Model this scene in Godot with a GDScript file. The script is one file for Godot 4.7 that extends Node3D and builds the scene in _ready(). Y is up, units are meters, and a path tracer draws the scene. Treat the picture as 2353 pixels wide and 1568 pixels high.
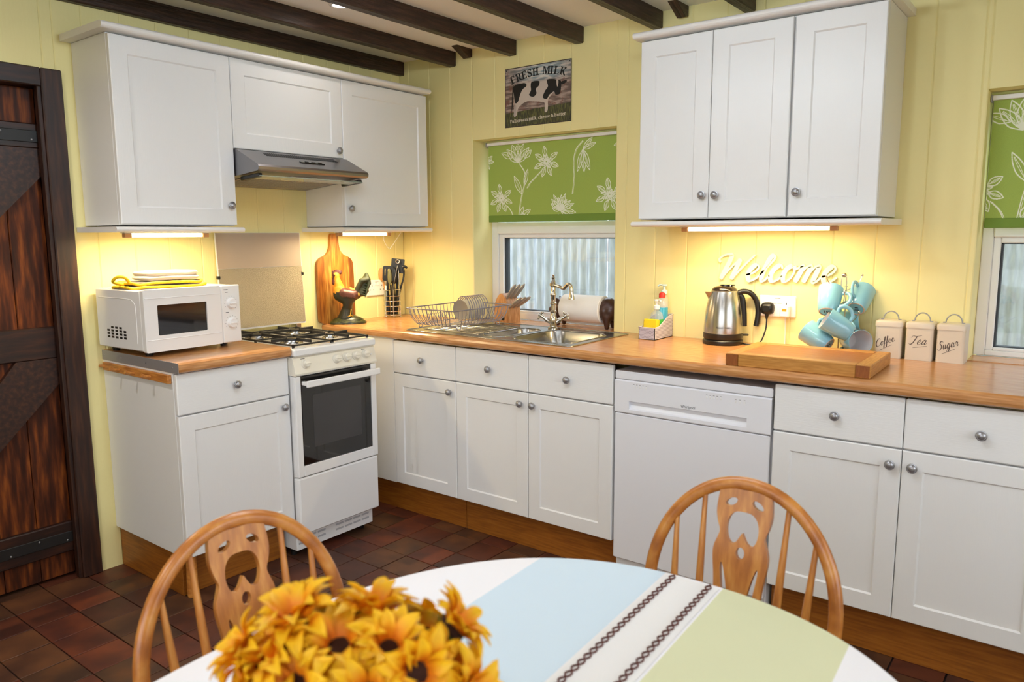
extends Node3D
# A yellow boarded cottage kitchen. Corner of the room at the origin: wall_left is x = 0, wall_back is z = 0, y is up.

const WT := 0.91
var X := Transform3D.IDENTITY   # applied to every vertex that is laid down
var used := {}
var M := {}
var rng := RandomNumberGenerator.new()

func _ready():
	rng.seed = 7
	setup_view()
	materials()
	room()
	cabinets()
	worktops()
	appliances()
	sink_area()
	windows_and_blinds()
	left_counter_things()
	right_counter_things()
	table_and_chairs()
	bouquet()

# ------------------------------------------------------------------ camera, sky, exposure, daylight
func setup_view():
	var cam = Camera3D.new()
	cam.name = "camera"
	cam.transform = Transform3D(Basis(Vector3(0.79369905, -0.00427765, -0.60829558), Vector3(-0.08127919, 0.99026312, -0.11301613), Vector3(0.60285613, 0.13914256, 0.78562322)).orthonormalized(), Vector3(3.1433, 1.3595, 3.0887))
	cam.fov = rad_to_deg(2.0 * atan(784.0 / 1743.43))
	var lens = CameraAttributesPhysical.new()
	lens.frustum_focal_length = 12.0 * 1743.43 / 784.0
	lens.frustum_near = 0.05
	lens.frustum_far = 100.0
	lens.frustum_focus_distance = 3.3
	lens.exposure_aperture = 5.0
	cam.attributes = lens
	add_child(cam)
	cam.current = true
	var e = Environment.new()
	e.tonemap_mode = Environment.TONE_MAPPER_LINEAR
	e.tonemap_exposure = EXPOSURE
	e.sdfgi_enabled = true
	e.ssao_enabled = true
	e.ssil_enabled = true
	e.background_mode = Environment.BG_SKY
	var sm = ProceduralSkyMaterial.new()
	sm.sky_top_color = Color(0.90, 0.945, 1.0)
	sm.sky_horizon_color = Color(0.95, 0.975, 1.0)
	sm.ground_bottom_color = Color(0.35, 0.35, 0.34)
	sm.ground_horizon_color = Color(0.5, 0.5, 0.5)
	sm.sky_energy_multiplier = 1.0
	var sky = Sky.new()
	sky.sky_material = sm
	e.sky = sky
	e.background_energy_multiplier = SKY_ENERGY
	var we = WorldEnvironment.new()
	we.name = "surroundings"
	we.environment = e
	add_child(we)

const EXPOSURE := 1.11
const SKY_ENERGY := 4.6
const DOWN_ENERGY := 0.40
const ADDED_GLOBE_ENERGY := 0.235
const ADDED_GLOBE_COLOR := Color(0.89, 0.95, 1.0)
const TUBE_ENERGY := 0.50

# ------------------------------------------------------------------ mesh helpers
func st():
	var s = SurfaceTool.new()
	s.begin(Mesh.PRIMITIVE_TRIANGLES)
	s.set_smooth_group(-1)
	return s

func v3(x, y, z): return Vector3(x, y, z)

func at(p): X = Transform3D(Basis.IDENTITY, p)

func tri(s, a, b, c):            # counter-clockwise seen from outside
	s.add_vertex(X * a); s.add_vertex(X * c); s.add_vertex(X * b)

func quad(s, a, b, c, d):
	tri(s, a, b, c); tri(s, a, c, d)

func face(s, pts, c):            # convex polygon turned away from c
	var n = (pts[1] - pts[0]).cross(pts[2] - pts[0])
	var p = pts.duplicate()
	if n.dot(pts[0] - c) < 0.0: p.reverse()
	for i in range(1, p.size() - 1): tri(s, p[0], p[i], p[i + 1])

func box(s, lo, hi, r = 0.0):
	var c = (lo + hi) * 0.5
	var h = (hi - lo) * 0.5
	r = minf(r, minf(h.x, minf(h.y, h.z)) * 0.9)
	var P = func(sg, ax):
		var q = Vector3.ZERO
		for i in 3: q[i] = c[i] + sg[i] * (h[i] - (0.0 if i == ax else r))
		return q
	for ax in 3:
		var b = (ax + 1) % 3
		var d = (ax + 2) % 3
		for sg in [-1, 1]:
			var pts = []
			for k in [[-1, -1], [1, -1], [1, 1], [-1, 1]]:
				var v = Vector3.ZERO
				v[ax] = sg; v[b] = k[0]; v[d] = k[1]
				pts.append(P.call(v, ax))
			face(s, pts, c)
	if r <= 0.0: return
	for k in 3:
		var a1 = (k + 1) % 3
		var a2 = (k + 2) % 3
		for s1 in [-1, 1]:
			for s2 in [-1, 1]:
				var u = Vector3.ZERO
				u[a1] = s1; u[a2] = s2; u[k] = -1
				var w = u
				w[k] = 1
				face(s, [P.call(u, a1), P.call(w, a1), P.call(w, a2), P.call(u, a2)], c)
	for sx in [-1, 1]:
		for sy in [-1, 1]:
			for sz in [-1, 1]:
				var u = Vector3(sx, sy, sz)
				face(s, [P.call(u, 0), P.call(u, 1), P.call(u, 2)], c)

func frame_y(p, dir):            # a transform at p whose y axis is dir
	var y = dir.normalized()
	var x = y.cross(Vector3(0, 0, 1) if absf(y.z) < 0.9 else Vector3(1, 0, 0)).normalized()
	return Transform3D(Basis(x, y, x.cross(y)), p)

func lathe(s, prof, xf = Transform3D.IDENTITY, seg = 24, sx = 1.0, sz = 1.0):
	var g = 1
	for i in prof.size() - 1:
		if i > 0:
			var d0 = (prof[i] - prof[i - 1]).normalized()
			var d1 = (prof[i + 1] - prof[i]).normalized()
			if d0.dot(d1) < 0.8: g += 1
		s.set_smooth_group(g)
		for k in seg:
			var q = []
			for e in [[i, k + 1], [i, k], [i + 1, k], [i + 1, k + 1]]:
				var t = TAU * float(e[1] % seg) / seg
				var p = prof[e[0]]
				q.append(xf * Vector3(p.x * cos(t) * sx, p.y, p.x * sin(t) * sz))
			if prof[i].x > 1e-6: tri(s, q[0], q[1], q[2])
			if prof[i + 1].x > 1e-6: tri(s, q[0], q[2], q[3])
	s.set_smooth_group(-1)

func ball(s, c, r, seg = 12):    # r: number or Vector3
	var rr = r if r is Vector3 else Vector3(r, r, r)
	var prof = []
	for i in 9: prof.append(Vector2(maxf(cos(-PI / 2 + PI * i / 8.0), 0.0 if i in [0, 8] else 0.0), sin(-PI / 2 + PI * i / 8.0)))
	prof[0].x = 0.0; prof[8].x = 0.0
	lathe(s, prof, Transform3D(Basis.from_scale(rr), c), seg)

func smooth(pts, n = 6, closed = false):   # Catmull-Rom through Vector2 or Vector3 points
	var out = []
	var m = pts.size()
	for i in (m if closed else m - 1):
		var p0 = pts[(i - 1 + m) % m] if closed or i > 0 else pts[i]
		var p1 = pts[i]
		var p2 = pts[(i + 1) % m]
		var p3 = pts[(i + 2) % m] if closed or i + 2 < m else p2
		for k in n:
			var t = float(k) / n
			out.append(p1.cubic_interpolate(p2, p0, p3, t))
	if not closed: out.append(pts[m - 1])
	return out

func tube(s, pts, r, seg = 6, closed = false, flat = 1.0):
	var m = pts.size()
	var up = Vector3.ZERO
	var rings = []
	for i in m:
		var a = pts[(i - 1 + m) % m] if closed or i > 0 else pts[i]
		var b = pts[(i + 1) % m] if closed or i < m - 1 else pts[i]
		var t = (b - a).normalized()
		if up == Vector3.ZERO:
			up = t.cross(Vector3(0, 1, 0) if absf(t.y) < 0.9 else Vector3(1, 0, 0)).normalized()
		up = (up - t * up.dot(t)).normalized()
		var w = t.cross(up)
		var rad = r[i] if r is Array else r
		var ring = []
		for k in seg:
			var th = TAU * k / seg
			ring.append(pts[i] + (up * cos(th) + w * sin(th) * flat) * rad)
		rings.append(ring)
	s.set_smooth_group(1)
	for i in (m if closed else m - 1):
		var A = rings[i]
		var B = rings[(i + 1) % m]
		for k in seg:
			var l = (k + 1) % seg
			quad(s, A[k], A[l], B[l], B[k])
	s.set_smooth_group(-1)
	if not closed:
		for k in range(1, seg - 1):
			tri(s, rings[0][0], rings[0][k + 1], rings[0][k])
			tri(s, rings[m - 1][0], rings[m - 1][k], rings[m - 1][k + 1])

func area2(p):
	var a = 0.0
	for i in p.size(): a += p[i].cross(p[(i + 1) % p.size()])
	return a

func prism(s, polys, z0, z1, soft = false):   # polygons in x, y (the first is the outline, the rest are holes), pulled from z0 to z1
	var P = []
	for i in polys.size():
		var p = PackedVector2Array(polys[i])
		if (area2(p) > 0.0) != (i == 0): p.reverse()
		P.append(p)
	var tris = []
	if P.size() == 1:
		var ix = Geometry2D.triangulate_polygon(P[0])
		for i in ix.size(): tris.append(P[0][ix[i]])
	else:
		var all = PackedVector2Array()
		for p in P: all.append_array(p)
		var ix = Geometry2D.triangulate_delaunay(all)
		for i in range(0, ix.size(), 3):
			var c = (all[ix[i]] + all[ix[i + 1]] + all[ix[i + 2]]) / 3.0
			var ok = Geometry2D.is_point_in_polygon(c, P[0])
			for h in range(1, P.size()):
				if Geometry2D.is_point_in_polygon(c, P[h]): ok = false
			if ok:
				for k in 3: tris.append(all[ix[i + k]])
	for i in range(0, tris.size(), 3):
		var a = tris[i]
		var b = tris[i + 1]
		var c = tris[i + 2]
		if (b - a).cross(c - a) < 0.0:
			var t = b
			b = c
			c = t
		tri(s, v3(a.x, a.y, z1), v3(b.x, b.y, z1), v3(c.x, c.y, z1))
		tri(s, v3(a.x, a.y, z0), v3(c.x, c.y, z0), v3(b.x, b.y, z0))
	if soft: s.set_smooth_group(3)
	for p in P:
		for i in p.size():
			var a = p[i]
			var b = p[(i + 1) % p.size()]
			quad(s, v3(a.x, a.y, z0), v3(b.x, b.y, z0), v3(b.x, b.y, z1), v3(a.x, a.y, z1))
	s.set_smooth_group(-1)

func dense(p, step):             # more points on a closed outline
	var out = PackedVector2Array()
	for i in p.size():
		var a = p[i]
		var b = p[(i + 1) % p.size()]
		var n = maxi(1, int(ceil(a.distance_to(b) / step)))
		for k in n: out.append(a.lerp(b, float(k) / n))
	return out

func rrect(x0, y0, x1, y1, r, n = 5):
	var out = PackedVector2Array()
	for q in [[x1 - r, y1 - r, 0.0], [x0 + r, y1 - r, PI / 2], [x0 + r, y0 + r, PI], [x1 - r, y0 + r, PI * 1.5]]:
		for i in n + 1:
			var t = q[2] + PI / 2 * i / n
			out.append(Vector2(q[0] + r * cos(t), q[1] + r * sin(t)))
	return out

func loft(s, rings, cap0 = true, cap1 = true, soft = true):   # closed rings of the same number of points
	if soft: s.set_smooth_group(2)
	for i in rings.size() - 1:
		var A = rings[i]
		var B = rings[i + 1]
		for k in A.size():
			var l = (k + 1) % A.size()
			quad(s, A[k], A[l], B[l], B[k])
	s.set_smooth_group(-1)
	for e in [[cap0, 0], [cap1, rings.size() - 1]]:
		if not e[0]: continue
		var A = rings[e[1]]
		var c = Vector3.ZERO
		for p in A: c += p / A.size()
		for k in A.size():
			var l = (k + 1) % A.size()
			if e[1] == 0: tri(s, c, A[l], A[k])
			else: tri(s, c, A[k], A[l])

# Smooth union of tapered capsules, meshed as surface nets. prims: [a, b, ra, rb, colour, flatten]
func blob(s, prims, cell, k = 0.012, lo_cut = -1e9):
	var lo = Vector3(1e9, 1e9, 1e9)
	var hi = -lo
	for p in prims:
		for e in [[p[0], p[2]], [p[1], p[3]]]:
			for i in 3:
				lo[i] = minf(lo[i], e[0][i] - e[1])
				hi[i] = maxf(hi[i], e[0][i] + e[1])
	lo -= Vector3.ONE * cell * 2.5
	hi += Vector3.ONE * cell * 2.5
	var n = Vector3i(((hi - lo) / cell).ceil())
	var nx = n.x + 1
	var ny = n.y + 1
	var nz = n.z + 1
	var F = PackedFloat32Array()
	F.resize(nx * ny * nz)
	F.fill(1.0)
	var W = PackedInt32Array()
	W.resize(nx * ny * nz)
	var best = PackedFloat32Array()
	best.resize(nx * ny * nz)
	best.fill(1e9)
	for pi in prims.size():
		var p = prims[pi]
		var a: Vector3 = p[0]
		var b: Vector3 = p[1]
		var ra: float = p[2]
		var rb: float = p[3]
		var ab: Vector3 = b - a
		var l2: float = maxf(ab.length_squared(), 1e-9)
		var m: float = maxf(ra, rb) + k * 2.0 + cell * 2.0
		var i0 = Vector3i(((a.min(b) - Vector3.ONE * m - lo) / cell).floor()).clamp(Vector3i.ZERO, n)
		var i1 = Vector3i(((a.max(b) + Vector3.ONE * m - lo) / cell).ceil()).clamp(Vector3i.ZERO, n)
		for z in range(i0.z, i1.z + 1):
			for y in range(i0.y, i1.y + 1):
				for x in range(i0.x, i1.x + 1):
					var q: Vector3 = lo + Vector3(x, y, z) * cell
					var t: float = clampf((q - a).dot(ab) / l2, 0.0, 1.0)
					var d: float = q.distance_to(a + ab * t) - lerpf(ra, rb, t)
					var id: int = (z * ny + y) * nx + x
					if d < best[id]:
						best[id] = d
						W[id] = pi
					var f: float = F[id]
					var h: float = clampf(0.5 + 0.5 * (f - d) / k, 0.0, 1.0)
					F[id] = lerpf(f, d, h) - k * h * (1.0 - h)
	if lo_cut > -1e8:
		for z in nz:
			for y in ny:
				for x in nx:
					var id2 = (z * ny + y) * nx + x
					F[id2] = maxf(F[id2], lo_cut - (lo.y + y * cell))
	var V = {}
	var sy = nx
	var sz = nx * ny
	var corners = [0, 1, sy, sy + 1, sz, sz + 1, sz + sy, sz + sy + 1]
	var edges = [[0, 1], [2, 3], [4, 5], [6, 7], [0, 2], [1, 3], [4, 6], [5, 7], [0, 4], [1, 5], [2, 6], [3, 7]]
	s.set_smooth_group(1)
	var pos = []
	var col = []
	for z in n.z:
		for y in n.y:
			for x in n.x:
				var id = z * sz + y * sy + x
				var mask = 0
				for c in 8:
					if F[id + corners[c]] < 0.0: mask |= 1 << c
				if mask == 0 or mask == 255: continue
				var sum = Vector3.ZERO
				var cnt = 0
				for e in edges:
					var fa = F[id + corners[e[0]]]
					var fb = F[id + corners[e[1]]]
					if (fa < 0.0) == (fb < 0.0): continue
					var t = fa / (fa - fb)
					sum += Vector3(e[0] & 1, (e[0] >> 1) & 1, e[0] >> 2).lerp(Vector3(e[1] & 1, (e[1] >> 1) & 1, e[1] >> 2), t)
					cnt += 1
				V[id] = pos.size()
				pos.append(X * (lo + (Vector3(x, y, z) + sum / cnt) * cell))
				col.append(prims[W[id]][4])
	for id in V:
		var x = id % nx
		var y = (id / nx) % ny
		var z = id / sz
		for ax in 3:
			var d = [1, sy, sz][ax]
			if F[id] < 0.0 == (F[id + d] < 0.0): continue
			var b1 = [sy, sz, 1][ax]
			var b2 = [sz, 1, sy][ax]
			var q = [id, id - b1, id - b1 - b2, id - b2]
			if not (V.has(q[1]) and V.has(q[2]) and V.has(q[3])): continue
			var o = [0, 1, 2, 0, 2, 3] if F[id] >= 0.0 else [0, 2, 1, 0, 3, 2]
			for i in o:
				s.set_color(col[V[q[i]]])
				s.add_vertex(pos[V[q[i]]])
	s.set_smooth_group(-1)

# ------------------------------------------------------------------ node helpers
func numbered(nm):
	var k = used.get(nm, 0)
	used[nm] = k + 1
	return nm if k == 0 else "%s_%03d" % [nm, k]

func tag(o, label, category, group = ""):
	o.set_meta("label", label)
	o.set_meta("category", category)
	if group: o.set_meta("group", group)
	return o

func thing(nm, label, category, pos = Vector3.ZERO, group = ""):
	var o = Node3D.new()
	o.name = numbered(nm)
	o.position = pos
	add_child(o)
	return tag(o, label, category, group)

func mesh_of(s):
	if s is SurfaceTool:
		s.generate_normals()
		return s.commit()
	return s

func part(par, nm, s, m, label = ""):      # vertices in the parent's own space
	var o = MeshInstance3D.new()
	o.name = nm
	o.mesh = mesh_of(s)
	o.material_override = m
	par.add_child(o, true)
	if label: o.set_meta("label", label)
	return o

func obj(par, nm, s, m, label = ""):       # vertices in the scene's space, parent a thing that is not turned
	var o = part(par, nm, s, m, label)
	if not par is MeshInstance3D: o.position = -par.position
	return o

func solo(nm, label, category, s, m, group = ""):
	var o = MeshInstance3D.new()
	o.name = numbered(nm)
	o.mesh = mesh_of(s)
	o.material_override = m
	add_child(o)
	return tag(o, label, category, group)

func struct(nm, s, m):
	var o = MeshInstance3D.new()
	o.name = nm
	o.mesh = mesh_of(s)
	o.material_override = m
	o.set_meta("kind", "structure")
	add_child(o)
	return o

func struct_node(nm):
	var o = Node3D.new()
	o.name = nm
	o.set_meta("kind", "structure")
	add_child(o)
	return o

# ------------------------------------------------------------------ materials
func noise_tex(sd, freq, ramp, oct = 4, size = 512, normal = false):
	var f = FastNoiseLite.new()
	f.seed = sd
	f.noise_type = FastNoiseLite.TYPE_SIMPLEX_SMOOTH
	f.frequency = freq
	f.fractal_octaves = oct
	var t = NoiseTexture2D.new()
	t.width = size
	t.height = size
	t.seamless = true
	t.noise = f
	if ramp:
		var g = Gradient.new()
		var off = PackedFloat32Array()
		var cs = PackedColorArray()
		for r in ramp:
			off.append(r[0])
			cs.append(Color(r[1]))
		g.offsets = off
		g.colors = cs
		t.color_ramp = g
	return t

func mat(k, c, rough, metal = 0.0, o = {}):
	var m = StandardMaterial3D.new()
	m.resource_name = k
	m.albedo_color = Color(c)
	m.roughness = rough
	m.metallic = metal
	m.metallic_specular = o.get("spec", 0.5)
	if o.has("tex"):
		m.albedo_texture = o.tex
		m.uv1_triplanar = o.get("tri", true)
		m.uv1_world_triplanar = o.get("world", false)
		m.uv1_triplanar_sharpness = 8.0
		m.uv1_scale = o.get("scale", Vector3.ONE)
	if o.has("bump"):
		m.heightmap_enabled = true
		m.heightmap_texture = o.bump
		m.heightmap_scale = o.get("height", 0.02)
		m.uv1_triplanar = o.get("tri", true)
		m.uv1_world_triplanar = o.get("world", false)
		m.uv1_triplanar_sharpness = 8.0
		m.uv1_scale = o.get("scale", Vector3.ONE)
	if o.has("coat"):
		m.clearcoat_enabled = true
		m.clearcoat = o.coat
		m.clearcoat_roughness = o.get("coat_rough", 0.1)
	if o.has("vcol"): m.vertex_color_use_as_albedo = true
	if o.has("glow"):
		m.emission_enabled = true
		m.emission = Color(o.glow)
		m.emission_energy_multiplier = o.get("glow_energy", 1.0)
	if o.has("back"):
		m.backlight_enabled = true
		m.backlight = o.back
	if o.has("alpha"):
		m.transparency = BaseMaterial3D.TRANSPARENCY_ALPHA
		m.albedo_color.a = o.alpha
	if o.has("sheen"):
		m.rim_enabled = true
		m.rim = o.sheen
		m.rim_tint = 0.8
	M[k] = m
	return m

func materials():
	var grain = noise_tex(3, 0.02, null, 5)
	var fine = noise_tex(5, 0.09, null, 3)
	mat("wall", "#f4e7a4", 0.55, 0.0, {bump = grain, scale = Vector3(9, 0.8, 9), height = 0.03, world = true})
	mat("ceiling", "#f8f4f0", 0.8, 0.0, {bump = fine, scale = Vector3(2, 2, 2), height = 0.05, world = true})
	mat("white_v", "#eeedec", 0.34, 0.0, {bump = grain, scale = Vector3(22, 1.3, 22), height = 0.022, world = true})
	mat("white_h", "#eeedec", 0.34, 0.0, {bump = grain, scale = Vector3(1.3, 26, 1.3), height = 0.018, world = true})
	mat("white", "#efeeee", 0.35)
	mat("white_trim", "#efebe6", 0.35)
	mat("enamel", "#f1f0ef", 0.22, 0.0, {coat = 0.4})
	mat("dishwasher", "#ebebf0", 0.3)
	mat("cream_plastic", "#efe9da", 0.35)
	mat("socket", "#f1ece6", 0.3)
	mat("upvc", "#f2f1f0", 0.28)
	mat("black_gasket", "#33383d", 0.5)
	mat("pewter", "#a9a9ad", 0.3, 0.75, {bump = fine, scale = Vector3(6, 6, 6), height = 0.01})
	mat("steel", "#b9b6b2", 0.24, 1.0, {bump = grain, scale = Vector3(2, 30, 2), height = 0.002})
	mat("hood_steel", "#8f8d90", 0.34, 1.0, {bump = grain, scale = Vector3(40, 40, 1), height = 0.003})
	mat("sink_steel", "#a9a6a1", 0.22, 1.0)
	mat("chrome", "#d8d2c8", 0.08, 1.0)
	mat("alu", "#a19fa1", 0.42, 0.45)
	mat("vent_grey", "#b9b9bd", 0.5)
	mat("knife_steel", "#b3aca4", 0.3, 0.6)
	mat("lid_plain", "#b09f8e", 0.5, 0.2)
	mat("lid_hammered", "#a89d87", 0.42, 0.5, {bump = fine, scale = Vector3(5, 5, 5), height = 0.25})
	mat("black", "#141313", 0.35)
	mat("black_gloss", "#0d0c0d", 0.06, 0.0, {coat = 0.6, coat_rough = 0.03})
	mat("iron", "#191716", 0.5)
	mat("glass_dark", "#1c1b1c", 0.04, 0.0, {coat = 0.5})
	mat("oven_window", "#2f2e30", 0.08, 0.0, {coat = 0.5})
	mat("pane", "#e9f4f2", 0.02, 0.0, {alpha = 0.05})
	mat("clear_plastic", "#f4f6f6", 0.08, 0.0, {alpha = 0.25})
	mat("visor", "#cfe0cf", 0.05, 0.0, {alpha = 0.35})
	mat("tube_glow", "#fff2d8", 0.5, 0.0, {glow = "#ffe6b0", glow_energy = 6.0})
	mat("down_glow", "#ffffff", 0.5, 0.0, {glow = "#fff4ea", glow_energy = 8.0})
	mat("copper_end", "#c09060", 0.4)
	# woods: one noise for each, stretched along the grain
	var w_beech = noise_tex(11, 0.018, [[0.0, "#b0743f"], [0.45, "#c58a54"], [0.7, "#cf9660"], [1.0, "#d9a570"]], 5)
	mat("worktop_x", "#ffffff", 0.26, 0.0, {tex = w_beech, scale = Vector3(0.8, 9, 9), world = true, coat = 0.25, coat_rough = 0.2})
	mat("worktop_z", "#ffffff", 0.26, 0.0, {tex = w_beech, scale = Vector3(9, 9, 0.8), world = true, coat = 0.25, coat_rough = 0.2})
	var w_dark = noise_tex(21, 0.012, [[0.0, "#2a130b"], [0.4, "#47210f"], [0.62, "#633013"], [0.8, "#7d4017"], [1.0, "#8c4d1c"]], 5)
	mat("door_plank", "#ffffff", 0.5, 0.0, {spec = 0.35, tex = w_dark, scale = Vector3(5, 0.6, 5)})
	var w_frame = noise_tex(22, 0.014, [[0.0, "#1d0f0a"], [0.5, "#31190f"], [1.0, "#4d2a16"]], 5)
	mat("door_rail", "#d8c8c0", 0.45, 0.0, {tex = w_frame, scale = Vector3(6, 6, 0.8)})
	mat("door_brace", "#ffffff", 0.45, 0.0, {tex = w_frame, scale = Vector3(0.8, 6, 6)})
	mat("door_frame", "#ffffff", 0.45, 0.0, {tex = w_frame, scale = Vector3(6, 0.6, 6)})
	var w_beam = noise_tex(23, 0.016, [[0.0, "#201410"], [0.5, "#35221a"], [0.85, "#452e25"], [1.0, "#573d31"]], 5)
	mat("beam", "#ffffff", 0.45, 0.0, {tex = w_beam, scale = Vector3(7, 7, 0.7), bump = grain, height = 0.25})
	var w_plinth = noise_tex(24, 0.016, [[0.0, "#7d4614"], [0.5, "#965819"], [1.0, "#a66724"]], 5)
	mat("plinth_x", "#ffffff", 0.4, 0.0, {tex = w_plinth, scale = Vector3(0.7, 9, 9), world = true})
	mat("plinth_z", "#ffffff", 0.4, 0.0, {tex = w_plinth, scale = Vector3(9, 9, 0.7), world = true})
	var w_chair = noise_tex(25, 0.014, [[0.0, "#a05f27"], [0.45, "#bd7735"], [0.75, "#cf8c42"], [1.0, "#dba056"]], 5)
	mat("chair_wood", "#ffffff", 0.33, 0.0, {tex = w_chair, scale = Vector3(6, 1.2, 6), coat = 0.25, coat_rough = 0.2})
	mat("chair_bow", "#f4ece2", 0.33, 0.0, {tex = w_chair, scale = Vector3(2.2, 2.2, 2.2), coat = 0.25, coat_rough = 0.2})
	mat("chair_seat", "#ffffff", 0.33, 0.0, {tex = w_chair, scale = Vector3(6, 6, 1.2), coat = 0.25, coat_rough = 0.2})
	var w_acacia = noise_tex(26, 0.013, [[0.0, "#8a5524"], [0.4, "#b0762f"], [0.65, "#c98f42"], [1.0, "#dcab60"]], 4)
	for i in 5:
		mat("acacia_%d" % i, ["#ffffff", "#c9b29c", "#fff4dc", "#a98e78", "#f2dcc0"][i], 0.4, 0.0, {tex = w_acacia, scale = Vector3(8, 0.9, 8)})
	var w_bamboo = noise_tex(27, 0.02, [[0.0, "#a9702c"], [0.5, "#bd8239"], [1.0, "#cc944a"]], 4)
	mat("bamboo_x", "#ffffff", 0.4, 0.0, {tex = w_bamboo, scale = Vector3(1.2, 14, 14)})
	mat("bamboo_z", "#ffffff", 0.4, 0.0, {tex = w_bamboo, scale = Vector3(14, 14, 1.2)})
	mat("bamboo_end", "#c09a78", 0.5, 0.0, {tex = w_bamboo, scale = Vector3(16, 3, 16)})
	mat("bamboo_field", "#dcc4a4", 0.42, 0.0, {tex = w_bamboo, scale = Vector3(2.0, 16, 20)})
	mat("block_wood", "#ffffff", 0.4, 0.0, {tex = w_beech, scale = Vector3(6, 1.4, 6)})
	mat("spoon_wood", "#b9884e", 0.55)
	mat("peg_wood", "#ffffff", 0.42, 0.0, {tex = w_chair, scale = Vector3(1.2, 8, 8)})
	for i in 6:
		var base = [["#3a1d14", "#5a2d1c", "#6a371f"], ["#42261a", "#5b3722", "#6e4428"], ["#43201a", "#63301d", "#7a3c20"], ["#33201a", "#4c2c20", "#5c3424"], ["#47221a", "#63301e", "#7c3d22"], ["#392319", "#553520", "#714322"]][i]
		mat("tile_%d" % i, "#ffffff", 0.5, 0.0, {tex = noise_tex(40 + i, 0.006, [[0.0, base[0]], [0.5, base[1]], [1.0, base[2]]], 4, 256), scale = Vector3(2.6, 2.6, 2.6), world = true})
	mat("grout", "#231812", 0.8)
	mat("outside_metal", "#ccd3d8", 0.4, 0.15, {tex = noise_tex(60, 0.02, [[0.0, "#9ea5ab"], [0.5, "#bcc2c7"], [0.8, "#ccd1d5"], [1.0, "#f2f4f5"]], 5), scale = Vector3(3, 0.5, 3)})
	mat("ground", "#b3b1ac", 0.9)
	mat("added_globe_glow", "#ffffff", 0.5, 0.0, {glow = "#fff6ec", glow_energy = 4.0})
	mat("mug", "#86bdd0", 0.14, 0.0, {coat = 0.5, coat_rough = 0.05})
	mat("mug_inside", "#d9d6d6", 0.2)
	mat("mug_foot", "#c9a58c", 0.6)
	mat("ink", "#3a3b40", 0.6)
	mat("tin_cream", "#dccdb8", 0.3)
	mat("tin_text", "#4f4038", 0.5)
	mat("grey_wire", "#8f8890", 0.35, 0.3)
	mat("plate", "#ece6d2", 0.25)
	mat("plate_grey", "#8e857a", 0.4)
	mat("bronze_pig", "#3b2119", 0.35, 0.2, {coat = 0.3})
	mat("pig", "#ffffff", 0.33, 0.2, {vcol = true, coat = 0.3})
	mat("paper", "#f3efec", 0.85, 0.0, {bump = fine, scale = Vector3(5, 5, 5), height = 0.04})
	mat("sponge", "#f2cf1d", 0.9, 0.0, {bump = fine, scale = Vector3(8, 8, 8), height = 0.15})
	mat("basket", "#cfc9d2", 0.5)
	mat("lattice", "#8f8894", 0.6)
	mat("kettle_lid", "#5c5046", 0.14, 0.9)
	mat("red_cap", "#d42a1c", 0.35)
	mat("blue_liquid", "#3c9fbf", 0.12, 0.0, {coat = 0.3})
	mat("green_label", "#3fae3c", 0.4)
	mat("pump_white", "#f1f0ee", 0.35)
	mat("pump_pale", "#cfe6e4", 0.25)
	mat("letters", "#e2e4c6", 0.5)
	mat("cloth_yellow", "#f4c419", 0.8, 0.0, {sheen = 0.3})
	mat("cloth_cream", "#e7d9c6", 0.9, 0.0, {sheen = 0.3, bump = fine, scale = Vector3(9, 9, 9), height = 0.1})
	mat("cloth_dark", "#4a4440", 0.9)
	mat("rooster", "#ffffff", 0.34, 0.0, {vcol = true, bump = fine, scale = Vector3(9, 9, 9), height = 0.15, coat = 0.2})
	mat("moss", "#ffffff", 0.4, 0.0, {tex = noise_tex(61, 0.03, [[0.0, "#15160a"], [0.5, "#2c3010"], [0.8, "#4d4f14"], [1.0, "#6a6a1c"]], 4, 256), scale = Vector3(6, 14, 6), coat = 0.3})
	mat("claw", "#b98a1e", 0.5)
	mat("olive", "#6b6844", 0.5)
	mat("white_cord", "#f0ece4", 0.5)
	mat("brown_trim", "#5b2a22", 0.8)
	mat("lace", "#f4f2f0", 0.85, 0.0, {bump = fine, scale = Vector3(14, 14, 14), height = 0.08})
	mat("leaf", "#3f6a1c", 0.5, 0.0, {back = Color(0.2, 0.3, 0.05)})
	mat("stem_green", "#4c7a26", 0.6)
	mat("flower_eye", "#4e2f22", 0.95, 0.0, {bump = fine, scale = Vector3(18, 18, 18), height = 0.4})
	mat("petal_a", "#ffffff", 0.55, 0.0, {vcol = true, back = Color(0.7, 0.7, 0.7)})
	mat("vase", "#e6e2da", 0.25)
	mat("sign_edge", "#3a2d28", 0.5)
	mat("cream_ink", "#d8cdb8", 0.6)

# ------------------------------------------------------------------ the room
const CEIL := 2.295
const RX := 4.9
const RZ := 4.9

func plank_mesh(w, h):           # one tongued board, bevelled at both sides, front towards +z, from the origin up
	X = Transform3D.IDENTITY
	var s = st()
	var g = 0.0001
	var b = 0.004
	var d = 0.012
	var x = [g, g, g + b, w - g - b, w - g, w - g]
	var z = [0.0, d - 0.0026, d, d, d - 0.0026, 0.0]
	for i in 5: quad(s, v3(x[i], 0, z[i]), v3(x[i + 1], 0, z[i + 1]), v3(x[i + 1], h, z[i + 1]), v3(x[i], h, z[i]))
	for y in [0.0, h]: face(s, [v3(x[1], y, 0), v3(x[4], y, 0), v3(x[4], y, d), v3(x[1], y, d)], v3(w / 2, h / 2, 0))
	return mesh_of(s)

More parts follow.
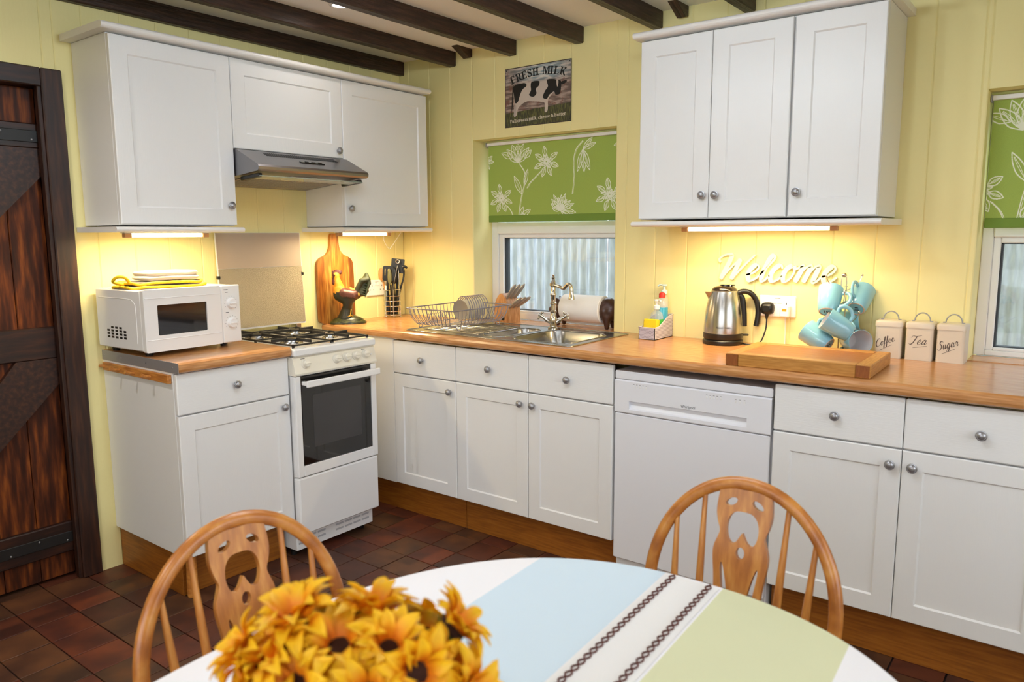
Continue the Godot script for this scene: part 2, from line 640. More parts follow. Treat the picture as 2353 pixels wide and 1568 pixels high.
func plank(par, cache, w, h, basis, pos):
	var k = "%.4f_%.4f" % [w, h]
	if not cache.has(k): cache[k] = plank_mesh(w, h)
	var o = part(par, "plank", cache[k], M.wall)
	o.transform = Transform3D(basis, pos)

func room():
	X = Transform3D.IDENTITY
	# ---- floor: slab, quarry tiles with joints
	var s = st()
	box(s, v3(-0.3, -0.2, -0.3), v3(RX + 0.3, -0.006, RZ + 0.3))
	var fl = struct("floor", s, M.grout)
	var p = 0.152
	s = st()
	box(s, v3(0.002, -0.006, 0.002), v3(p - 0.002, 0.0, p - 0.002), 0.0009)
	var tile = mesh_of(s)
	var rest = []
	for i in 6: rest.append(st())
	for ix in range(-1, 33):
		for iz in range(-1, 33):
			var x = -0.01 + ix * p
			var z = 0.007 + iz * p
			if x > RX or z > RZ: continue
			var k = rng.randi() % 6
			if x > -0.1 and x < 2.35 and z > 0.36 and z < 2.55:
				var o = part(fl, "tile", tile, M["tile_%d" % k])
				o.position = v3(x, rng.randf_range(-0.0008, 0.0004), z)
			else:
				var t = rest[k]
				X = Transform3D(Basis.IDENTITY, v3(x, -0.0003, z))
				face(t, [v3(0.003, 0, 0.003), v3(p - 0.003, 0, 0.003), v3(p - 0.003, 0, p - 0.003), v3(0.003, 0, p - 0.003)], v3(0, -1, 0))
				for e in [[0.003, 0.003, p - 0.003, 0.003], [p - 0.003, 0.003, p - 0.003, p - 0.003], [p - 0.003, p - 0.003, 0.003, p - 0.003], [0.003, p - 0.003, 0.003, 0.003]]:
					face(t, [v3(e[0], 0, e[1]), v3(e[2], 0, e[3]), v3(e[2], -0.006, e[3]), v3(e[0], -0.006, e[1])], v3(p / 2, -0.003, p / 2))
	for k in 6:
		var o = part(fl, "far_tiles", rest[k], M["tile_%d" % k])
		o.set_meta("kind", "stuff")
	X = Transform3D.IDENTITY
	# ---- ceiling
	s = st()
	box(s, v3(-0.3, CEIL, -0.3), v3(RX + 0.3, CEIL + 0.15, RZ + 0.3))
	struct("ceiling", s, M.ceiling)
	# ---- back wall with two window openings
	var o1 = [0.53, 1.38, 0.872, 1.842]
	var o2 = [2.808, 3.66, 0.872, 1.838]
	s = st()
	var T = -0.26
	box(s, v3(-0.3, -0.1, T), v3(o1[0], CEIL, 0))
	box(s, v3(o1[1], -0.1, T), v3(o2[0], CEIL, 0))
	box(s, v3(o2[1], -0.1, T), v3(RX + 0.3, CEIL, 0))
	for o in [o1, o2]:
		box(s, v3(o[0], -0.1, T), v3(o[1], o[2], 0))
		box(s, v3(o[0], o[3], T), v3(o[1], CEIL, 0))
	var wb = struct("wall_back", s, M.wall)
	var cache = {}
	var xs = [0.002]
	var x = 0.08
	while x < RX - 0.05:
		xs.append(x)
		x += 0.1505
	xs.append(RX)
	for i in xs.size() - 1:
		var a = xs[i]
		var b = xs[i + 1]
		var cuts = [[a, b, 0.0, CEIL]]
		for o in [o1, o2]:
			var nx = []
			for c in cuts:
				if c[1] <= o[0] or c[0] >= o[1] or c[2] >= o[3]:
					nx.append(c)
					continue
				if c[0] < o[0]: nx.append([c[0], o[0], c[2], c[3]])
				if c[1] > o[1]: nx.append([o[1], c[1], c[2], c[3]])
				var l = maxf(c[0], o[0])
				var r = minf(c[1], o[1])
				nx.append([l, r, c[2], o[2]])
				nx.append([l, r, o[3], c[3]])
			cuts = nx
		for c in cuts:
			if c[1] - c[0] > 0.012: plank(wb, cache, c[1] - c[0], c[3] - c[2], Basis.IDENTITY, v3(c[0], c[2], 0))
	# ---- left wall with a doorway
	var dw = [1.842, 2.62, 1.92]
	s = st()
	box(s, v3(-0.26, -0.1, -0.3), v3(0, CEIL, dw[0]))
	box(s, v3(-0.26, -0.1, dw[1]), v3(0, CEIL, RZ + 0.3))
	box(s, v3(-0.26, dw[2], dw[0]), v3(0, CEIL, dw[1]))
	box(s, v3(-0.26, -0.1, dw[0]), v3(-0.1, dw[2], dw[1]))
	var wl = struct("wall_left", s, M.wall)
	var turn = Basis(v3(0, 0, -1), v3(0, 1, 0), v3(1, 0, 0))
	var zs = [0.014]
	var z = 0.08
	while z < RZ - 0.05:
		zs.append(z)
		z += 0.146
	zs.append(RZ)
	for i in zs.size() - 1:
		var a = zs[i]
		var b = zs[i + 1]
		for c in [[a, minf(b, 1.79), 0.0, CEIL], [maxf(a, 1.79), minf(b, 2.67), 1.955, CEIL], [maxf(a, 2.67), b, 0.0, CEIL]]:
			if c[1] - c[0] > 0.012: plank(wl, cache, c[1] - c[0], c[3] - c[2], turn, v3(0, c[2], c[1]))
	# ---- the walls behind and beside the camera, with two windows added for more daylight
	s = st()
	box(s, v3(-0.3, -0.1, RZ), v3(1.5, CEIL, RZ + 0.26))
	box(s, v3(4.3, -0.1, RZ), v3(RX + 0.3, CEIL, RZ + 0.26))
	box(s, v3(1.5, -0.1, RZ), v3(4.3, 0.8, RZ + 0.26))
	box(s, v3(1.5, 2.1, RZ), v3(4.3, CEIL, RZ + 0.26))
	struct("wall_front", s, M.wall)
	s = st()
	box(s, v3(RX, -0.1, -0.3), v3(RX + 0.26, CEIL, 0.9))
	box(s, v3(RX, -0.1, 3.3), v3(RX + 0.26, CEIL, RZ + 0.3))
	box(s, v3(RX, -0.1, 0.9), v3(RX + 0.26, 0.8, 3.3))
	box(s, v3(RX, 2.1, 0.9), v3(RX + 0.26, CEIL, 3.3))
	struct("wall_right", s, M.wall)
	# ---- ceiling beams, parallel to the left wall
	var bx = [0.037, 0.427, 0.82, 1.205, 1.6, 2.0, 2.39, 2.78, 3.17, 3.56, 3.95, 4.34]
	var say = ["nearest the cooker wall, close above the left wall cupboards", "second from the cooker wall", "third from the cooker wall, above the sink end", "fourth from the cooker wall, ending right of the cow sign", "fifth from the cooker wall, ending beside the right wall cupboard", "sixth from the cooker wall, ending behind the right wall cupboard", "above the right wall cupboards, seventh from the cooker wall", "eighth from the cooker wall", "ninth from the cooker wall", "tenth from the cooker wall", "eleventh from the cooker wall", "last one, furthest from the cooker wall"]
	for i in bx.size():
		s = st()
		box(s, v3(bx[i] - 0.045 if i else 0.013, 2.224, 0.013), v3(bx[i] + (0.0 if i else 0.012), CEIL + 0.002, RZ), 0.004)
		var o = solo("ceiling_beam", "dark stained wooden ceiling beam " + say[i], "beam", s, M.beam, "ceiling beams")
	# two cut rafter ends on the back wall
	for r in [[0.495, "tiny dark rafter end between the second and third beams"], [1.675, "dark rafter end between the fifth and sixth beams"]]:
		s = st()
		X = Transform3D(Basis(v3(0, 0, 1), v3(0, 1, 0), v3(-1, 0, 0)), v3(r[0] + 0.04, 0, 0))
		prism(s, [[Vector2(0.013, 2.255), Vector2(0.035, 2.248), Vector2(0.13, CEIL + 0.001), Vector2(0.013, CEIL + 0.001)]], 0.0, 0.04)
		solo("rafter_end", r[1], "rafter", s, M.beam, "rafter ends on the window wall")
	X = Transform3D.IDENTITY
	# ---- recessed ceiling lights; all but the one above the hood are added for brightness
	for q in [[0.6, 0.92, 0.3, "recessed ceiling light between beams above the cooker hood"], [2.2, 1.0, 0.3, "added unseen recessed ceiling light between the sink and the table"], [0.62, 2.6, 2.4, "added unseen recessed ceiling light by the wooden door"], [1.8, 3.7, 2.6, "added unseen recessed ceiling light behind the table, left"], [3.38, 3.7, 2.8, "added unseen recessed ceiling light behind the table, right"], [4.15, 1.55, 0.8, "added unseen recessed ceiling light near the right wall"]]:
		downlight(v3(q[0], CEIL, q[1]), q[3], q[2])
	# ---- three glass globes on a bar under the beams, added to brighten the room
	var pt = thing("added_light_bar", "added white ceiling light bar with three glass globes, unseen above the picture", "lamp", v3(1.95, 2.224, 1.70))
	at(Vector3.ZERO)
	s = st()
	box(s, v3(-0.5, -0.022, -0.03), v3(0.5, 0.0, 0.03), 0.004)
	part(pt, "bar", s, M.white)
	for k in 3:
		var c = v3(-0.42 + 0.42 * k, -0.105, 0)
		s = st()
		lathe(s, [Vector2(0, 0.085), Vector2(0.02, 0.085), Vector2(0.026, 0.05), Vector2(0, 0.05)], Transform3D(Basis.IDENTITY, c), 16)
		var hd = part(pt, "lamp_holder", s, M.white)
		s = st()
		ball(s, c, 0.06, 24)
		part(hd, "glass_globe", s, M.added_globe_glow)
		var gl = OmniLight3D.new()
		gl.name = "lamp"
		gl.position = c
		gl.light_size = 0.055
		gl.light_energy = ADDED_GLOBE_ENERGY
		gl.light_color = ADDED_GLOBE_COLOR
		gl.omni_range = 12.0
		gl.omni_attenuation = 2.0
		gl.shadow_enabled = true
		pt.add_child(gl, true)
	# ---- ledged and braced door in the left wall, with its frame
	var dn = struct_node("door_1")
	var zz = 1.848
	var dx = -0.07
	for i in 6:
		s = st()
		var wv = 0.1255
		box(s, v3(dx, 0.012, zz + 0.001), v3(dx + 0.022, 1.905, zz + wv - 0.001), 0.003)
		var o = part(dn, "plank", s, M.door_plank)
		zz += wv
	for l in [[0.11, 0.232], [0.893, 1.015], [1.684, 1.775]]:
		s = st()
		box(s, v3(dx + 0.021, l[0], 1.852), v3(dx + 0.045, l[1], 2.596), 0.004)
		part(dn, "ledge", s, M.door_rail)
	for b in [[1.0, 1.02, 1.684], [0.0, 0.24, 0.893]]:
		s = st()
		X = Transform3D(Basis(v3(0, 0, -1), v3(0, 1, 0), v3(1, 0, 0)), v3(dx + 0.021, 0, 0))
		var yb = b[1]
		var yt = b[2]
		prism(s, [[Vector2(-1.855, yt), Vector2(-2.0, yt), Vector2(-2.52, yb), Vector2(-2.40, yb), Vector2(-1.855, yt - 0.10)]], 0.0, 0.022)
		X = Transform3D.IDENTITY
		part(dn, "brace", s, M.door_brace)
	for hy in [[1.727, 0.05], [0.172, 0.05]]:
		s = st()
		box(s, v3(dx + 0.044, hy[0] - 0.022, 1.846), v3(dx + 0.049, hy[0] + 0.022, 2.25), 0.002)
		lathe(s, [Vector2(0, -0.045), Vector2(0.008, -0.045), Vector2(0.008, 0.045), Vector2(0, 0.045)], Transform3D(Basis.IDENTITY, v3(dx + 0.055, hy[0], 1.845)), 10)
		var hg = part(dn, "strap_hinge", s, M.iron, "black iron strap hinge")
		for k in 3:
			s = st()
			ball(s, v3(dx + 0.0495, hy[0] + (0.012 if k % 2 else -0.012), 1.88 + 0.1 * k), v3(0.003, 0.004, 0.004), 8)
			part(hg, "screw", s, M.pewter)
	var fr = struct_node("trim_1")
	for f in [[v3(-0.1, 0, 1.775), v3(0.026, 1.972, 1.848)], [v3(-0.1, 0, 2.6), v3(0.026, 1.972, 2.673)]]:
		s = st()
		box(s, f[0], f[1], 0.004)
		part(fr, "door_jamb", s, M.door_frame)
		s = st()
		var a = 1.838 if f[0].z < 2 else 2.588
		box(s, v3(-0.02, 0, a), v3(0.012, 1.915, a + 0.022), 0.003)
		part(fr, "door_stop", s, M.door_frame)
	s = st()
	box(s, v3(-0.1, 1.905, 1.848), v3(0.026, 1.972, 2.6), 0.004)
	part(fr, "lintel", s, M.door_rail)

func downlight(p, label, power = 1.0):
	var t = thing("ceiling_downlight", label, "light", p, "recessed ceiling lights")
	at(v3(0, 0, 0))
	var s = st()
	lathe(s, [Vector2(0.032, -0.004), Vector2(0.036, -0.006), Vector2(0.044, -0.004), Vector2(0.046, 0.0)], Transform3D.IDENTITY, 24)
	part(t, "ring", s, M.enamel)
	s = st()
	lathe(s, [Vector2(0.0, -0.003), Vector2(0.032, -0.003)], Transform3D.IDENTITY, 20)
	part(t, "lamp_lens", s, M.down_glow)
	var l = SpotLight3D.new()
	l.name = "lamp"
	l.light_size = 0.03
	l.spot_angle = 88.0
	l.spot_angle_attenuation = 1.0
	l.light_energy = DOWN_ENERGY * power
	l.light_color = Color(1.0, 0.975, 0.95)
	l.shadow_enabled = true
	l.spot_range = 9.0
	l.spot_attenuation = 2.0
	l.rotation_degrees.x = -90
	l.position = v3(0, -0.012, 0)
	t.add_child(l)

# ------------------------------------------------------------------ cupboards
const F := 0.5845      # front of the back run
const FL := 0.5634     # front of the left run
const U := 0.3055      # front of the wall cupboards
func side_back(): return Basis.IDENTITY
func side_left(): return Basis(v3(0, 0, -1), v3(0, 1, 0), v3(1, 0, 0))   # u runs towards the corner, n into the room

func panel_door(par, b, u0, u1, y0, y1, n, fw = 0.062, arch = false):
	# framed door with a sunk middle; b turns (u, y, n) into the room
	X = Transform3D(b, Vector3.ZERO)
	var s = st()
	var e = 0.003
	var t = 0.020
	var g = 0.0012
	u0 += g; u1 -= g; y0 += g; y1 -= g
	var O = rect4(u0, u1, y0, y1, n - t)
	var A = rect4(u0, u1, y0, y1, n - e)
	var B = rect4(u0 + e, u1 - e, y0 + e, y1 - e, n)
	var C = rect4(u0 + fw, u1 - fw, y0 + fw, y1 - fw, n)
	var D = rect4(u0 + fw + 0.005, u1 - fw - 0.005, y0 + fw + 0.005, y1 - fw - 0.005, n - 0.0055)
	for pr in [[O, A], [A, B], [B, C], [C, D]]:
		for i in 4:
			var j = (i + 1) % 4
			quad(s, pr[0][i], pr[0][j], pr[1][j], pr[1][i])
	quad(s, D[0], D[1], D[2], D[3])
	quad(s, O[3], O[2], O[1], O[0])
	X = Transform3D.IDENTITY
	return obj(par, "door", s, M.white_v)

func rect4(u0, u1, y0, y1, n): return [v3(u0, y0, n), v3(u1, y0, n), v3(u1, y1, n), v3(u0, y1, n)]

func drawer_front(par, b, u0, u1, y0, y1, n):
	X = Transform3D(b, Vector3.ZERO)
	var s = st()
	box(s, v3(u0 + 0.0012, y0 + 0.0012, n - 0.02), v3(u1 - 0.0012, y1 - 0.0012, n), 0.0035)
	X = Transform3D.IDENTITY
	return obj(par, "drawer_front", s, M.white_h)

var knob_mesh = null
func knob(par, b, u, y, n):
	if knob_mesh == null:
		X = Transform3D.IDENTITY
		var s = st()
		lathe(s, [Vector2(0.0, 0.0), Vector2(0.0075, 0.0), Vector2(0.006, 0.006), Vector2(0.0065, 0.010), Vector2(0.0135, 0.0125), Vector2(0.0155, 0.0155), Vector2(0.0152, 0.018), Vector2(0.0135, 0.0185), Vector2(0.013, 0.021), Vector2(0.0095, 0.0245), Vector2(0.005, 0.0265), Vector2(0.0, 0.027)], Transform3D.IDENTITY, 20)
		knob_mesh = mesh_of(s)
	var o = part(par, "knob", knob_mesh, M.pewter, "round pewter knob")
	o.transform = Transform3D(b * Basis(v3(1, 0, 0), v3(0, 0, 1), v3(0, -1, 0)), b * v3(u, y, n))
	return o

func bar_profile(x0, x1, y0, y1, r):      # board with a rounded front (towards +x of the profile)
	var p = [Vector2(x0, y0)]
	for i in 9:
		var t = -PI / 2 + PI * i / 8.0
		p.append(Vector2(x1 - r + r * cos(t), (y0 + y1) / 2 + (y1 - y0) / 2 * sin(t)))
	p.append(Vector2(x0, y1))
	return p

func shelf_board(par, nm, b, u0, u1, depth, y0, y1, m):       # laid along u, rounded towards n
	var s = st()
	# profile x = n, y = y; pulled along u: build the basis so that the profile's x is n
	X = Transform3D(Basis(b.z, b.y, -b.x), Vector3.ZERO)
	prism(s, [bar_profile(0.0125, depth, y0, y1, (y1 - y0) * 0.6)], -u1, -u0, false)
	X = Transform3D.IDENTITY
	return obj(par, nm, s, m)

func cabinets():
	var B = side_back()
	var L = side_left()
	# ---- wall cupboards on the left wall
	var spec = [
		["wall_cupboard", "tall white wall cupboard above the microwave, left of the cooker hood", 1.2537, 1.7299, 1.3998, 2.0784, [1.284, 1.482]],
		["wall_cupboard", "short white wall cupboard directly above the cooker hood", 0.6801, 1.2537, 1.7114, 2.0784, [0.712, 1.748]],
		["wall_cupboard", "white wall cupboard between the cooker hood and the window corner", 0.1142, 0.6801, 1.3998, 2.0784, [0.650, 1.485]],
	]
	for c in spec:
		var t = thing(c[0], c[1], "cupboard", v3(0.15, c[4], (c[2] + c[3]) / 2), "wall cupboards")
		var s = st()
		box(s, v3(0.0125, c[4], c[2] + 0.0006), v3(U - 0.021, c[5], c[3] - 0.0006), 0.001)
		obj(t, "body", s, M.white_v)
		var d = panel_door(t, L, -c[3], -c[2], c[4] + 0.002, c[5] - 0.004, U)
		knob(d, L, -c[6][0], c[6][1], U)
	# cornice above them
	var t = thing("cornice_moulding", "long white cornice along the top of the left wall cupboards", "moulding", v3(0.2, 2.0784, 0.9))
	shelf_board(t, "front_rail", L, -1.768, -0.118, 0.345, 2.0795, 2.104, M.white_trim)
	# light pelmets below
	t = thing("light_pelmet", "white pelmet board under the cupboard above the microwave", "pelmet", v3(0.15, 1.373, 1.5), "pelmet boards under the wall cupboards")
	shelf_board(t, "board", L, -1.762, -1.240, 0.335, 1.3735, 1.3938, M.white_trim)
	t = thing("light_pelmet", "white pelmet board under the cupboard by the window corner", "pelmet", v3(0.15, 1.373, 0.4), "pelmet boards under the wall cupboards")
	shelf_board(t, "board", L, -0.712, -0.116, 0.335, 1.3745, 1.3965, M.white_trim)
	# ---- wall cupboards on the back wall
	var ux = [1.6536, 1.9505, 2.2478, 2.5461]
	t = thing("wall_cupboard", "white two-door wall cupboard right of the window, above the kettle", "cupboard", v3(1.95, 1.4158, 0.15), "wall cupboards")
	var s = st()
	box(s, v3(ux[0], 1.4158, 0.0125), v3(ux[2] - 0.0006, 2.1102, U - 0.021), 0.001)
	obj(t, "body", s, M.white_v)
	var d = panel_door(t, B, ux[0], ux[1], 1.4178, 2.1062, U)
	knob(d, B, 1.928, 1.505, U)
	d = panel_door(t, B, ux[1], ux[2] - 0.003, 1.4178, 2.1062, U)
	knob(d, B, 1.981, 1.504, U)
	t = thing("wall_cupboard", "white single-door wall cupboard, rightmost, above the mugs and tins", "cupboard", v3(2.4, 1.4158, 0.15), "wall cupboards")
	s = st()
	box(s, v3(ux[2] + 0.0006, 1.4158, 0.0125), v3(ux[3], 2.1102, U - 0.021), 0.001)
	obj(t, "body", s, M.white_v)
	d = panel_door(t, B, ux[2] + 0.003, ux[3], 1.4178, 2.1062, U)
	knob(d, B, 2.282, 1.504, U)
	t = thing("cornice_moulding", "white cornice along the top of the right wall cupboards", "moulding", v3(2.1, 2.1115, 0.2))
	shelf_board(t, "front_rail", B, 1.636, 2.572, 0.345, 2.1115, 2.136, M.white_trim)
	t = thing("light_pelmet", "white pelmet board under the right wall cupboards", "pelmet", v3(2.1, 1.39, 0.2), "pelmet boards under the wall cupboards")
	shelf_board(t, "board", B, 1.642, 2.570, 0.345, 1.3875, 1.4085, M.white_trim)
	# ---- tubes under the pelmets
	tube_light("fluorescent tube light under the cupboard above the microwave", v3(0.25, 1.3625, 1.675), v3(0.25, 1.3625, 1.385))
	var tl = tube_light("fluorescent tube light under the cupboard by the window corner", v3(0.25, 1.3635, 0.665), v3(0.25, 1.3635, 0.372))
	tube_light("long fluorescent tube light under the right wall cupboards", v3(1.845, 1.3765, 0.24), v3(2.385, 1.3765, 0.24))
	# cord of the corner light
	s = st()
	tube(s, smooth([v3(0.16, 1.372, 0.30), v3(0.13, 1.33, 0.275), v3(0.10, 1.287, 0.212), v3(0.10, 1.30, 0.19), v3(0.12, 1.372, 0.14)], 8), 0.0022, 6)
	obj(tl, "cord", s, M.white_cord, "thin white cord hanging in a V")
	# ---- base unit on the left, beside the cooker
	t = thing("base_cupboard", "white base cupboard with drawer under the microwave", "cupboard", v3(0.3, 0.17, 1.46), "base cupboards")
	s = st()
	box(s, v3(0.0125, 0.170, 1.2245), v3(FL - 0.021, 0.8715, 1.7035), 0.001)
	obj(t, "body", s, M.white_v)
	var q = drawer_front(t, L, -1.7035, -1.2245, 0.7135, 0.868, FL)
	knob(q, L, -1.467, 0.796, FL)
	q = panel_door(t, L, -1.7035, -1.2245, 0.171, 0.711, FL, 0.058)
	knob(q, L, -1.257, 0.668, FL)
	# ---- back run
	var bx = [0.5031, 0.9017, 1.3046, 1.7097]
	var kn = [[0.696, 0.868], [1.097, 1.268], [1.503, 1.332]]
	var lb = ["white base cupboard with drawer nearest the cooker, under the draining rack", "white base cupboard with drawer under the middle of the sink", "white base cupboard with drawer between the sink and the dishwasher"]
	for i in 3: base_unit(bx[i], bx[i + 1], kn[i], lb[i])
	base_unit(2.3253, 2.7201, [2.522, 2.690], "white base cupboard with drawer just right of the dishwasher")
	base_unit(2.7201, 3.1180, [2.923, 2.752], "rightmost white base cupboard with drawer, cut by the picture edge")
	base_unit(3.1180, 3.5170, [3.32, 3.16], "white base cupboard with drawer under the right window")
	t = thing("filler_panel", "narrow white corner panel between the cooker and the base cupboards", "panel", v3(0.45, 0.155, 0.5), "")
	s = st()
	box(s, v3(0.30, 0.155, F - 0.02), v3(0.5025, 0.8715, F - 0.001), 0.002)
	obj(t, "board", s, M.white_v)
	# ---- plinths
	s = st()
	box(s, v3(0.20, 0.0005, 0.515), v3(0.9075, 0.156, 0.53), 0.001)
	solo("plinth_board", "brown wooden plinth board below the base cupboard nearest the cooker", "plinth", s, M.plinth_x, "plinth boards")
	s = st()
	box(s, v3(0.9105, 0.0005, 0.515), v3(1.708, 0.156, 0.53), 0.001)
	solo("plinth_board", "brown wooden plinth board below the sink cupboards", "plinth", s, M.plinth_x, "plinth boards")
	s = st()
	box(s, v3(2.328, 0.0005, 0.515), v3(3.50, 0.156, 0.53), 0.001)
	solo("plinth_board", "brown wooden plinth board right of the dishwasher", "plinth", s, M.plinth_x, "plinth boards")
	t = thing("plinth_board", "brown wooden plinth under the cupboard beside the wooden door", "plinth", v3(0.3, 0, 1.5), "plinth boards")
	s = st()
	box(s, v3(0.0125, 0.0005, 1.672), v3(0.49, 0.1695, 1.688), 0.001)
	obj(t, "side_board", s, M.plinth_x)
	s = st()
	box(s, v3(0.475, 0.0005, 1.24), v3(0.49, 0.1695, 1.671), 0.001)
	obj(t, "front_board", s, M.plinth_z)
	s = st()
	lathe(s, [Vector2(0, 0.0005), Vector2(0.02, 0.0005), Vector2(0.022, 0.02), Vector2(0.018, 0.1695), Vector2(0, 0.1695)], Transform3D(Basis.IDENTITY, v3(0.515, 0, 1.665)), 14)
	obj(t, "foot", s, M.peg_wood)

func base_unit(x0, x1, k, label):
	var B = side_back()
	var t = thing("base_cupboard", label, "cupboard", v3((x0 + x1) / 2, 0.155, 0.3), "base cupboards")
	var s = st()
	box(s, v3(x0 + 0.0006, 0.157, 0.02), v3(x1 - 0.0006, 0.742, F - 0.021), 0.001)
	obj(t, "body", s, M.white_v)
	var q = drawer_front(t, B, x0, x1, 0.7055, 0.8635, F)
	knob(q, B, k[0], 0.783, F)
	q = panel_door(t, B, x0, x1, 0.1565, 0.703, F, 0.058)
	knob(q, B, k[1], 0.654, F)

func tube_light(label, a, b):
	var t = thing("tube_light", label, "light", (a + b) / 2 + v3(0, 0.01, 0), "tube lights under the cupboards")
	X = Transform3D.IDENTITY
	var d = (b - a).normalized()
	var s = st()
	var w = v3(0.018, 0, 0.018) - d.abs() * 0.018
	var lo = (a - d * 0.03).min(b + d * 0.03)
	var hi = (a - d * 0.03).max(b + d * 0.03)
	box(s, lo - w + v3(0, 0.0075, 0), hi + w + v3(0, 0.0105, 0), 0.001)
	obj(t, "backplate", s, M.white)
	for e in [a - d * 0.012, b + d * 0.012]:
		s = st()
		box(s, e - v3(0.013, 0.009, 0.013), e + v3(0.013, 0.008, 0.013), 0.002)
		obj(t, "end_cap", s, M.copper_end)
	s = st()
	tube(s, [a, a.lerp(b, 0.5), b], 0.0075, 12)
	obj(t, "glowing_tube", s, M.tube_glow)
	var l = AreaLight3D.new()
	l.name = "lamp"
	l.area_size = Vector2(a.distance_to(b), 0.016)
	l.light_energy = TUBE_ENERGY
	l.light_color = Color(1.0, 0.90, 0.70)
	l.shadow_enabled = true
	l.area_range = 6.0
	var x = d
	var z = v3(0, 1, 0)            # the light shines along -z
	l.transform = Transform3D(Basis(x, z.cross(x), z), v3(0, -0.02, 0))
	t.add_child(l)
	return t

func worktops():
	X = Transform3D.IDENTITY
	var t = thing("worktop", "long beech-effect worktop with rounded front along the window wall", "worktop", v3(2.0, 0.872, 0.3))
	var s = st()
	var prof = func(z0, z1): return [Vector2(z0, 0.872), Vector2(z1 - 0.012, 0.872), Vector2(z1 - 0.003, 0.877), Vector2(z1, 0.886), Vector2(z1, 0.896), Vector2(z1 - 0.003, 0.9045), Vector2(z1 - 0.011, 0.91), Vector2(z0, 0.91)]
	# profile in (z, y) pulled along x, in four blocks round the sink opening
	X = Transform3D(Basis(v3(0, 0, 1), v3(0, 1, 0), v3(-1, 0, 0)), Vector3.ZERO)
	prism(s, [prof.call(0.0125, 0.613)], -0.60, -0.0125)
	prism(s, [prof.call(0.0125, 0.611)], -3.66, -1.465)
	prism(s, [prof.call(0.533, 0.612)], -1.465, -0.60)
	prism(s, [[Vector2(0.0, 0.872), Vector2(0.082, 0.872), Vector2(0.082, 0.91), Vector2(0.0, 0.91)]], -1.465, -0.60)
	X = Transform3D.IDENTITY
	obj(t, "board", s, M.worktop_x)
	s = st()
	box(s, v3(0.5305, 0.8725, -0.135), v3(1.3795, 0.9098, 0.0122))
	obj(t, "window_shelf", s, M.worktop_x)
	s = st()
	box(s, v3(2.8085, 0.8725, -0.135), v3(3.6595, 0.913, 0.0122), 0.001)
	obj(t, "window_shelf", s, M.worktop_x)
	# ---- short worktop left of the cooker
	t = thing("worktop", "short beech-effect worktop under the microwave", "worktop", v3(0.3, 0.872, 1.46))
	s = st()
	X = Transform3D(Basis.IDENTITY, Vector3.ZERO)
	prism(s, [prof.call(0.0125, 0.588)], 1.2245, 1.7035)
	obj(t, "board", s, M.worktop_z)
	s = st()
	box(s, v3(0.0125, 0.8715, 1.7037), v3(0.588, 0.9105, 1.7062), 0.0006)
	var e = obj(t, "edge_strip", s, M.alu, "grey metal end strip with screws")
	for x in [0.03, 0.17, 0.36, 0.55]:
		s = st()
		lathe(s, [Vector2(0.0, 0.0012), Vector2(0.004, 0.0008), Vector2(0.0045, 0.0)], Transform3D(Basis(v3(1, 0, 0), v3(0, 0, 1), v3(0, -1, 0)), v3(x, 0.891, 1.7062)), 10)
		obj(e, "screw", s, M.pewter)
	# peg rail below it
	t = thing("peg_rail", "short wooden peg rail on the side of the left base cupboard", "peg rail", v3(0.27, 0.835, 1.71))
	s = st()
	box(s, v3(0.035, 0.832, 1.704), v3(0.535, 0.864, 1.718), 0.002)
	obj(t, "rail", s, M.peg_wood)
	s = st()
	box(s, v3(0.0135, 0.842, 1.707), v3(0.055, 0.852, 1.724), 0.002)
	obj(t, "end_block", s, M.peg_wood)
	for x in [0.17, 0.29, 0.41]:
		s = st()
		tube(s, [v3(x, 0.845, 1.716), v3(x, 0.849, 1.735), v3(x, 0.855, 1.752)], [0.006, 0.0055, 0.008], 8)
		obj(t, "peg", s, M.peg_wood)

# ------------------------------------------------------------------ cooker, hood, dishwasher, microwave
func appliances():
	cooker()
	hood()
	dishwasher()
	microwave()

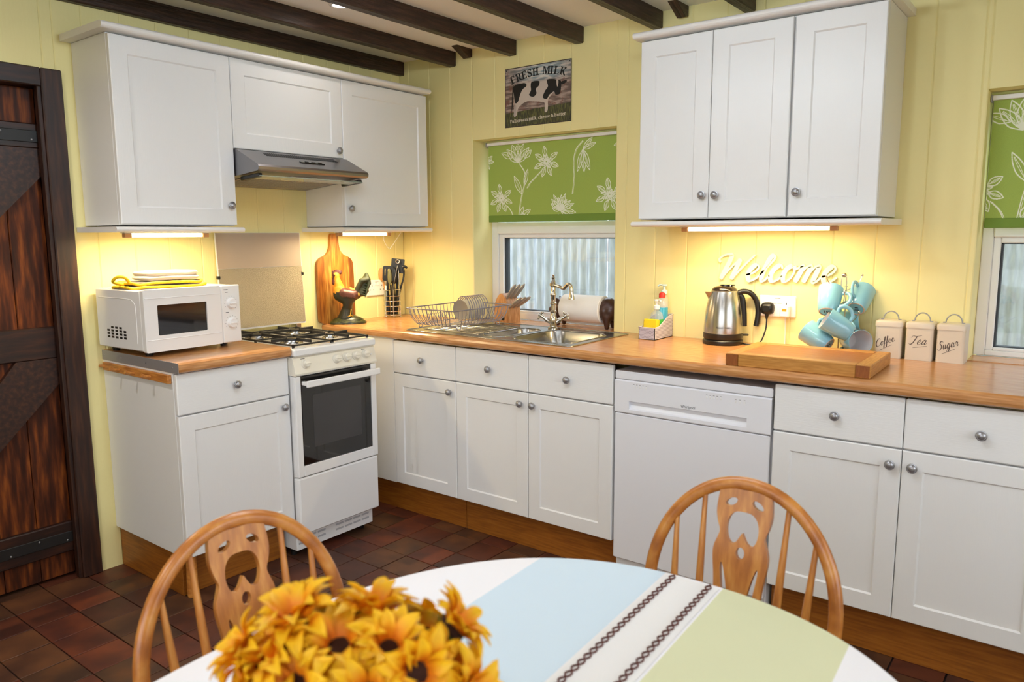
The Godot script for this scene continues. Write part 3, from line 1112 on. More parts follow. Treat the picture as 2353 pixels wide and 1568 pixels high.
func cooker():
	X = Transform3D.IDENTITY
	var z0 = 0.785
	var z1 = 1.2225
	var t = thing("gas_cooker", "white freestanding gas cooker with black oven door, under the hood", "cooker", v3(0.3, 0.0, (z0 + z1) / 2))
	var s = st()
	box(s, v3(0.06, 0.105, z0 + 0.004), v3(0.565, 0.868, z1 - 0.004), 0.003)
	obj(t, "body", s, M.enamel)
	for z in [z0 + 0.03, z1 - 0.03]:
		for x in [0.10, 0.50]:
			s = st()
			lathe(s, [Vector2(0, 0), Vector2(0.015, 0), Vector2(0.015, 0.02), Vector2(0.006, 0.022), Vector2(0.006, 0.034), Vector2(0, 0.034)], Transform3D(Basis.IDENTITY, v3(x, 0.0, z)), 10)
			obj(t, "foot", s, M.black)
	# plinth with vent slots
	s = st()
	box(s, v3(0.07, 0.032, z0 + 0.006), v3(0.555, 0.106, z1 - 0.006), 0.002)
	var pl = obj(t, "kick_panel", s, M.enamel)
	for k in 8:
		for r in 2:
			var z = z0 + 0.03 + (k % 8) * 0.05
			if k in [4]: continue
			s = st()
			box(s, v3(0.5545, 0.058 + r * 0.022, z), v3(0.5565, 0.0665 + r * 0.022, z + 0.042), 0.0008)
			obj(pl, "vent_slot", s, M.vent_grey)
	# drawer
	s = st()
	box(s, v3(0.56, 0.112, z0), v3(0.598, 0.358, z1), 0.006)
	obj(t, "bottom_drawer", s, M.enamel)
	# oven door: frame, black glass, window, handle
	s = st()
	X = Transform3D(side_left(), Vector3.ZERO)
	prism(s, [[Vector2(-z1, 0.364), Vector2(-z0, 0.364), Vector2(-z0, 0.788), Vector2(-z1, 0.788)]], 0.566, 0.586)
	for e in [[-z1, -z1 + 0.028, 0.364, 0.788], [-z0 - 0.03, -z0, 0.364, 0.788], [-z1 + 0.028, -z0 - 0.03, 0.364, 0.408]]:
		box(s, v3(e[0], e[2], 0.585), v3(e[1], e[3], 0.6), 0.002)
	X = Transform3D.IDENTITY
	var dr = obj(t, "oven_door", s, M.enamel)
	s = st()
	box(s, v3(0.586, 0.410, z0 + 0.032), v3(0.5985, 0.787, z1 - 0.03), 0.0015)
	obj(dr, "black_glass", s, M.black_gloss, "black glass of the oven door")
	s = st()
	box(s, v3(0.598, 0.478, z0 + 0.09), v3(0.5990, 0.702, z1 - 0.085), 0.0002)
	obj(dr, "oven_window", s, M.oven_window, "grey see-through oven window")
	s = st()
	box(s, v3(0.632, 0.744, z0 + 0.012), v3(0.644, 0.772, z1 - 0.028), 0.003)
	for z in [z0 + 0.03, z1 - 0.05]: box(s, v3(0.597, 0.75, z), v3(0.634, 0.766, z + 0.018), 0.002)
	obj(dr, "handle", s, M.enamel)
	# control panel, leaning
	s = st()
	X = Transform3D(Basis.IDENTITY, Vector3.ZERO)
	prism(s, [[Vector2(0.50, 0.792), Vector2(0.603, 0.792), Vector2(0.606, 0.800), Vector2(0.590, 0.862), Vector2(0.584, 0.868), Vector2(0.50, 0.868)]], z0 - 0.001, z1 + 0.001)
	var cp = obj(t, "control_panel", s, M.cream_plastic)
	var lean = v3(0.967, 0.255, 0).normalized()
	for i in 5:
		var z = [1.168, 1.005, 0.952, 0.899, 0.843][i]
		var c = v3(0.5965, 0.836, z)
		s = st()
		lathe(s, [Vector2(0.0, 0.0), Vector2(0.0195, 0.0), Vector2(0.0195, 0.004), Vector2(0.0165, 0.007), Vector2(0.015, 0.018), Vector2(0.0125, 0.0205), Vector2(0.0, 0.021)], frame_y(c, lean), 20)
		var kb = obj(cp, "control_knob", s, M.cream_plastic)
		s = st()
		X = frame_y(c, lean)
		box(s, v3(-0.0025, 0.018, -0.0145), v3(0.0025, 0.0255, 0.0145), 0.001)
		X = Transform3D.IDENTITY
		obj(kb, "grip", s, M.cream_plastic)
	s = st()
	lathe(s, [Vector2(0.0, 0.0), Vector2(0.006, 0.0), Vector2(0.005, 0.007), Vector2(0.0, 0.008)], frame_y(v3(0.5965, 0.833, 0.815), lean), 12)
	obj(cp, "spark_button", s, M.white)
	for e in [[1.185, 0.857], [0.86, 0.857]]:
		s = st()
		box(s, v3(0.5905, e[1], e[0] - 0.02), v3(0.5925, e[1] + 0.002, e[0]))
		obj(cp, "print_mark", s, M.ink)
	# hob
	s = st()
	box(s, v3(0.02, 0.870, z0 - 0.002), v3(0.604, 0.902, z1 + 0.0005), 0.006)
	var hob = obj(t, "hob", s, M.enamel)
	s = st()
	box(s, v3(0.05, 0.9015, z0 + 0.018), v3(0.575, 0.9035, z1 - 0.018), 0.001)
	obj(hob, "hob_well", s, M.enamel)
	var zc = (z0 + z1) / 2
	var bn = [[v3(0.18, 0.9035, z0 + 0.115), 0.034], [v3(0.43, 0.9035, z0 + 0.115), 0.024], [v3(0.18, 0.9035, z1 - 0.115), 0.042], [v3(0.43, 0.9035, z1 - 0.115), 0.038]]
	for b in bn:
		s = st()
		lathe(s, [Vector2(0, 0), Vector2(b[1] + 0.012, 0), Vector2(b[1] + 0.01, 0.004), Vector2(b[1], 0.006), Vector2(b[1] - 0.001, 0.012), Vector2(0, 0.012)], Transform3D(Basis.IDENTITY, b[0]), 22)
		var br = obj(hob, "burner", s, M.steel)
		s = st()
		lathe(s, [Vector2(0, 0.012), Vector2(b[1] - 0.003, 0.012), Vector2(b[1] - 0.004, 0.018), Vector2(b[1] - 0.008, 0.0195), Vector2(0, 0.0195)], Transform3D(Basis.IDENTITY, b[0]), 22)
		obj(br, "burner_cap", s, M.iron)
	for side in 2:
		var za = z0 + 0.02 if side == 0 else zc + 0.003
		var zb = zc - 0.003 if side == 0 else z1 - 0.02
		s = st()
		var y = 0.914
		var bar = func(a, b, h0, h1): box(s, v3(minf(a.x, b.x) - 0.0045, h0, minf(a.z, b.z) - 0.0045), v3(maxf(a.x, b.x) + 0.0045, h1, maxf(a.z, b.z) + 0.0045), 0.0015)
		bar.call(v3(0.055, 0, za), v3(0.57, 0, za), y - 0.004, y + 0.003)
		bar.call(v3(0.055, 0, zb), v3(0.57, 0, zb), y - 0.004, y + 0.003)
		for x in [0.055, 0.31, 0.57]: bar.call(v3(x, 0, za), v3(x, 0, zb), y - 0.004, y + 0.003)
		for e in [[0.055, za], [0.57, za], [0.055, zb], [0.57, zb], [0.31, za], [0.31, zb]]: bar.call(v3(e[0], 0, e[1]), v3(e[0], 0, e[1]), 0.9025, y)
		for cx in [0.18, 0.43]:
			var mz = (za + zb) / 2
			for f in [[v3(cx, 0, za), v3(cx, 0, mz - 0.03)], [v3(cx, 0, zb), v3(cx, 0, mz + 0.03)]]: bar.call(f[0], f[1], y + 0.001, y + 0.014)
			bar.call(v3(cx - 0.125, 0, mz), v3(cx - 0.04, 0, mz), y + 0.001, y + 0.014)
			bar.call(v3(cx + 0.04, 0, mz), v3(cx + 0.125, 0, mz), y + 0.001, y + 0.014)
		obj(hob, "pan_support", s, M.iron, "black iron pan support")
	# raised lid: plain top half, hammered lower half, clips and hinges
	s = st()
	var lz0 = 0.736
	var lz1 = 1.192
	var lean_x = func(y): return 0.040 - (y - 0.93) * 0.05
	var slab = func(s, y0, y1, a0, a1, th):
		var f = [v3(lean_x.call(y0) + th, y0, a1), v3(lean_x.call(y0) + th, y0, a0), v3(lean_x.call(y1) + th, y1, a0), v3(lean_x.call(y1) + th, y1, a1)]
		var k = [v3(lean_x.call(y0), y0, a1), v3(lean_x.call(y0), y0, a0), v3(lean_x.call(y1), y1, a0), v3(lean_x.call(y1), y1, a1)]
		quad(s, f[0], f[1], f[2], f[3])
		quad(s, k[3], k[2], k[1], k[0])
		for i in 4:
			var j = (i + 1) % 4
			face(s, [f[i], f[j], k[j], k[i]], v3(0.04, (y0 + y1) / 2, (a0 + a1) / 2))
	slab.call(s, 0.9295, 1.372, lz0, lz1, 0.006)
	var lid = obj(t, "raised_lid", s, M.enamel, "raised cooker lid standing against the wall")
	s = st()
	slab.call(s, 1.212, 1.371, lz0 + 0.004, lz1 - 0.004, 0.0085)
	obj(lid, "plain_sheet", s, M.lid_plain)
	s = st()
	slab.call(s, 0.938, 1.2105, lz0 + 0.004, lz1 - 0.004, 0.010)
	obj(lid, "hammered_sheet", s, M.lid_hammered, "hammered grey metal sheet")
	for e in [[1.166, lz0 - 0.003], [1.166, lz1 - 0.007]]:
		s = st()
		box(s, v3(lean_x.call(e[0]) - 0.002, e[0], e[1]), v3(lean_x.call(e[0]) + 0.014, e[0] + 0.014, e[1] + 0.011), 0.001)
		obj(lid, "clip", s, M.black)
	for z in [lz0 + 0.03, lz1 - 0.06]:
		s = st()
		box(s, v3(0.032, 0.9005, z), v3(0.05, 0.931, z + 0.028), 0.002)
		obj(lid, "hinge", s, M.steel)

func hood():
	X = Transform3D.IDENTITY
	var z0 = 0.672
	var z1 = 1.2505
	var t = thing("cooker_hood", "stainless steel visor cooker hood over the hob", "cooker hood", v3(0.2, 1.58, (z0 + z1) / 2))
	var s = st()
	prism(s, [[Vector2(0.0125, 1.578), Vector2(0.30, 1.603), Vector2(0.452, 1.617), Vector2(0.463, 1.624), Vector2(0.465, 1.634), Vector2(0.459, 1.643), Vector2(0.316, 1.7105), Vector2(0.0125, 1.7105)]], z0, z1, false)
	var b = obj(t, "casing", s, M.hood_steel)
	var n = v3(0.0675, 0.143, 0).normalized()
	var slope = func(f): return v3(0.316, 1.7105, 0).lerp(v3(0.459, 1.643, 0), f)
	var bas = Basis(v3(0.143, -0.0675, 0).normalized(), n, v3(0, 0, 1))
	for k in 36:
		s = st()
		X = Transform3D(bas, slope.call(0.22) + v3(0, 0, 1.135 - k * 0.0105))
		box(s, v3(-0.017, -0.001, -0.0026), v3(0.017, 0.0014, 0.0026))
		X = Transform3D.IDENTITY
		obj(b, "vent_slot", s, M.black)
	s = st()
	X = Transform3D(bas, slope.call(0.62) + v3(0, 0, 0.94))
	box(s, v3(-0.007, -0.001, -0.065), v3(0.007, 0.004, 0.065), 0.003)
	X = Transform3D.IDENTITY
	var sw = obj(b, "switch_panel", s, M.black_gloss)
	for k in 3:
		s = st()
		X = Transform3D(bas, slope.call(0.62) + v3(0, 0, 0.90 + k * 0.035))
		box(s, v3(-0.004, 0.003, -0.009), v3(0.004, 0.0062, 0.009), 0.001)
		X = Transform3D.IDENTITY
		obj(sw, "switch", s, M.black)
	# underside: visor, ribbed filter, lamp cover
	s = st()
	var under = func(x): return 1.578 + (x - 0.0125) * 0.087
	X = Transform3D(Basis(v3(1, 0.087, 0).normalized(), v3(-0.087, 1, 0).normalized(), v3(0, 0, 1)), v3(0.0125, 1.578, 0))
	box(s, v3(0.06, -0.004, z0 + 0.05), v3(0.285, 0.001, z1 - 0.05), 0.001)
	var fl = obj(t, "grease_filter", s, M.lid_plain)
	for k in 26:
		s = st()
		var z = z0 + 0.07 + k * 0.0175
		box(s, v3(0.075, -0.0062, z), v3(0.27, -0.0035, z + 0.007), 0.001)
		obj(fl, "filter_rib", s, M.alu)
	s = st()
	box(s, v3(0.30, -0.007, z0 + 0.22), v3(0.37, 0.001, z0 + 0.36), 0.003)
	obj(t, "lamp_cover", s, M.cream_plastic)
	s = st()
	box(s, v3(0.36, -0.019, z0 + 0.018), v3(0.432, -0.014, z1 - 0.018), 0.001)
	obj(t, "glass_visor", s, M.visor)
	for z in [z0 + 0.014, z1 - 0.036]:
		s = st()
		box(s, v3(0.30, -0.020, z), v3(0.425, -0.004, z + 0.022), 0.003)
		obj(t, "visor_bracket", s, M.black)
	X = Transform3D.IDENTITY

func dishwasher():
	X = Transform3D.IDENTITY
	var x0 = 1.7165
	var x1 = 2.3195
	var t = thing("dishwasher", "white built-under dishwasher in the middle of the base cupboards", "dishwasher", v3(2.018, 0.0, 0.3))
	var s = st()
	box(s, v3(x0 + 0.002, 0.005, 0.03), v3(x1 - 0.002, 0.81, 0.56), 0.003)
	obj(t, "body", s, M.dishwasher)
	s = st()
	box(s, v3(x0, 0.812, 0.03), v3(x1, 0.8445, 0.583), 0.004)
	obj(t, "top_panel", s, M.dishwasher)
	s = st()
	box(s, v3(x0, 0.094, 0.555), v3(x1 - 0.004, 0.679, 0.579), 0.003)
	obj(t, "front_door", s, M.dishwasher)
	s = st()
	box(s, v3(x0 + 0.004, 0.006, 0.50), v3(x1 - 0.004, 0.092, 0.545), 0.002)
	obj(t, "kick_panel", s, M.dishwasher)
	# control panel with a scooped grip
	s = st()
	X = side_x()
	# outline in (z, y), the scoop in the middle length only
	var full = [Vector2(0.555, 0.682), Vector2(0.580, 0.682), Vector2(0.583, 0.686), Vector2(0.583, 0.805), Vector2(0.578, 0.8105), Vector2(0.555, 0.8105)]
	var scoop = [Vector2(0.555, 0.682), Vector2(0.580, 0.682), Vector2(0.583, 0.686), Vector2(0.583, 0.698), Vector2(0.573, 0.702), Vector2(0.567, 0.714), Vector2(0.575, 0.727), Vector2(0.583, 0.731), Vector2(0.583, 0.805), Vector2(0.578, 0.8105), Vector2(0.555, 0.8105)]
	prism(s, [full], -(x0 + 0.062), -x0)
	prism(s, [scoop], -(x1 - 0.085), -(x0 + 0.062))
	prism(s, [full], -(x1 - 0.002), -(x1 - 0.085))
	X = Transform3D.IDENTITY
	var cp = obj(t, "control_panel", s, M.dishwasher)
	var k = 0
	for e in [[1.795, 5, 0.013, 0.789], [2.085, 5, 0.013, 0.786], [2.19, 3, 0.016, 0.783]]:
		for i in e[1]:
			s = st()
			box(s, v3(e[0] + i * e[2], e[3] - 0.004, 0.582), v3(e[0] + i * e[2] + 0.006, e[3] + 0.004, 0.5842), 0.0006)
			obj(cp, "button", s, M.white)
			s = st()
			box(s, v3(e[0] + i * e[2], e[3] + 0.007, 0.5825), v3(e[0] + i * e[2] + 0.006, e[3] + 0.009, 0.5832))
			obj(cp, "print_mark", s, M.alu)
	text(cp, "Whirlpool", 0.0095, v3(2.018, 0.740, 0.5832), Basis.IDENTITY, M.ink, true)

func side_x(): return Transform3D(Basis(v3(0, 0, 1), v3(0, 1, 0), v3(-1, 0, 0)), Vector3.ZERO)

func text(par, words, height, pos, basis, m, italic = false, serif = false):
	var tm = TextMesh.new()
	var f = SystemFont.new()
	f.font_names = PackedStringArray(["Droid Serif" if serif else "Droid Sans"])
	f.font_italic = italic
	f.font_weight = 700 if serif else 400
	tm.font = f
	tm.text = words
	tm.font_size = 32
	tm.pixel_size = height / 24.0
	tm.depth = 0.0006
	tm.curve_step = 1.0
	var o = MeshInstance3D.new()
	o.name = "lettering"
	o.mesh = tm
	o.material_override = m
	par.add_child(o, true)
	o.transform = Transform3D(basis, pos)
	return o

func microwave():
	var t = thing("microwave_oven", "small white microwave oven with two dials on the left worktop", "microwave", v3(0.2, 0.91, 1.512))
	t.rotation_degrees.y = 2.5
	at(Vector3.ZERO)
	# own space: front towards +x, its left side towards +z; base at y = 0
	var hx = 0.172
	var hz = 0.205
	var s = st()
	box(s, v3(-hx, 0.022, -hz), v3(hx - 0.022, 0.249, hz), 0.004)
	var b = part(t, "casing", s, M.enamel)
	for x in [-0.13, 0.11]:
		for z in [-0.16, 0.16]:
			s = st()
			lathe(s, [Vector2(0, 0), Vector2(0.014, 0), Vector2(0.017, 0.022), Vector2(0, 0.022)], Transform3D(Basis.IDENTITY, v3(x, 0, z)), 10)
			part(t, "foot", s, M.black)
	# pressed panel line and vent holes on the visible side
	s = st()
	tube(s, smooth([v3(-hx + 0.02, 0.215, hz), v3(0.06, 0.215, hz), v3(0.10, 0.205, hz), v3(0.115, 0.18, hz), v3(0.115, 0.05, hz)], 5), 0.0016, 6)
	part(b, "pressed_line", s, M.enamel)
	for i in 5:
		for j in 4:
			if (i == 0 or i == 4) and j == 3: continue
			s = st()
			box(s, v3(-0.10 + i * 0.030, 0.06 + j * 0.0125, hz - 0.002), v3(-0.082 + i * 0.030, 0.068 + j * 0.0125, hz + 0.0006))
			part(b, "vent_hole", s, M.black)
	# front: bezel with the door on the left, controls on the right
	var split = -hz + 0.088
	s = st()
	X = Transform3D(side_left(), Vector3.ZERO)
	var o = dense(rrect(-hz, 0.018, -split - 0.0015, 0.252, 0.006, 3), 0.02)
	var hole = dense(rrect(-hz + 0.052, 0.079, -hz + 0.258, 0.193, 0.004, 2), 0.02)
	prism(s, [o, hole], hx - 0.021, hx)
	var hole2 = rrect(-hz + 0.052, 0.079, -hz + 0.258, 0.193, 0.004, 2)
	var d = part(t, "door", s, M.enamel)
	s = st()
	box(s, v3(-hz + 0.05, 0.077, hx - 0.02), v3(-hz + 0.26, 0.195, hx - 0.006))
	part(d, "window", s, M.glass_dark, "dark door window")
	for y in [0.062, 0.218]:
		s = st()
		box(s, v3(-hz + 0.006, y, hx - 0.001), v3(-split - 0.006, y + 0.003, hx + 0.0015), 0.001)
		part(d, "moulded_line", s, M.enamel)
	s = st()
	box(s, v3(-split + 0.0015, 0.018, hx - 0.021), v3(hz, 0.252, hx), 0.004)
	var cp = part(t, "control_panel", s, M.enamel)
	X = Transform3D.IDENTITY
	var mz = (split - hz) / 2
	for y in [0.178, 0.098]:
		s = st()
		lathe(s, [Vector2(0, 0), Vector2(0.0215, 0.0), Vector2(0.0205, 0.006), Vector2(0.018, 0.014), Vector2(0, 0.015)], Transform3D(Basis(v3(0, 1, 0), v3(1, 0, 0), v3(0, 0, -1)), v3(hx, y, mz)), 24)
		var kb = part(cp, "dial", s, M.white)
		s = st()
		box(s, v3(hx + 0.012, y - 0.003, mz - 0.016), v3(hx + 0.019, y + 0.003, mz + 0.016), 0.001)
		part(kb, "grip", s, M.white)
		for k in 11:
			var th = -0.6 + PI * 1.4 * k / 10.0 - 0.2
			s = st()
			box(s, v3(hx - 0.0005, y + sin(th) * 0.0285 - 0.001, mz - cos(th) * 0.0285 - 0.001), v3(hx + 0.0004, y + sin(th) * 0.0285 + 0.001, mz - cos(th) * 0.0285 + 0.001))
			part(cp, "print_mark", s, M.ink)
	for e in [[0.232, 0.018], [0.222, 0.012], [0.14, 0.014]]:
		s = st()
		box(s, v3(hx - 0.0005, e[0], mz + 0.012), v3(hx + 0.0004, e[0] + 0.0025, mz + 0.012 + e[1]))
		part(cp, "print_mark", s, M.ink)
	# ---- folded oven gloves on top
	var g = thing("folded_oven_glove", "folded cream oven glove with bright yellow binding on the microwave", "oven glove", v3(0.2, 1.1590, 1.545))
	g.rotation_degrees.y = 4
	at(Vector3.ZERO)
	pad(g, 0.0, 0.010, v3(0.085, 0, 0.16), "lower_pad", M.cloth_cream, true)
	pad(g, 0.013, 0.012, v3(0.08, 0, 0.145), "middle_pad", M.cloth_dark, true)
	s = st()
	var loop = smooth([v3(0.03, 0.02, 0.14), v3(0.04, 0.045, 0.165), v3(0.03, 0.048, 0.19), v3(0.01, 0.03, 0.195), v3(0.0, 0.018, 0.15)], 6)
	tube(s, loop, 0.006, 8)
	part(g, "hanging_loop", s, M.cloth_yellow)
	var g2 = thing("folded_towel", "folded cream towel lying on top of the oven glove", "towel", v3(0.19, 1.1885, 1.515))
	g2.rotation_degrees.y = 2
	pad(g2, 0.0, 0.017, v3(0.07, 0, 0.115), "lower_fold", M.cloth_cream, false)
	pad(g2, 0.0175, 0.016, v3(0.068, 0, 0.112), "upper_fold", M.cloth_cream, false)

func pad(par, y, th, h, nm, m, bound):
	var s = st()
	var rings = []
	var nz = FastNoiseLite.new()
	nz.seed = int(y * 1000) + 3
	nz.frequency = 9.0
	for e in [[0.94, 0.0], [1.0, 0.35], [1.0, 0.65], [0.94, 1.0], [0.6, 1.06]]:
		var ring = []
		for k in 48:
			var a = TAU * k / 48
			var cx = signf(cos(a)) * pow(absf(cos(a)), 0.35) * h.x * e[0]
			var cz = signf(sin(a)) * pow(absf(sin(a)), 0.35) * h.z * e[0]
			ring.append(v3(cx, y + th * e[1] + (nz.get_noise_2d(cx, cz) * 0.004 if e[1] > 0.3 else 0.0), -cz))
		rings.append(ring)
	loft(s, rings)
	var o = part(par, nm, s, m)
	if bound:
		s = st()
		var pts = []
		for k in 48:
			var a = TAU * k / 48
			pts.append(v3(signf(cos(a)) * pow(absf(cos(a)), 0.35) * (h.x + 0.002), y + th * 0.55 + 0.003 * sin(a * 5.0 + y * 90.0), signf(sin(a)) * pow(absf(sin(a)), 0.35) * (h.z + 0.002)))
		tube(s, pts, 0.0055, 8, true)
		part(o, "binding", s, M.cloth_yellow, "bright yellow binding")

# ------------------------------------------------------------------ sink, tap, rack, windows
func bowl(s, x0, z0, x1, z1, r, y0, depth):
	var rings = []
	for e in [[0.0, 0.0], [0.003, 0.006], [0.010, depth * 0.5], [0.016, depth * 0.85], [0.035, depth]]:
		var ring = []
		for p in rrect(x0 + e[0], z0 + e[0], x1 - e[0], z1 - e[0], maxf(r - e[0] * 0.4, 0.02), 6): ring.append(v3(p.x, y0 - e[1], p.y))
		rings.append(ring)
	loft(s, rings, false, true)

func sink_area():
	X = Transform3D.IDENTITY
	var y = 0.9125
	var t = thing("inset_sink", "stainless steel sink and a half with ribbed drainer set in the worktop", "sink", v3(1.03, 0.91, 0.31))
	var m1 = [1.135, 0.150, 1.450, 0.512]
	var m2 = [0.968, 0.172, 1.100, 0.500]
	var s = st()
	X = Transform3D(Basis(v3(1, 0, 0), v3(0, 0, 1), v3(0, -1, 0)), Vector3.ZERO)   # plan x, z laid flat
	var o = dense(rrect(0.560, 0.068, 1.496, 0.560, 0.02, 4), 0.03)
	var h1 = dense(rrect(m1[0], m1[1], m1[2], m1[3], 0.07, 7), 0.025)
	var h2 = dense(rrect(m2[0], m2[1], m2[2], m2[3], 0.05, 7), 0.025)
	prism(s, [o, h1, h2], -y, -(y - 0.0021))
	X = Transform3D.IDENTITY
	var pts = []
	for p in rrect(0.561, 0.069, 1.495, 0.559, 0.02, 5): pts.append(v3(p.x, y - 0.0005, p.y))
	tube(s, pts, 0.0032, 8, true)
	for h in [h1, h2]:
		pts = []
		for p in h: pts.append(v3(p.x, y + 0.0005, p.y))
		tube(s, pts, 0.0025, 8, true)
	var top = obj(t, "deck", s, M.sink_steel)
	s = st()
	bowl(s, m1[0], m1[1], m1[2], m1[3], 0.07, y, 0.165)
	var b = obj(t, "main_bowl", s, M.sink_steel)
	s = st()
	lathe(s, [Vector2(0.0, 0.002), Vector2(0.03, 0.002), Vector2(0.042, 0.004), Vector2(0.045, 0.0)], Transform3D(Basis.IDENTITY, v3(1.2925, y - 0.164, 0.33)), 20)
	obj(b, "waste", s, M.chrome)
	s = st()
	lathe(s, [Vector2(0.0, 0.001), Vector2(0.012, 0.001), Vector2(0.016, 0.003), Vector2(0.018, 0.0)], frame_y(v3(1.1405, y - 0.035, 0.40), v3(1, 0, 0)), 16)
	obj(b, "overflow", s, M.chrome)
	s = st()
	bowl(s, m2[0], m2[1], m2[2], m2[3], 0.05, y, 0.10)
	b = obj(t, "half_bowl", s, M.sink_steel)
	s = st()
	lathe(s, [Vector2(0.0, 0.002), Vector2(0.025, 0.002), Vector2(0.033, 0.004), Vector2(0.035, 0.0)], Transform3D(Basis.IDENTITY, v3(1.034, y - 0.099, 0.33)), 20)
	obj(b, "waste", s, M.chrome)
	for k in 9:
		var z = 0.165 + k * 0.039
		s = st()
		tube(s, [v3(0.605, y - 0.001, z), v3(0.64, y + 0.0005, z), v3(0.90, y + 0.0005, z), v3(0.95, y - 0.0005, z)], [0.003, 0.006, 0.006, 0.003], 8)
		obj(top, "drainer_rib", s, M.sink_steel)
	tap()
	dish_rack()
	knife_block()
	kitchen_roll()

func tap():
	var t = thing("mixer_tap", "tall chrome cottage mixer tap with two cross handles behind the sink", "tap", v3(1.112, 0.9125, 0.118))
	at(Vector3.ZERO)
	var s = st()
	lathe(s, [Vector2(0, 0), Vector2(0.026, 0), Vector2(0.026, 0.005), Vector2(0.017, 0.012), Vector2(0.0155, 0.03), Vector2(0.019, 0.045), Vector2(0.0155, 0.055), Vector2(0.0125, 0.075), Vector2(0.0155, 0.08), Vector2(0.0155, 0.086), Vector2(0.012, 0.09), Vector2(0.012, 0.115), Vector2(0.0155, 0.119), Vector2(0.0155, 0.126), Vector2(0.0115, 0.13), Vector2(0.0115, 0.155), Vector2(0.015, 0.16), Vector2(0.015, 0.167), Vector2(0.0115, 0.172), Vector2(0.0115, 0.20), Vector2(0.0175, 0.206), Vector2(0.018, 0.216), Vector2(0.011, 0.224), Vector2(0.0075, 0.236), Vector2(0.010, 0.242), Vector2(0.0055, 0.25), Vector2(0.0065, 0.256), Vector2(0, 0.262)], Transform3D.IDENTITY, 20)
	part(t, "column", s, M.chrome)
	var d = v3(0.97, 0, 0.25).normalized()
	s = st()
	var P = func(a, h): return d * a + v3(0, h, 0)
	tube(s, smooth([P.call(0.008, 0.209), P.call(0.04, 0.205), P.call(0.072, 0.197), P.call(0.088, 0.207), P.call(0.104, 0.219), P.call(0.120, 0.212), P.call(0.126, 0.190), P.call(0.1275, 0.168)], 6), 0.0088, 12)
	lathe(s, [Vector2(0.008, 0.0), Vector2(0.010, 0.0), Vector2(0.010, -0.02), Vector2(0.0145, -0.034), Vector2(0.0145, -0.042), Vector2(0.008, -0.042)], Transform3D(Basis.IDENTITY, P.call(0.1275, 0.19)), 16)
	part(t, "spout", s, M.chrome)
	for sg in [-1, 1]:
		var ax = (v3(0.76, 0, -0.45) * sg + v3(0, 0.62, 0)).normalized()
		s = st()
		tube(s, [ax * 0.012 + v3(0, 0.022, 0), ax * 0.035 + v3(0, 0.022, 0), ax * 0.05 + v3(0, 0.022, 0), ax * 0.066 + v3(0, 0.022, 0)], [0.009, 0.012, 0.008, 0.0085], 12)
		var arm = part(t, "valve_arm", s, M.chrome)
		var c = ax * 0.074 + v3(0, 0.022, 0)
		var fr = frame_y(c, ax)
		s = st()
		lathe(s, [Vector2(0, -0.01), Vector2(0.009, -0.01), Vector2(0.011, 0.0), Vector2(0.009, 0.008), Vector2(0, 0.010)], fr, 14)
		for k in 4:
			var dir = fr.basis.x * cos(PI / 2 * k + 0.4) + fr.basis.z * sin(PI / 2 * k + 0.4)
			tube(s, [c + dir * 0.006, c + dir * 0.020], [0.004, 0.0035], 8)
			ball(s, c + dir * 0.023, 0.0055, 10)
		var hd = part(arm, "cross_handle", s, M.chrome)
		s = st()
		lathe(s, [Vector2(0.0075, 0.009), Vector2(0.007, 0.0125), Vector2(0, 0.0135)], fr, 14)
		part(hd, "porcelain_cap", s, M.pump_white, "white porcelain cap")

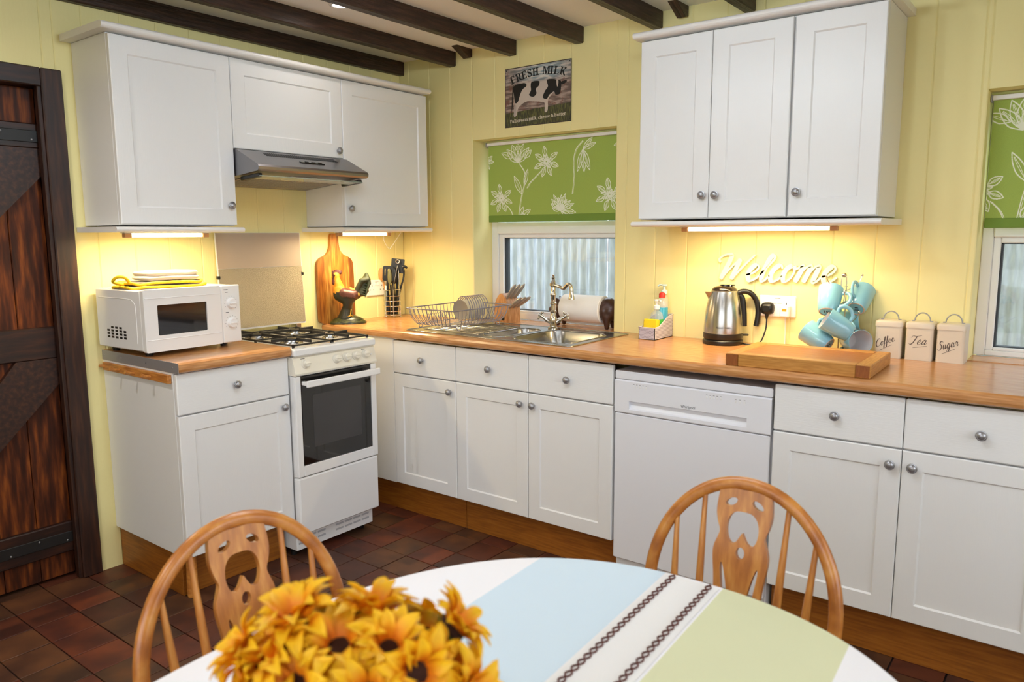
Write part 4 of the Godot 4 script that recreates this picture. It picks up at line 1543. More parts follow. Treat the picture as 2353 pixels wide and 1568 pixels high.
func dish_rack():
	var t = thing("dish_rack", "grey wire dish rack standing on the drainer", "dish rack", v3(0.72, 0.9192, 0.345))
	at(Vector3.ZERO)
	var y1 = 0.098
	var y0 = 0.022
	var R = [-0.155, -0.215, 0.155, 0.215]
	var Bq = [-0.118, -0.178, 0.118, 0.178]
	var s = st()
	var pts = []
	for p in rrect(R[0], R[1], R[2], R[3], 0.015, 4): pts.append(v3(p.x, y1, p.y))
	tube(s, pts, 0.0028, 8, true)
	part(t, "top_rim", s, M.grey_wire)
	s = st()
	pts = []
	for p in rrect(Bq[0], Bq[1], Bq[2], Bq[3], 0.015, 4): pts.append(v3(p.x, y0, p.y))
	tube(s, pts, 0.0022, 6, true)
	for k in 11:
		var z = Bq[1] + 0.03 + k * 0.0296
		tube(s, [v3(Bq[0], y0, z), v3(Bq[2], y0, z)], 0.0014, 6)
	part(t, "base_grid", s, M.grey_wire)
	s = st()
	for k in 15:
		var f = -0.93 + 1.86 * k / 14.0
		for sg in [-1, 1]:
			tube(s, smooth([v3(sg * 0.155, y1, f * 0.2), v3(sg * 0.147, 0.06, f * 0.19), v3(sg * 0.13, 0.03, f * 0.175), v3(sg * 0.118, y0, f * 0.17)], 4), 0.0017, 5)
	for k in 10:
		var f = -0.9 + 1.8 * k / 9.0
		for sg in [-1, 1]:
			tube(s, smooth([v3(f * 0.145, y1, sg * 0.215), v3(f * 0.135, 0.06, sg * 0.207), v3(f * 0.12, 0.03, sg * 0.19), v3(f * 0.112, y0, sg * 0.178)], 4), 0.0017, 5)
	part(t, "side_wires", s, M.grey_wire)
	s = st()
	for k in 9:
		var z = -0.205 + k * 0.0175
		var arc = []
		for i in 13:
			var a = PI * i / 12.0
			arc.append(v3(-0.035 + 0.052 * cos(a), y0 + 0.118 * pow(sin(a), 0.7), z))
		tube(s, arc, 0.0021, 6)
	for k in 10:
		var z = 0.02 + k * 0.015
		var arc = []
		for i in 9:
			var a = PI * i / 8.0
			arc.append(v3(-0.06 + 0.012 * cos(a), y0 + 0.05 * sin(a), z))
		tube(s, arc, 0.0013, 5)
	part(t, "plate_hoops", s, M.grey_wire)
	for e in [[-1, -1], [1, -1], [1, 1], [-1, 1]]:
		s = st()
		tube(s, smooth([v3(e[0] * 0.118, y0, e[1] * 0.13), v3(e[0] * 0.122, 0.006, e[1] * 0.135), v3(e[0] * 0.122, 0.0022, e[1] * 0.145), v3(e[0] * 0.122, 0.006, e[1] * 0.155), v3(e[0] * 0.118, y0, e[1] * 0.16)], 4), 0.0022, 6)
		part(t, "foot", s, M.grey_wire)
	# saucers standing between the hoops
	s = st()
	lathe(s, [Vector2(0, 0), Vector2(0.022, 0.0), Vector2(0.030, 0.002), Vector2(0.048, 0.009), Vector2(0.049, 0.0105), Vector2(0.030, 0.005), Vector2(0, 0.003)], Transform3D.IDENTITY, 28)
	var sm = mesh_of(s)
	for k in 6:
		var o = solo("saucer", ["cream saucer upright in the dish rack, nearest the room", "second cream saucer upright in the dish rack", "third cream saucer upright in the dish rack", "fourth cream saucer upright in the dish rack", "fifth cream saucer upright in the dish rack", "last cream saucer upright in the dish rack, nearest the window"][k], "saucer", sm, M.plate if k else M.plate_grey, "saucers in the dish rack")
		o.transform = Transform3D(Basis(v3(1, 0, 0), v3(0, 0, 1), v3(0, -1, 0)), v3(0.685, 0.9192 + 0.0245 + 0.050, 0.290 - k * 0.0245))

func knife_block():
	var t = thing("knife_block", "wooden knife block with a rounded back beside the window", "knife block", v3(0.742, 0.9102, -0.004))
	t.rotation_degrees.y = -7
	at(Vector3.ZERO)
	var s = st()
	# outline: rounded like a thumb, seen from its broad side
	var o = smooth([Vector2(-0.050, 0.0), Vector2(-0.052, 0.06), Vector2(-0.042, 0.11), Vector2(-0.012, 0.147), Vector2(0.012, 0.143), Vector2(0.034, 0.110), Vector2(0.048, 0.07), Vector2(0.050, 0.0)], 4)
	prism(s, [o], -0.044, 0.044, false)
	var b = part(t, "block", s, M.block_wood)
	s = st()
	lathe(s, [Vector2(0, 0.0448), Vector2(0.0115, 0.0448), Vector2(0.0125, 0.042)], Transform3D(Basis(v3(1, 0, 0), v3(0, 0, 1), v3(0, -1, 0)), v3(0.01, 0.022, 0)), 16)
	part(b, "finger_hole", s, M.black)
	var k = 0
	for row in 2:
		for i in 3:
			var base = v3(0.020 + row * 0.022, 0.120 - row * 0.042, -0.028 + i * 0.028)
			var q = thing("steak_knife", "steak knife with grey steel handle in the knife block, %s row, %s" % [["upper", "lower"][row], ["back", "middle", "front"][i]], "knife", t.position, "steak knives in the block")
			q.rotation = t.rotation
			var d = v3(0.66 + row * 0.15, 0.74 - row * 0.22, -0.05 + i * 0.05).normalized()
			s = st()
			tube(s, [base, base + d * 0.02, base + d * 0.055, base + d * 0.09, base + d * 0.108], [0.0075, 0.0095, 0.0125, 0.011, 0.003], 10, false, 0.75)
			part(q, "handle", s, M.knife_steel)
			s = st()
			tube(s, [base - d * 0.03, base + d * 0.003], 0.006, 6, false, 0.15)
			part(q, "blade", s, M.steel)

func kitchen_roll():
	# a dark pig that carries a paper roll
	var y = 0.9102
	var t = thing("pig_roll_holder", "dark brown pig-shaped kitchen roll holder in the window recess", "roll holder", v3(1.185, y, -0.045))
	at(Vector3.ZERO)
	var c = Color(0.055, 0.022, 0.014)
	var s = st()
	var rear = [[v3(0.128, 0.085, 0), v3(0.145, 0.085, 0), 0.052, 0.046, c], [v3(0.135, 0.11, 0.0), v3(0.15, 0.10, 0), 0.04, 0.036, c],
		[v3(0.14, 0.055, 0.028), v3(0.143, 0.008, 0.03), 0.02, 0.011, c], [v3(0.14, 0.055, -0.028), v3(0.143, 0.008, -0.03), 0.02, 0.011, c],
		[v3(0.188, 0.105, 0.0), v3(0.193, 0.095, 0.008), 0.005, 0.004, c], [v3(0.193, 0.095, 0.008), v3(0.186, 0.085, 0.004), 0.004, 0.003, c]]
	blob(s, rear, 0.005, 0.014, 0.0006)
	part(t, "rump", s, M.pig)
	s = st()
	var front = [[v3(-0.128, 0.085, 0), v3(-0.14, 0.085, 0), 0.05, 0.045, c], [v3(-0.15, 0.095, 0), v3(-0.178, 0.08, 0), 0.034, 0.02, c], [v3(-0.178, 0.08, 0), v3(-0.196, 0.076, 0), 0.015, 0.014, c],
		[v3(-0.15, 0.125, 0.02), v3(-0.162, 0.14, 0.026), 0.011, 0.005, c], [v3(-0.15, 0.125, -0.02), v3(-0.162, 0.14, -0.026), 0.011, 0.005, c],
		[v3(-0.135, 0.055, 0.026), v3(-0.138, 0.008, 0.028), 0.018, 0.011, c], [v3(-0.135, 0.055, -0.026), v3(-0.138, 0.008, -0.028), 0.018, 0.011, c]]
	blob(s, front, 0.005, 0.014, 0.0006)
	part(t, "head_and_chest", s, M.pig)
	s = st()
	tube(s, [v3(-0.13, 0.09, 0), v3(0.13, 0.09, 0)], 0.008, 10)
	part(t, "rod", s, M.bronze_pig)
	t = thing("kitchen_roll", "white kitchen paper roll carried by the dark pig", "paper roll", v3(1.185, y + 0.022, -0.045))
	s = st()
	X = Transform3D(Basis(v3(0, -1, 0), v3(1, 0, 0), v3(0, 0, 1)), v3(0, 0.068, 0))
	lathe(s, [Vector2(0.020, -0.112), Vector2(0.064, -0.112), Vector2(0.067, -0.109), Vector2(0.067, 0.109), Vector2(0.064, 0.112), Vector2(0.020, 0.112), Vector2(0.020, -0.112)], Transform3D.IDENTITY, 40)
	part(t, "paper", s, M.paper)
	s = st()
	lathe(s, [Vector2(0.0195, -0.1125), Vector2(0.0195, 0.1125), Vector2(0.017, 0.1125), Vector2(0.017, -0.1125), Vector2(0.0195, -0.1125)], Transform3D.IDENTITY, 24)
	part(t, "cardboard_core", s, M.spoon_wood)
	X = Transform3D.IDENTITY

# ------------------------------------------------------------------ windows, blinds, what lies outside
func window_unit(nm, x0, x1, y0, y1, gy0, gy1, gx):
	var w = struct_node(nm)
	X = Transform3D.IDENTITY
	var za = -0.215
	var zb = -0.14
	var f = gx - x0
	for b in [[v3(x0, y0, za), v3(x0 + f * 0.6, y1, zb)], [v3(x1 - f * 0.6, y0, za), v3(x1, y1, zb)], [v3(x0 + f * 0.6, y0, za), v3(x1 - f * 0.6, gy0 - 0.012, zb)], [v3(x0 + f * 0.6, y1 - 0.06, za), v3(x1 - f * 0.6, y1, zb)]]:
		var s = st()
		box(s, b[0], b[1], 0.003)
		part(w, "frame", s, M.upvc)
	var s = st()
	box(s, v3(x0 + f * 0.6, gy1 + 0.02, za), v3(x1 - f * 0.6, gy1 + 0.082, zb + 0.006), 0.004)
	part(w, "transom", s, M.upvc)
	# inner beads and gasket
	for b in [[v3(x0 + f * 0.6, gy0 - 0.012, za + 0.01), v3(gx, gy1 + 0.02, zb - 0.006)], [v3(2 * (x0 + x1) / 2 - gx, gy0 - 0.012, za + 0.01), v3(x1 - f * 0.6, gy1 + 0.02, zb - 0.006)], [v3(gx, gy0 - 0.012, za + 0.01), v3(x0 + x1 - gx, gy0, zb - 0.004)], [v3(gx, gy1, za + 0.01), v3(x0 + x1 - gx, gy1 + 0.02, zb - 0.004)]]:
		s = st()
		box(s, b[0], b[1], 0.003)
		part(w, "bead", s, M.upvc)
	for b in [[v3(gx, gy0, za + 0.02), v3(gx + 0.007, gy1, zb - 0.02)], [v3(x0 + x1 - gx - 0.007, gy0, za + 0.02), v3(x0 + x1 - gx, gy1, zb - 0.02)], [v3(gx, gy0, za + 0.02), v3(x0 + x1 - gx, gy0 + 0.004, zb - 0.02)], [v3(gx, gy1 - 0.004, za + 0.02), v3(x0 + x1 - gx, gy1, zb - 0.02)]]:
		s = st()
		box(s, b[0], b[1])
		part(w, "gasket", s, M.black_gasket)
	s = st()
	box(s, v3(gx + 0.004, gy0 + 0.002, za + 0.035), v3(x0 + x1 - gx - 0.004, gy1 - 0.002, za + 0.039))
	part(w, "pane", s, M.pane)
	s = st()
	box(s, v3(x0 + f * 0.6, gy1 + 0.082, za + 0.035), v3(x1 - f * 0.6, y1 - 0.06, za + 0.039))
	part(w, "pane", s, M.pane)

func unseen_window(nm, o, along_x):
	# windows out of view, added to brighten the room: frame, mullions, glass
	var w = struct_node(nm)
	var b = Basis.IDENTITY if along_x else Basis(v3(0, 0, -1), v3(0, 1, 0), v3(1, 0, 0))
	X = Transform3D(b, Vector3.ZERO)
	var n0 = o[4] + 0.10
	for e in [[o[0], o[0] + 0.06, o[2], o[3]], [o[1] - 0.06, o[1], o[2], o[3]], [o[0], o[1], o[2], o[2] + 0.06], [o[0], o[1], o[3] - 0.06, o[3]], [(o[0] + o[1]) / 2 - 0.03, (o[0] + o[1]) / 2 + 0.03, o[2], o[3]]]:
		var s = st()
		box(s, v3(e[0], e[2], n0), v3(e[1], e[3], n0 + 0.06), 0.003)
		part(w, "frame", s, M.upvc)
	var s = st()
	box(s, v3(o[0] + 0.05, o[2] + 0.05, n0 + 0.028), v3(o[1] - 0.05, o[3] - 0.05, n0 + 0.032))
	part(w, "pane", s, M.pane)
	X = Transform3D.IDENTITY

func windows_and_blinds():
	window_unit("window_1", 0.5305, 1.3795, 0.9105, 1.8415, 0.958, 1.342, 0.606)
	window_unit("window_2", 2.8085, 3.6595, 0.9135, 1.8375, 0.945, 1.322, 2.868)
	unseen_window("window_3", [1.5, 4.3, 0.8, 2.1, RZ], true)
	unseen_window("window_4", [-3.3, -0.9, 0.8, 2.1, RX], false)
	# ---- blinds
	var img = blind_print()
	M.blind = StandardMaterial3D.new()
	M.blind.albedo_texture = ImageTexture.create_from_image(img)
	M.blind.roughness = 0.85
	M.blind.backlight_enabled = true
	M.blind.backlight = Color(0.42, 0.42, 0.36)
	mat("blind_hem", "#75923a", 0.85)
	roller_blind("green roller blind printed with white flowers, over the sink window", 0.566, 1.372, 1.424, 1.832, -0.075, 0.0)
	roller_blind("green roller blind printed with white flowers, at the right picture edge", 2.818, 3.65, 1.375, 1.826, -0.075, 0.13)
	# ---- metal sheets outside
	var k = 0
	var x = -3.2
	while x < 6.0:
		var s = st()
		s.set_smooth_group(1)
		X = Transform3D(Basis.from_euler(Vector3.ZERO), v3(x, -0.4, -1.50 + 0.012 * (k % 2)))
		var n = 96
		var wv = 0.915
		for i in n:
			var a = wv * i / n
			var b = wv * (i + 1) / n
			var za = 0.010 * sin(TAU * a / 0.076)
			var zb = 0.010 * sin(TAU * b / 0.076)
			quad(s, v3(a, 0, za), v3(b, 0, zb), v3(b, 2.55, zb), v3(a, 2.55, za))
			quad(s, v3(b, 0, zb - 0.0012), v3(a, 0, za - 0.0012), v3(a, 2.55, za - 0.0012), v3(b, 2.55, zb - 0.0012))
		X = Transform3D.IDENTITY
		s.set_smooth_group(-1)
		solo("corrugated_sheet", ["weathered corrugated metal sheet outside, far left", "weathered corrugated metal sheet outside, second from far left", "weathered corrugated metal sheet outside, third from far left", "pale corrugated metal sheet outside, left part of the sink window", "pale corrugated metal sheet outside, behind the tap", "pale corrugated metal sheet outside, right part of the sink window", "corrugated metal sheet outside, hidden between the two windows", "corrugated metal sheet outside the right window", "corrugated metal sheet outside, right of the right window", "corrugated metal sheet outside, second from far right", "corrugated metal sheet outside, far right"][mini(k, 10)], "metal sheet", s, M.outside_metal, "corrugated sheets outside")
		x += 0.9155
		k += 1
	var s = st()
	box(s, v3(-40, -0.6, -40), v3(40, -0.41, 40))
	struct("ground", s, M.ground)

func roller_blind(label, x0, x1, y0, y1, z, shift):
	var t = thing("roller_blind", label, "blind", v3((x0 + x1) / 2, y0, z), "flowered roller blinds")
	X = Transform3D.IDENTITY
	var s = st()
	s.set_smooth_group(1)
	var h = 0.034
	var n = 12
	for side in [0.0, -0.0008]:
		for i in n:
			var a = lerpf(x0, x1, float(i) / n)
			var b = lerpf(x0, x1, float(i + 1) / n)
			var u0 = float(i) / n + shift
			var u1 = float(i + 1) / n + shift
			var A = [[a, y0 + h, u0, 0.92], [b, y0 + h, u1, 0.92], [b, y1 - 0.012, u1, 0.0], [a, y1 - 0.012, u0, 0.0]]
			for q in ([0, 2, 1, 0, 3, 2] if side == 0.0 else [0, 1, 2, 0, 2, 3]):
				s.set_uv(Vector2(A[q][2], A[q][3]))
				s.add_vertex(v3(A[q][0], A[q][1], z + side))
	obj(t, "fabric", s, M.blind)
	s = st()
	s.set_smooth_group(-1)
	box(s, v3(x0, y0, z - 0.005), v3(x1, y0 + h, z + 0.003), 0.002)
	obj(t, "hem", s, M.blind_hem, "darker green hem pocket")
	s = st()
	box(s, v3(x0 - 0.004, y1 - 0.016, z - 0.016), v3(x1 + 0.004, y1, z + 0.014), 0.002)
	obj(t, "head_rail", s, M.white)
	s = st()
	box(s, v3(x0 - 0.008, y1 - 0.022, z - 0.016), v3(x0 - 0.004, y1 + 0.002, z + 0.016), 0.001)
	obj(t, "end_bracket", s, M.alu)
	s = st()
	box(s, v3((x0 + x1) / 2 + 0.02, y0 - 0.008, z - 0.001), v3((x0 + x1) / 2 + 0.04, y0 + 0.001, z + 0.002), 0.001)
	obj(t, "pull_tab", s, M.pump_white)

func stroke(img, pts, w, c):
	for i in pts.size() - 1:
		var n = maxi(1, int(pts[i].distance_to(pts[i + 1]) / 0.8))
		for k in n:
			var p = pts[i].lerp(pts[i + 1], float(k) / n)
			var ww = maxi(1, int(round(w)))
			img.fill_rect(Rect2i(int(p.x - w / 2.0), int(p.y - w / 2.0), ww, ww), c)

func petal_line(img, c, ang, ln, wd, col, veins = 2):
	var d = Vector2(cos(ang), sin(ang))
	var e = Vector2(-d.y, d.x)
	for sg in [-1.0, 1.0]:
		stroke(img, smooth([c, c + d * ln * 0.35 + e * wd * sg, c + d * ln * 0.7 + e * wd * 0.8 * sg, c + d * ln], 8), 3.6, col)
	for v in veins:
		var o = (float(v) + 1.0) / (veins + 1.0) * 2.0 - 1.0
		stroke(img, smooth([c + d * ln * 0.1, c + d * ln * 0.5 + e * wd * 0.55 * o, c + d * ln * 0.85 + e * wd * 0.2 * o], 6), 2.4, col)

func blind_print():
	var W = 1024
	var H = 512
	var img = Image.create(W, H, false, Image.FORMAT_RGB8)
	img.fill(Color("#9cb355"))
	var nz = FastNoiseLite.new()
	nz.seed = 9
	nz.frequency = 0.35
	for y in H:
		for x in range(0, W, 2):
			var v = 1.0 + nz.get_noise_2d(x * 0.4, y * 2.0) * 0.05
			var c = Color(0.655 * v, 0.745 * v, 0.36 * v)
			img.set_pixel(x, y, c)
			img.set_pixel(x + 1, y, c)
	var w = Color("#f3f7e4")
	var Z = func(x, y): return Vector2((x - 135.0) / 1005.0 * W, clampf((y - (805.0 - 93.0 * (x - 135.0) / 1005.0)) / (600.0 + 73.0 * (x - 135.0) / 1005.0), 0, 1) * H / 0.92)
	var curve = func(l):
		var p = []
		for q in l: p.append(Z.call(q[0], q[1]))
		stroke(img, smooth(p, 10), 4.4, w)
		var p2 = []
		for q in p: p2.append(q + Vector2(6, 2))
		stroke(img, smooth(p2, 10), 2.0, w)
	curve.call([[385, 930], [430, 1000], [425, 1080], [405, 1160], [390, 1240], [370, 1400]])
	curve.call([[560, 980], [510, 1030], [470, 1070], [447, 1108]])
	curve.call([[860, 765], [812, 830], [795, 920], [800, 1020], [788, 1148]])
	curve.call([[282, 1235], [320, 1280], [340, 1340], [352, 1400]])
	curve.call([[690, 1298], [668, 1340], [655, 1400]])
	curve.call([[1090, 1205], [1120, 1225], [1138, 1260]])
	# big lily
	for a in [-2.35, -1.95, -1.57, -1.2, -0.8]: petal_line(img, Z.call(375, 925), a, 128, 24, w, 3)
	petal_line(img, Z.call(330, 890), -2.75, 95, 18, w, 2)
	petal_line(img, Z.call(430, 890), -0.75, 70, 16, w, 2)
	# leaves
	petal_line(img, Z.call(405, 1150), -2.05, 135, 18, w, 2)
	petal_line(img, Z.call(425, 1090), -1.3, 110, 14, w, 2)
	petal_line(img, Z.call(395, 1320), -0.55, 95, 16, w, 2)
	petal_line(img, Z.call(395, 1310), -1.2, 62, 12, w, 1)
	petal_line(img, Z.call(405, 1290), 0.9, 62, 12, w, 1)
	# pompon flowers
	for f in [[595, 915, 1.0], [238, 1185, 0.95], [1050, 1150, 1.05]]:
		var c = Z.call(f[0], f[1])
		for k in 14: petal_line(img, c + Vector2.from_angle(k * 2.4) * 6.0, k * 2.4, (26 + (k % 5) * 7) * f[2], 7, w, 1)
		for k in 7:
			var a = [0.35, 1.15, 1.9, 2.75, -2.6, -1.75, -0.55][k]
			petal_line(img, c + Vector2.from_angle(a) * 34.0, a, 66 * f[2], 15, w, 3)
	# open flower
	var c = Z.call(700, 1265)
	for k in 9: petal_line(img, c, -2.6 + k * 0.28, 82 + (k % 3) * 14, 13, w, 2)
	petal_line(img, c, 0.15, 118, 18, w, 3)
	petal_line(img, c, 0.5, 112, 16, w, 3)
	petal_line(img, c, -2.95, 60, 13, w, 2)
	# drooping flower
	c = Z.call(862, 825)
	for a in [1.85, 1.2, 1.5]: petal_line(img, c, a, 140, 17, w, 3)
	for a in [-0.35, -0.8]: petal_line(img, c, a, 95, 13, w, 2)
	# pieces cut by the edges
	for a in [2.3, 1.75, 2.9]: petal_line(img, Z.call(1150, 770), a, 80, 14, w, 2)
	for a in [-0.7, 0.1, 1.2]: petal_line(img, Z.call(125, 920), a, 55, 12, w, 2)
	return img

# ------------------------------------------------------------------ things on the left part of the counter
func double_socket(label, p, b, nm):
	var t = thing(nm, label, "socket", p, "white double wall sockets")
	t.basis = b
	at(Vector3.ZERO)
	var s = st()
	box(s, v3(-0.0735, -0.043, 0), v3(0.0735, 0.043, 0.009), 0.003)
	var f = part(t, "face_plate", s, M.socket)
	for sg in [-1, 1]:
		for h in [[0, 0.012, 0.002, 0.004], [-0.011, -0.010, 0.003, 0.002], [0.011, -0.010, 0.003, 0.002]]:
			s = st()
			box(s, v3(sg * 0.036 + h[0] - h[2], h[1] - h[3], 0.0085), v3(sg * 0.036 + h[0] + h[2], h[1] + h[3], 0.0094))
			part(f, "pin_hole", s, M.ink)
		s = st()
		box(s, v3(sg * 0.011 - 0.007, 0.012, 0.0085), v3(sg * 0.011 + 0.007, 0.03, 0.0115), 0.001)
		part(f, "rocker_switch", s, M.socket)
	s = st()
	box(s, v3(-0.012, 0.0315, 0.0088), v3(0.012, 0.033, 0.0096))
	part(f, "print_mark", s, M.ink)
	return t

func left_counter_things():
	double_socket("white double wall socket behind the wire utensil pot", v3(0.0122, 1.073, 0.235), side_left(), "wall_socket")
	# ---- paddle shaped serving board
	var t = thing("serving_board", "large striped wooden paddle board leaning on the wall behind the rooster", "serving board", v3(0.030, 0.9105, 0.525))
	t.basis = Basis(v3(0, 0, -1), v3(0, 1, 0), v3(1, 0, 0)) * Basis(v3(1, 0, 0), -0.022)
	at(Vector3.ZERO)
	var half = [Vector2(0.085, 0.0), Vector2(0.108, 0.008), Vector2(0.116, 0.03), Vector2(0.117, 0.15), Vector2(0.117, 0.28), Vector2(0.111, 0.315), Vector2(0.09, 0.335), Vector2(0.055, 0.35), Vector2(0.034, 0.375), Vector2(0.026, 0.41), Vector2(0.025, 0.44), Vector2(0.018, 0.458)]
	var h2 = smooth(half, 4)
	var o = PackedVector2Array()
	for p in h2: o.append(p)
	for i in range(h2.size() - 1, -1, -1): o.append(Vector2(-h2[i].x, h2[i].y))
	var cuts = [-0.12, -0.075, -0.028, 0.012, 0.055, 0.085, 0.12]
	for i in 6:
		var strip = PackedVector2Array([Vector2(cuts[i], -0.1), Vector2(cuts[i + 1], -0.1), Vector2(cuts[i + 1], 0.6), Vector2(cuts[i], 0.6)])
		for q in Geometry2D.intersect_polygons(o, strip):
			var s = st()
			prism(s, [q], -0.009, 0.009)
			part(t, "stave", s, M["acacia_%d" % [1, 0, 2, 4, 0, 3][i]])
	rooster()
	utensils()

func rooster():
	var t = thing("rooster_figurine", "painted rooster figurine with orange neck and dark green tail on a mossy base", "figurine", v3(0.122, 0.9102, 0.530))
	t.rotation_degrees.y = 52
	at(Vector3.ZERO)
	var org = Color(0.92, 0.34, 0.02)
	var yel = Color(0.95, 0.50, 0.04)
	var red = Color(0.10, 0.012, 0.010)
	var drk = Color(0.014, 0.016, 0.009)
	var grn = Color(0.020, 0.034, 0.014)
	var brn = Color(0.11, 0.028, 0.018)
	var mos = Color(0.045, 0.05, 0.009)
	var P = []
	# neck and chest, head, beak
	P.append([v3(-0.052, 0.243, 0), v3(-0.046, 0.205, 0), 0.014, 0.021, org])
	P.append([v3(-0.046, 0.205, 0), v3(-0.038, 0.17, 0), 0.021, 0.033, org])
	P.append([v3(-0.054, 0.247, 0), v3(-0.056, 0.243, 0), 0.0155, 0.013, yel])
	P.append([v3(-0.066, 0.242, 0), v3(-0.079, 0.236, 0), 0.006, 0.002, yel])
	P.append([v3(-0.061, 0.246, 0.0), v3(-0.061, 0.236, 0.0), 0.0125, 0.0105, red])
	for k in 5: P.append([v3(-0.066 + k * 0.0085, 0.259, 0), v3(-0.070 + k * 0.011, 0.275 - absf(k - 2) * 0.003, 0), 0.0075, 0.0045, red])
	P.append([v3(-0.066, 0.228, 0.004), v3(-0.067, 0.208, 0.005), 0.007, 0.008, red])
	P.append([v3(-0.066, 0.228, -0.004), v3(-0.067, 0.212, -0.005), 0.007, 0.008, red])
	# body
	P.append([v3(-0.035, 0.150, 0), v3(0.0, 0.135, 0), 0.036, 0.042, drk])
	P.append([v3(0.0, 0.14, 0), v3(0.045, 0.150, 0), 0.040, 0.026, drk])
	P.append([v3(-0.02, 0.158, 0.018), v3(0.032, 0.150, 0.018), 0.028, 0.022, brn])
	P.append([v3(-0.02, 0.158, -0.018), v3(0.032, 0.150, -0.018), 0.028, 0.022, brn])
	for k in 5: P.append([v3(0.015 + k * 0.006, 0.180 - k * 0.003, 0.012), v3(0.026 + k * 0.007, 0.162 - k * 0.004, 0.026), 0.007, 0.005, yel])
	# tail plumes
	for k in 6:
		var z = (k - 2.5) * 0.009
		var h = 0.248 - absf(k - 2.0) * 0.007
		P.append([v3(0.042, 0.160, z * 0.6), v3(0.072, 0.200 + k * 0.004, z), 0.013, 0.012, grn])
		P.append([v3(0.072, 0.200 + k * 0.004, z), v3(0.096 + k * 0.0015, h, z), 0.012, 0.0095, grn])
		P.append([v3(0.096 + k * 0.0015, h, z), v3(0.111, h - 0.022, z), 0.0095, 0.0075, grn])
		P.append([v3(0.111, h - 0.022, z), v3(0.106 - k * 0.004, 0.165 - k * 0.006, z * 1.4), 0.0075, 0.003, grn])
	P.append([v3(0.055, 0.16, 0.0), v3(0.085, 0.15, 0.0), 0.024, 0.013, grn])
	P.append([v3(0.065, 0.18, 0.0), v3(0.092, 0.215, 0.0), 0.020, 0.016, grn])
	P.append([v3(0.085, 0.19, 0.0), v3(0.100, 0.165, 0.0), 0.015, 0.009, grn])
	for k in 6:
		P.append([v3(0.06 + k * 0.004, 0.155 + k * 0.012, 0.017), v3(0.088 + k * 0.003, 0.145 + k * 0.013, 0.021), 0.0065, 0.003, grn])
		P.append([v3(-0.02 + k * 0.009, 0.165 - k * 0.002, 0.040), v3(-0.012 + k * 0.010, 0.142 - k * 0.002, 0.043), 0.0055, 0.003, brn])
		P.append([v3(-0.062 + k * 0.009, 0.186 - absf(k - 2.5) * 0.003, 0.026 - absf(k - 3) * 0.003), v3(-0.060 + k * 0.010, 0.158, 0.032 - absf(k - 3) * 0.003), 0.006, 0.003, org])
	# thighs, column, base
	P.append([v3(0.0, 0.11, 0.012), v3(-0.006, 0.07, 0.008), 0.026, 0.017, drk])
	P.append([v3(0.0, 0.11, -0.012), v3(0.006, 0.07, -0.008), 0.026, 0.017, drk])
	P.append([v3(-0.005, 0.075, 0), v3(-0.012, 0.03, 0), 0.026, 0.040, drk])
	var s = st()
	blob(s, P, 0.0036, 0.0055)
	part(t, "bird", s, M.rooster)
	s = st()
	var rings = []
	for e in [[1.0, 0.0], [1.02, 0.006], [0.97, 0.013], [0.90, 0.016], [0.86, 0.022], [0.70, 0.030], [0.45, 0.040], [0.2, 0.046]]:
		var ring = []
		for k in 40:
			var a = TAU * k / 40
			var w = 1.0 + 0.03 * sin(a * 7.0 + e[1] * 300.0)
			ring.append(v3(cos(a) * 0.090 * e[0] * w, e[1], -sin(a) * 0.050 * e[0] * w))
		rings.append(ring)
	loft(s, rings)
	part(t, "mossy_base", s, M.moss)
	s = st()
	for sg in [-1, 1]:
		var c = v3(0.008 + sg * 0.002, 0.044, 0.016 * sg + 0.014)
		tube(s, [c + v3(0.006, 0.034, -0.006), c], 0.0032, 6)
		for a in [-2.6, -1.9, -3.3, 0.4]: tube(s, [c, c + v3(cos(a) * 0.016, -0.004, -sin(a) * 0.012)], [0.0028, 0.0016], 6)
	part(t, "yellow_feet", s, M.claw)

